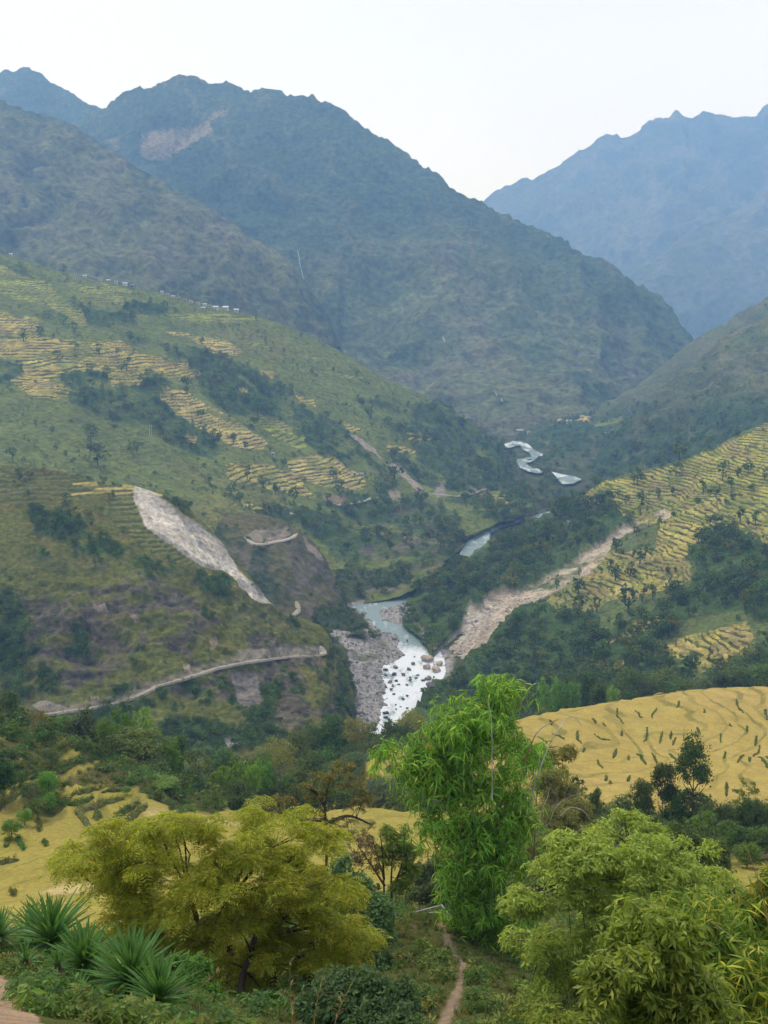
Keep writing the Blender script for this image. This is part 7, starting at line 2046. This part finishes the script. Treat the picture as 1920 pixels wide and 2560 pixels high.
for k, (line, w_, lab) in enumerate(BUNDS):
    w_ = w_ * (0.8 if k < 17 else 1.0)
    q = resample([(x_, y_, 0) for x_, y_ in line], 26)
    C = np.array([ng.pick(x_, y_, 9) for x_, y_, _ in q])
    for _ in range(3):
        C[1:-1] = 0.25 * C[:-2] + 0.5 * C[1:-1] + 0.25 * C[2:]
    T = np.gradient(C, axis=0); T[:, 2] = 0; T = unit(T)
    S = np.stack([T[:, 1], -T[:, 0], 0 * T[:, 0]], 1)
    tap = np.sin(np.clip(np.linspace(0.08, math.pi - 0.08, 26), 0, 3.1)) ** 0.5 * w_ * 0.62
    prof = [(-1.0, -0.3), (-0.75, 0.25), (-0.2, 0.62), (0.35, 0.55), (0.8, 0.2), (1.0, -0.3)]
    V = np.stack([C + S * (tap * a_)[:, None] + np.array([0, 0, 1.0]) * (tap * 1.15 * z_)[:, None] for a_, z_ in prof], 1)
    V = V + (fbm(V, 0.5, 3, 905) * 0.18)[..., None] * np.array([1, 1, 0.8])
    root = empty('grassy_bund', tuple(C[13])); tag(root, lab, 'bund', 'grassy bunds between the left rice beds' if k < 17 else 'grassy bunds in the right golden field')
    link('bank', mesh_from('bank', V.reshape(-1, 3) - C[13], grid_faces(26, 6), mat_bund, True), root)
    r = np.random.default_rng(910 + k)
    n_ = int((6 if k < 17 else 3.5) * np.linalg.norm(np.diff(C, axis=0), axis=1).sum())
    i_ = r.integers(0, 26, n_); a_ = r.uniform(-0.8, 0.8, n_)
    P_ = C[i_] + S[i_] * (tap[i_] * a_)[:, None] + np.array([0, 0, 1.0]) * (tap[i_] * 0.6 * (1 - a_ ** 2))[:, None]
    d_ = unit(r.normal(size=(n_ * 8, 3)) * np.array([0.6, 0.6, 0.3]) + np.array([0, -0.2, 0.8]))
    V, F = leaf_quads(np.repeat(P_, 8, 0) + r.normal(size=(n_ * 8, 3)) * (0.16 if k < 17 else 0.08) + d_ * 0.10, d_, r.normal(size=(n_ * 8, 3)), 0.42 if k < 17 else 0.34, 0.09)
    link('grass', mesh_from('grass', V - C[13], F, mat_weed if k % 2 else mat_grass, False), root)['kind'] = 'stuff'

# ------------------------------------------------------------------ far houses and utility poles
mat_wallw = plain_material('whitewashed_wall', (0.45, 0.44, 0.42), 1.0, 0.15, 0.9, 0.1)
mat_wallb = plain_material('stone_wall', (0.30, 0.26, 0.21), 1.0, 0.25, 0.9, 0.2)
mat_tin = plain_material('tin_roof', (0.42, 0.44, 0.46), 1.0, 0.15, 0.5, 0.1, spec=0.4)
mat_tinb = plain_material('blue_tin_roof', (0.36, 0.46, 0.55), 1.0, 0.15, 0.5, 0.1, spec=0.4)
mat_slate = plain_material('slate_roof', (0.24, 0.22, 0.20), 1.0, 0.25, 0.8, 0.2)
mat_open = plain_material('dark_opening', (0.05, 0.045, 0.04), 1.0, 0.1, 0.9, 0.1)
def boxm(x0, x1, y0, y1, z0, z1):
    V = np.array([(x, y, z) for x in (x0, x1) for y in (y0, y1) for z in (z0, z1)], float)
    return V, np.array([(0, 1, 3, 2), (4, 6, 7, 5), (0, 4, 5, 1), (2, 3, 7, 6), (0, 2, 6, 4), (1, 5, 7, 3)])
def house(pt, px, py, w, roof, wall, lab, group, lift=0.0):
    w = w * 0.66
    p = pt.pick(px, py, 9)
    k = w * p[1] / FPX
    W_, D_, H_ = k, k * 0.6 if k < 9 else 5.5, max(2.6, min(4.6, k * 0.5))
    root = empty('house', (p[0], p[1], p[2] - 0.8 + lift), RNG.uniform(-0.25, 0.25)); tag(root, lab, 'house', group)
    V, F = boxm(-W_ / 2, W_ / 2, -D_ / 2, D_ / 2, -2, H_)
    link('wall', mesh_from('wall', V, F, wall, False), root)
    e = 0.5
    R_ = np.array([(-W_ / 2 - e, -D_ / 2 - e, H_), (W_ / 2 + e, -D_ / 2 - e, H_), (W_ / 2 + e, D_ / 2 + e, H_), (-W_ / 2 - e, D_ / 2 + e, H_), (-W_ / 2 - e, 0, H_ + D_ * 0.36), (W_ / 2 + e, 0, H_ + D_ * 0.36)])
    link('roof', mesh_from('roof', R_, [np.array([(0, 1, 5, 4), (2, 3, 4, 5)]), np.array([(0, 4, 3), (1, 2, 5)])], roof, False), root)
    V, F = boxm(-0.5, 0.5, -D_ / 2 - 0.06, -D_ / 2 + 0.1, 0, 2.0); link('door', mesh_from('door', V, F, mat_open, False), root)
    if W_ > 6:
        for s in (-1, 1):
            V, F = boxm(s * W_ * 0.3 - 0.5, s * W_ * 0.3 + 0.5, -D_ / 2 - 0.06, -D_ / 2 + 0.1, H_ * 0.4, H_ * 0.4 + 1.1); link('window', mesh_from('window', V, F, mat_open, False), root)
VG = 'houses of the village along the left ridge'
for px, py, w, rf_, wl2, lab in [(30, 632, 10, mat_tin, mat_wallw, 'tiny pale house at the left end of the ridge'), (217, 674, 12, mat_tin, mat_wallw, 'lone white house above the rest of the village'), (186, 699, 10, mat_slate, mat_wallw, 'small pale house left of the upper village row'), (253, 688, 12, mat_slate, mat_wallw, 'first house of the upper village row'), (272, 693, 12, mat_tin, mat_wallb, 'second house of the upper village row'), (291, 701, 12, mat_slate, mat_wallw, 'third house of the upper village row'), (313, 713, 16, mat_tin, mat_wallw, 'bright white house in front of the upper village row'), (333, 711, 12, mat_slate, mat_wallb, 'brownish house at the right end of the upper village row'),
                               (405, 733, 10, mat_tin, mat_wallw, 'first house of the lower village row past the trees'), (420, 741, 14, mat_slate, mat_wallw, 'second house of the lower village row'), (433, 746, 12, mat_tin, mat_wallb, 'third house of the lower village row'), (448, 750, 11, mat_slate, mat_wallb, 'low brown house in the lower village row'), (462, 754, 11, mat_slate, mat_wallb, 'small stone house in the lower village row'), (477, 757, 12, mat_slate, mat_wallw, 'sixth house of the lower village row'), (495, 762, 11, mat_slate, mat_wallw, 'seventh house of the lower village row'), (512, 765, 13, mat_tin, mat_wallw, 'eighth house of the lower village row'), (525, 768, 10, mat_slate, mat_wallw, 'ninth house of the lower village row'),
                               (508, 775, 14, mat_tin, mat_wallb, 'pale roofed house just below the lower village row'), (540, 774, 18, mat_tin, mat_wallw, 'large white village house near the ridge end'), (565, 775, 20, mat_tin, mat_wallw, 'longest white village house on the ridge'), (591, 779, 16, mat_tinb, mat_wallw, 'blue-roofed house at the end of the ridge')]:
    house(lh, px, py, w, rf_, wl2, lab, VG, 1.0)
HV = 'houses down in the valley'
for pt, px, py, w, rf_, wl2, lab in [(lh, 682, 1140, 9, mat_tin, mat_wallw, 'tiny house among trees above the lowest terraces'), (lh, 887, 1188, 9, mat_tinb, mat_wallb, 'small shed at the right end of the lowest terraces'), (lh, 905, 1190, 10, mat_tin, mat_wallw, 'white house at the right end of the lowest terraces'), (lh, 1203, 1200, 7, mat_tin, mat_wallw, 'tiny white hut by the road before the river bend'), (lh, 1237, 1198, 11, mat_tin, mat_wallw, 'white roofed house beside the road at the river bend'),
                                     (PATCH['right_hill_far'], 1296, 1080, 24, mat_tin, mat_wallb, 'long pale building on the far river bank'), (PATCH['right_hill_far'], 1320, 1082, 14, mat_slate, mat_wallw, 'small building right of the long one by the far river'), (PATCH['right_hill_far'], 1456, 1044, 14, mat_tin, mat_wallw, 'white house left of the pair beside the far gold field'), (PATCH['right_hill_far'], 1473, 1044, 12, mat_tin, mat_wallw, 'white house at the right of the far gold field'), (PATCH['right_hill_far'], 1422, 1052, 18, mat_tin, mat_wallw, 'cluster house on the far bank beside the gold field'), (PATCH['right_hill_far'], 1404, 1054, 9, mat_slate, mat_wallw, 'tiny house left of the far bank cluster'),
                                     (PATCH['right_hill_far'], 1513, 1080, 12, mat_tin, mat_wallw, 'upper left white house on the dark wooded spur'), (PATCH['right_hill_far'], 1528, 1079, 12, mat_tinb, mat_wallw, 'upper right white house on the dark wooded spur'), (PATCH['right_hill_far'], 1528, 1098, 9, mat_slate, mat_wallb, 'brown hut below the white houses on the spur'), (PATCH['right_hill_far'], 1560, 1070, 6, mat_tinb, mat_wallw, 'tiny bluish hut higher on the wooded spur'),
                                     (rs, 1604, 1188, 8, mat_tin, mat_wallw, 'tiny white hut at the edge of the right terraces'), (rs, 1395, 1307, 18, mat_tin, mat_wallw, 'white house under the huge spreading tree'), (rs, 1424, 1312, 18, mat_slate, mat_wallw, 'second house right of the huge spreading tree'), (rs, 1494, 1268, 9, mat_tin, mat_wallb, 'small hut among trees up the right bank')]:
    house(pt, px, py, w, rf_, wl2, lab, HV, 1.2)
def utility_pole(pt, px, y0, y1, lab, twin=False):
    p = pt.pick(px, y1, 9)
    h = (y1 - y0) * p[1] / FPX + 1
    root = empty('utility_pole', tuple(p)); tag(root, lab, 'utility pole', 'utility poles on the slopes')
    for dx in ((-0.9, 0.9) if twin else (0,)):
        V, F = tube(np.array([(dx, 0, -1.5), (dx, 0, h)]), [0.22, 0.16], 6); link('pole', mesh_from('pole', V, F, mat_deadculm, True), root)
    V, F = boxm(-1.5 if twin else -0.9, 1.5 if twin else 0.9, -0.1, 0.1, h - 1.1, h - 0.8); link('crossarm', mesh_from('crossarm', V, F, mat_pole, False), root)
for a in [(lh, 377, 1064, 1090, 'twin white utility pole on the open grass slope', True), (lh, 299, 1118, 1140, 'single white utility pole by the broad dark tree', False), (lh, 735, 1166, 1183, 'utility pole at the left of the lowest terraces', False), (lh, 795, 1166, 1181, 'utility pole in the middle of the lowest terraces', False), (lh, 925, 1166, 1183, 'twin utility pole at the right of the lowest terraces', True), (rs, 1612, 1166, 1184, 'white utility pole at the edge of the right terraces', False)]:
    utility_pole(*a)
# ================================================================== labels: tell look-alikes apart by their place in their row
same = {}
for o in SC.objects:
    if o.parent is None and o.get('label'):
        same.setdefault(o['label'], []).append(o)
for lab, os_ in same.items():
    if len(os_) > 1:
        os_.sort(key=lambda o: float(to_pixels(np.array(o.location))[0]))
        for k, o in enumerate(os_):
            o['label'] = f'{ORD[k]} {lab}, from left' if len(lab.split()) < 14 else f'{ORD[k]} {lab}'
# ================================================================== haze
bpy.context.view_layer.update()
lo, hi = np.full(3, 1e9), np.full(3, -1e9)
for o in SC.objects:
    if o.type == 'MESH':
        B = np.array([o.matrix_world @ Vector(c) for c in o.bound_box])
        lo = np.minimum(lo, B.min(0)); hi = np.maximum(hi, B.max(0))
lo -= np.array([60, 60, 1.0]); hi += np.array([60, 60, 15.0])
V = np.array([(x, y, z) for x in (lo[0], hi[0]) for y in (lo[1], hi[1]) for z in (lo[2], hi[2])], float)
F = np.array([(0, 1, 3, 2), (4, 6, 7, 5), (0, 4, 5, 1), (2, 3, 7, 6), (0, 2, 6, 4), (1, 5, 7, 3)])
m, nt, out = new_mat('valley_haze')
pv = nt.nodes.new('ShaderNodeVolumePrincipled')
pv.inputs['Color'].default_value = (0.29, 0.55, 1.0, 1)
pv.inputs['Absorption Color'].default_value = (1.0, 1.0, 1.0, 1)
pv.inputs['Density'].default_value = 0.000175
pv.inputs['Anisotropy'].default_value = 0.0
nt.links.new(pv.outputs[0], out.inputs['Volume'])
hz = link('haze', mesh_from('haze', V, F, m, False))
hz['kind'] = 'stuff'
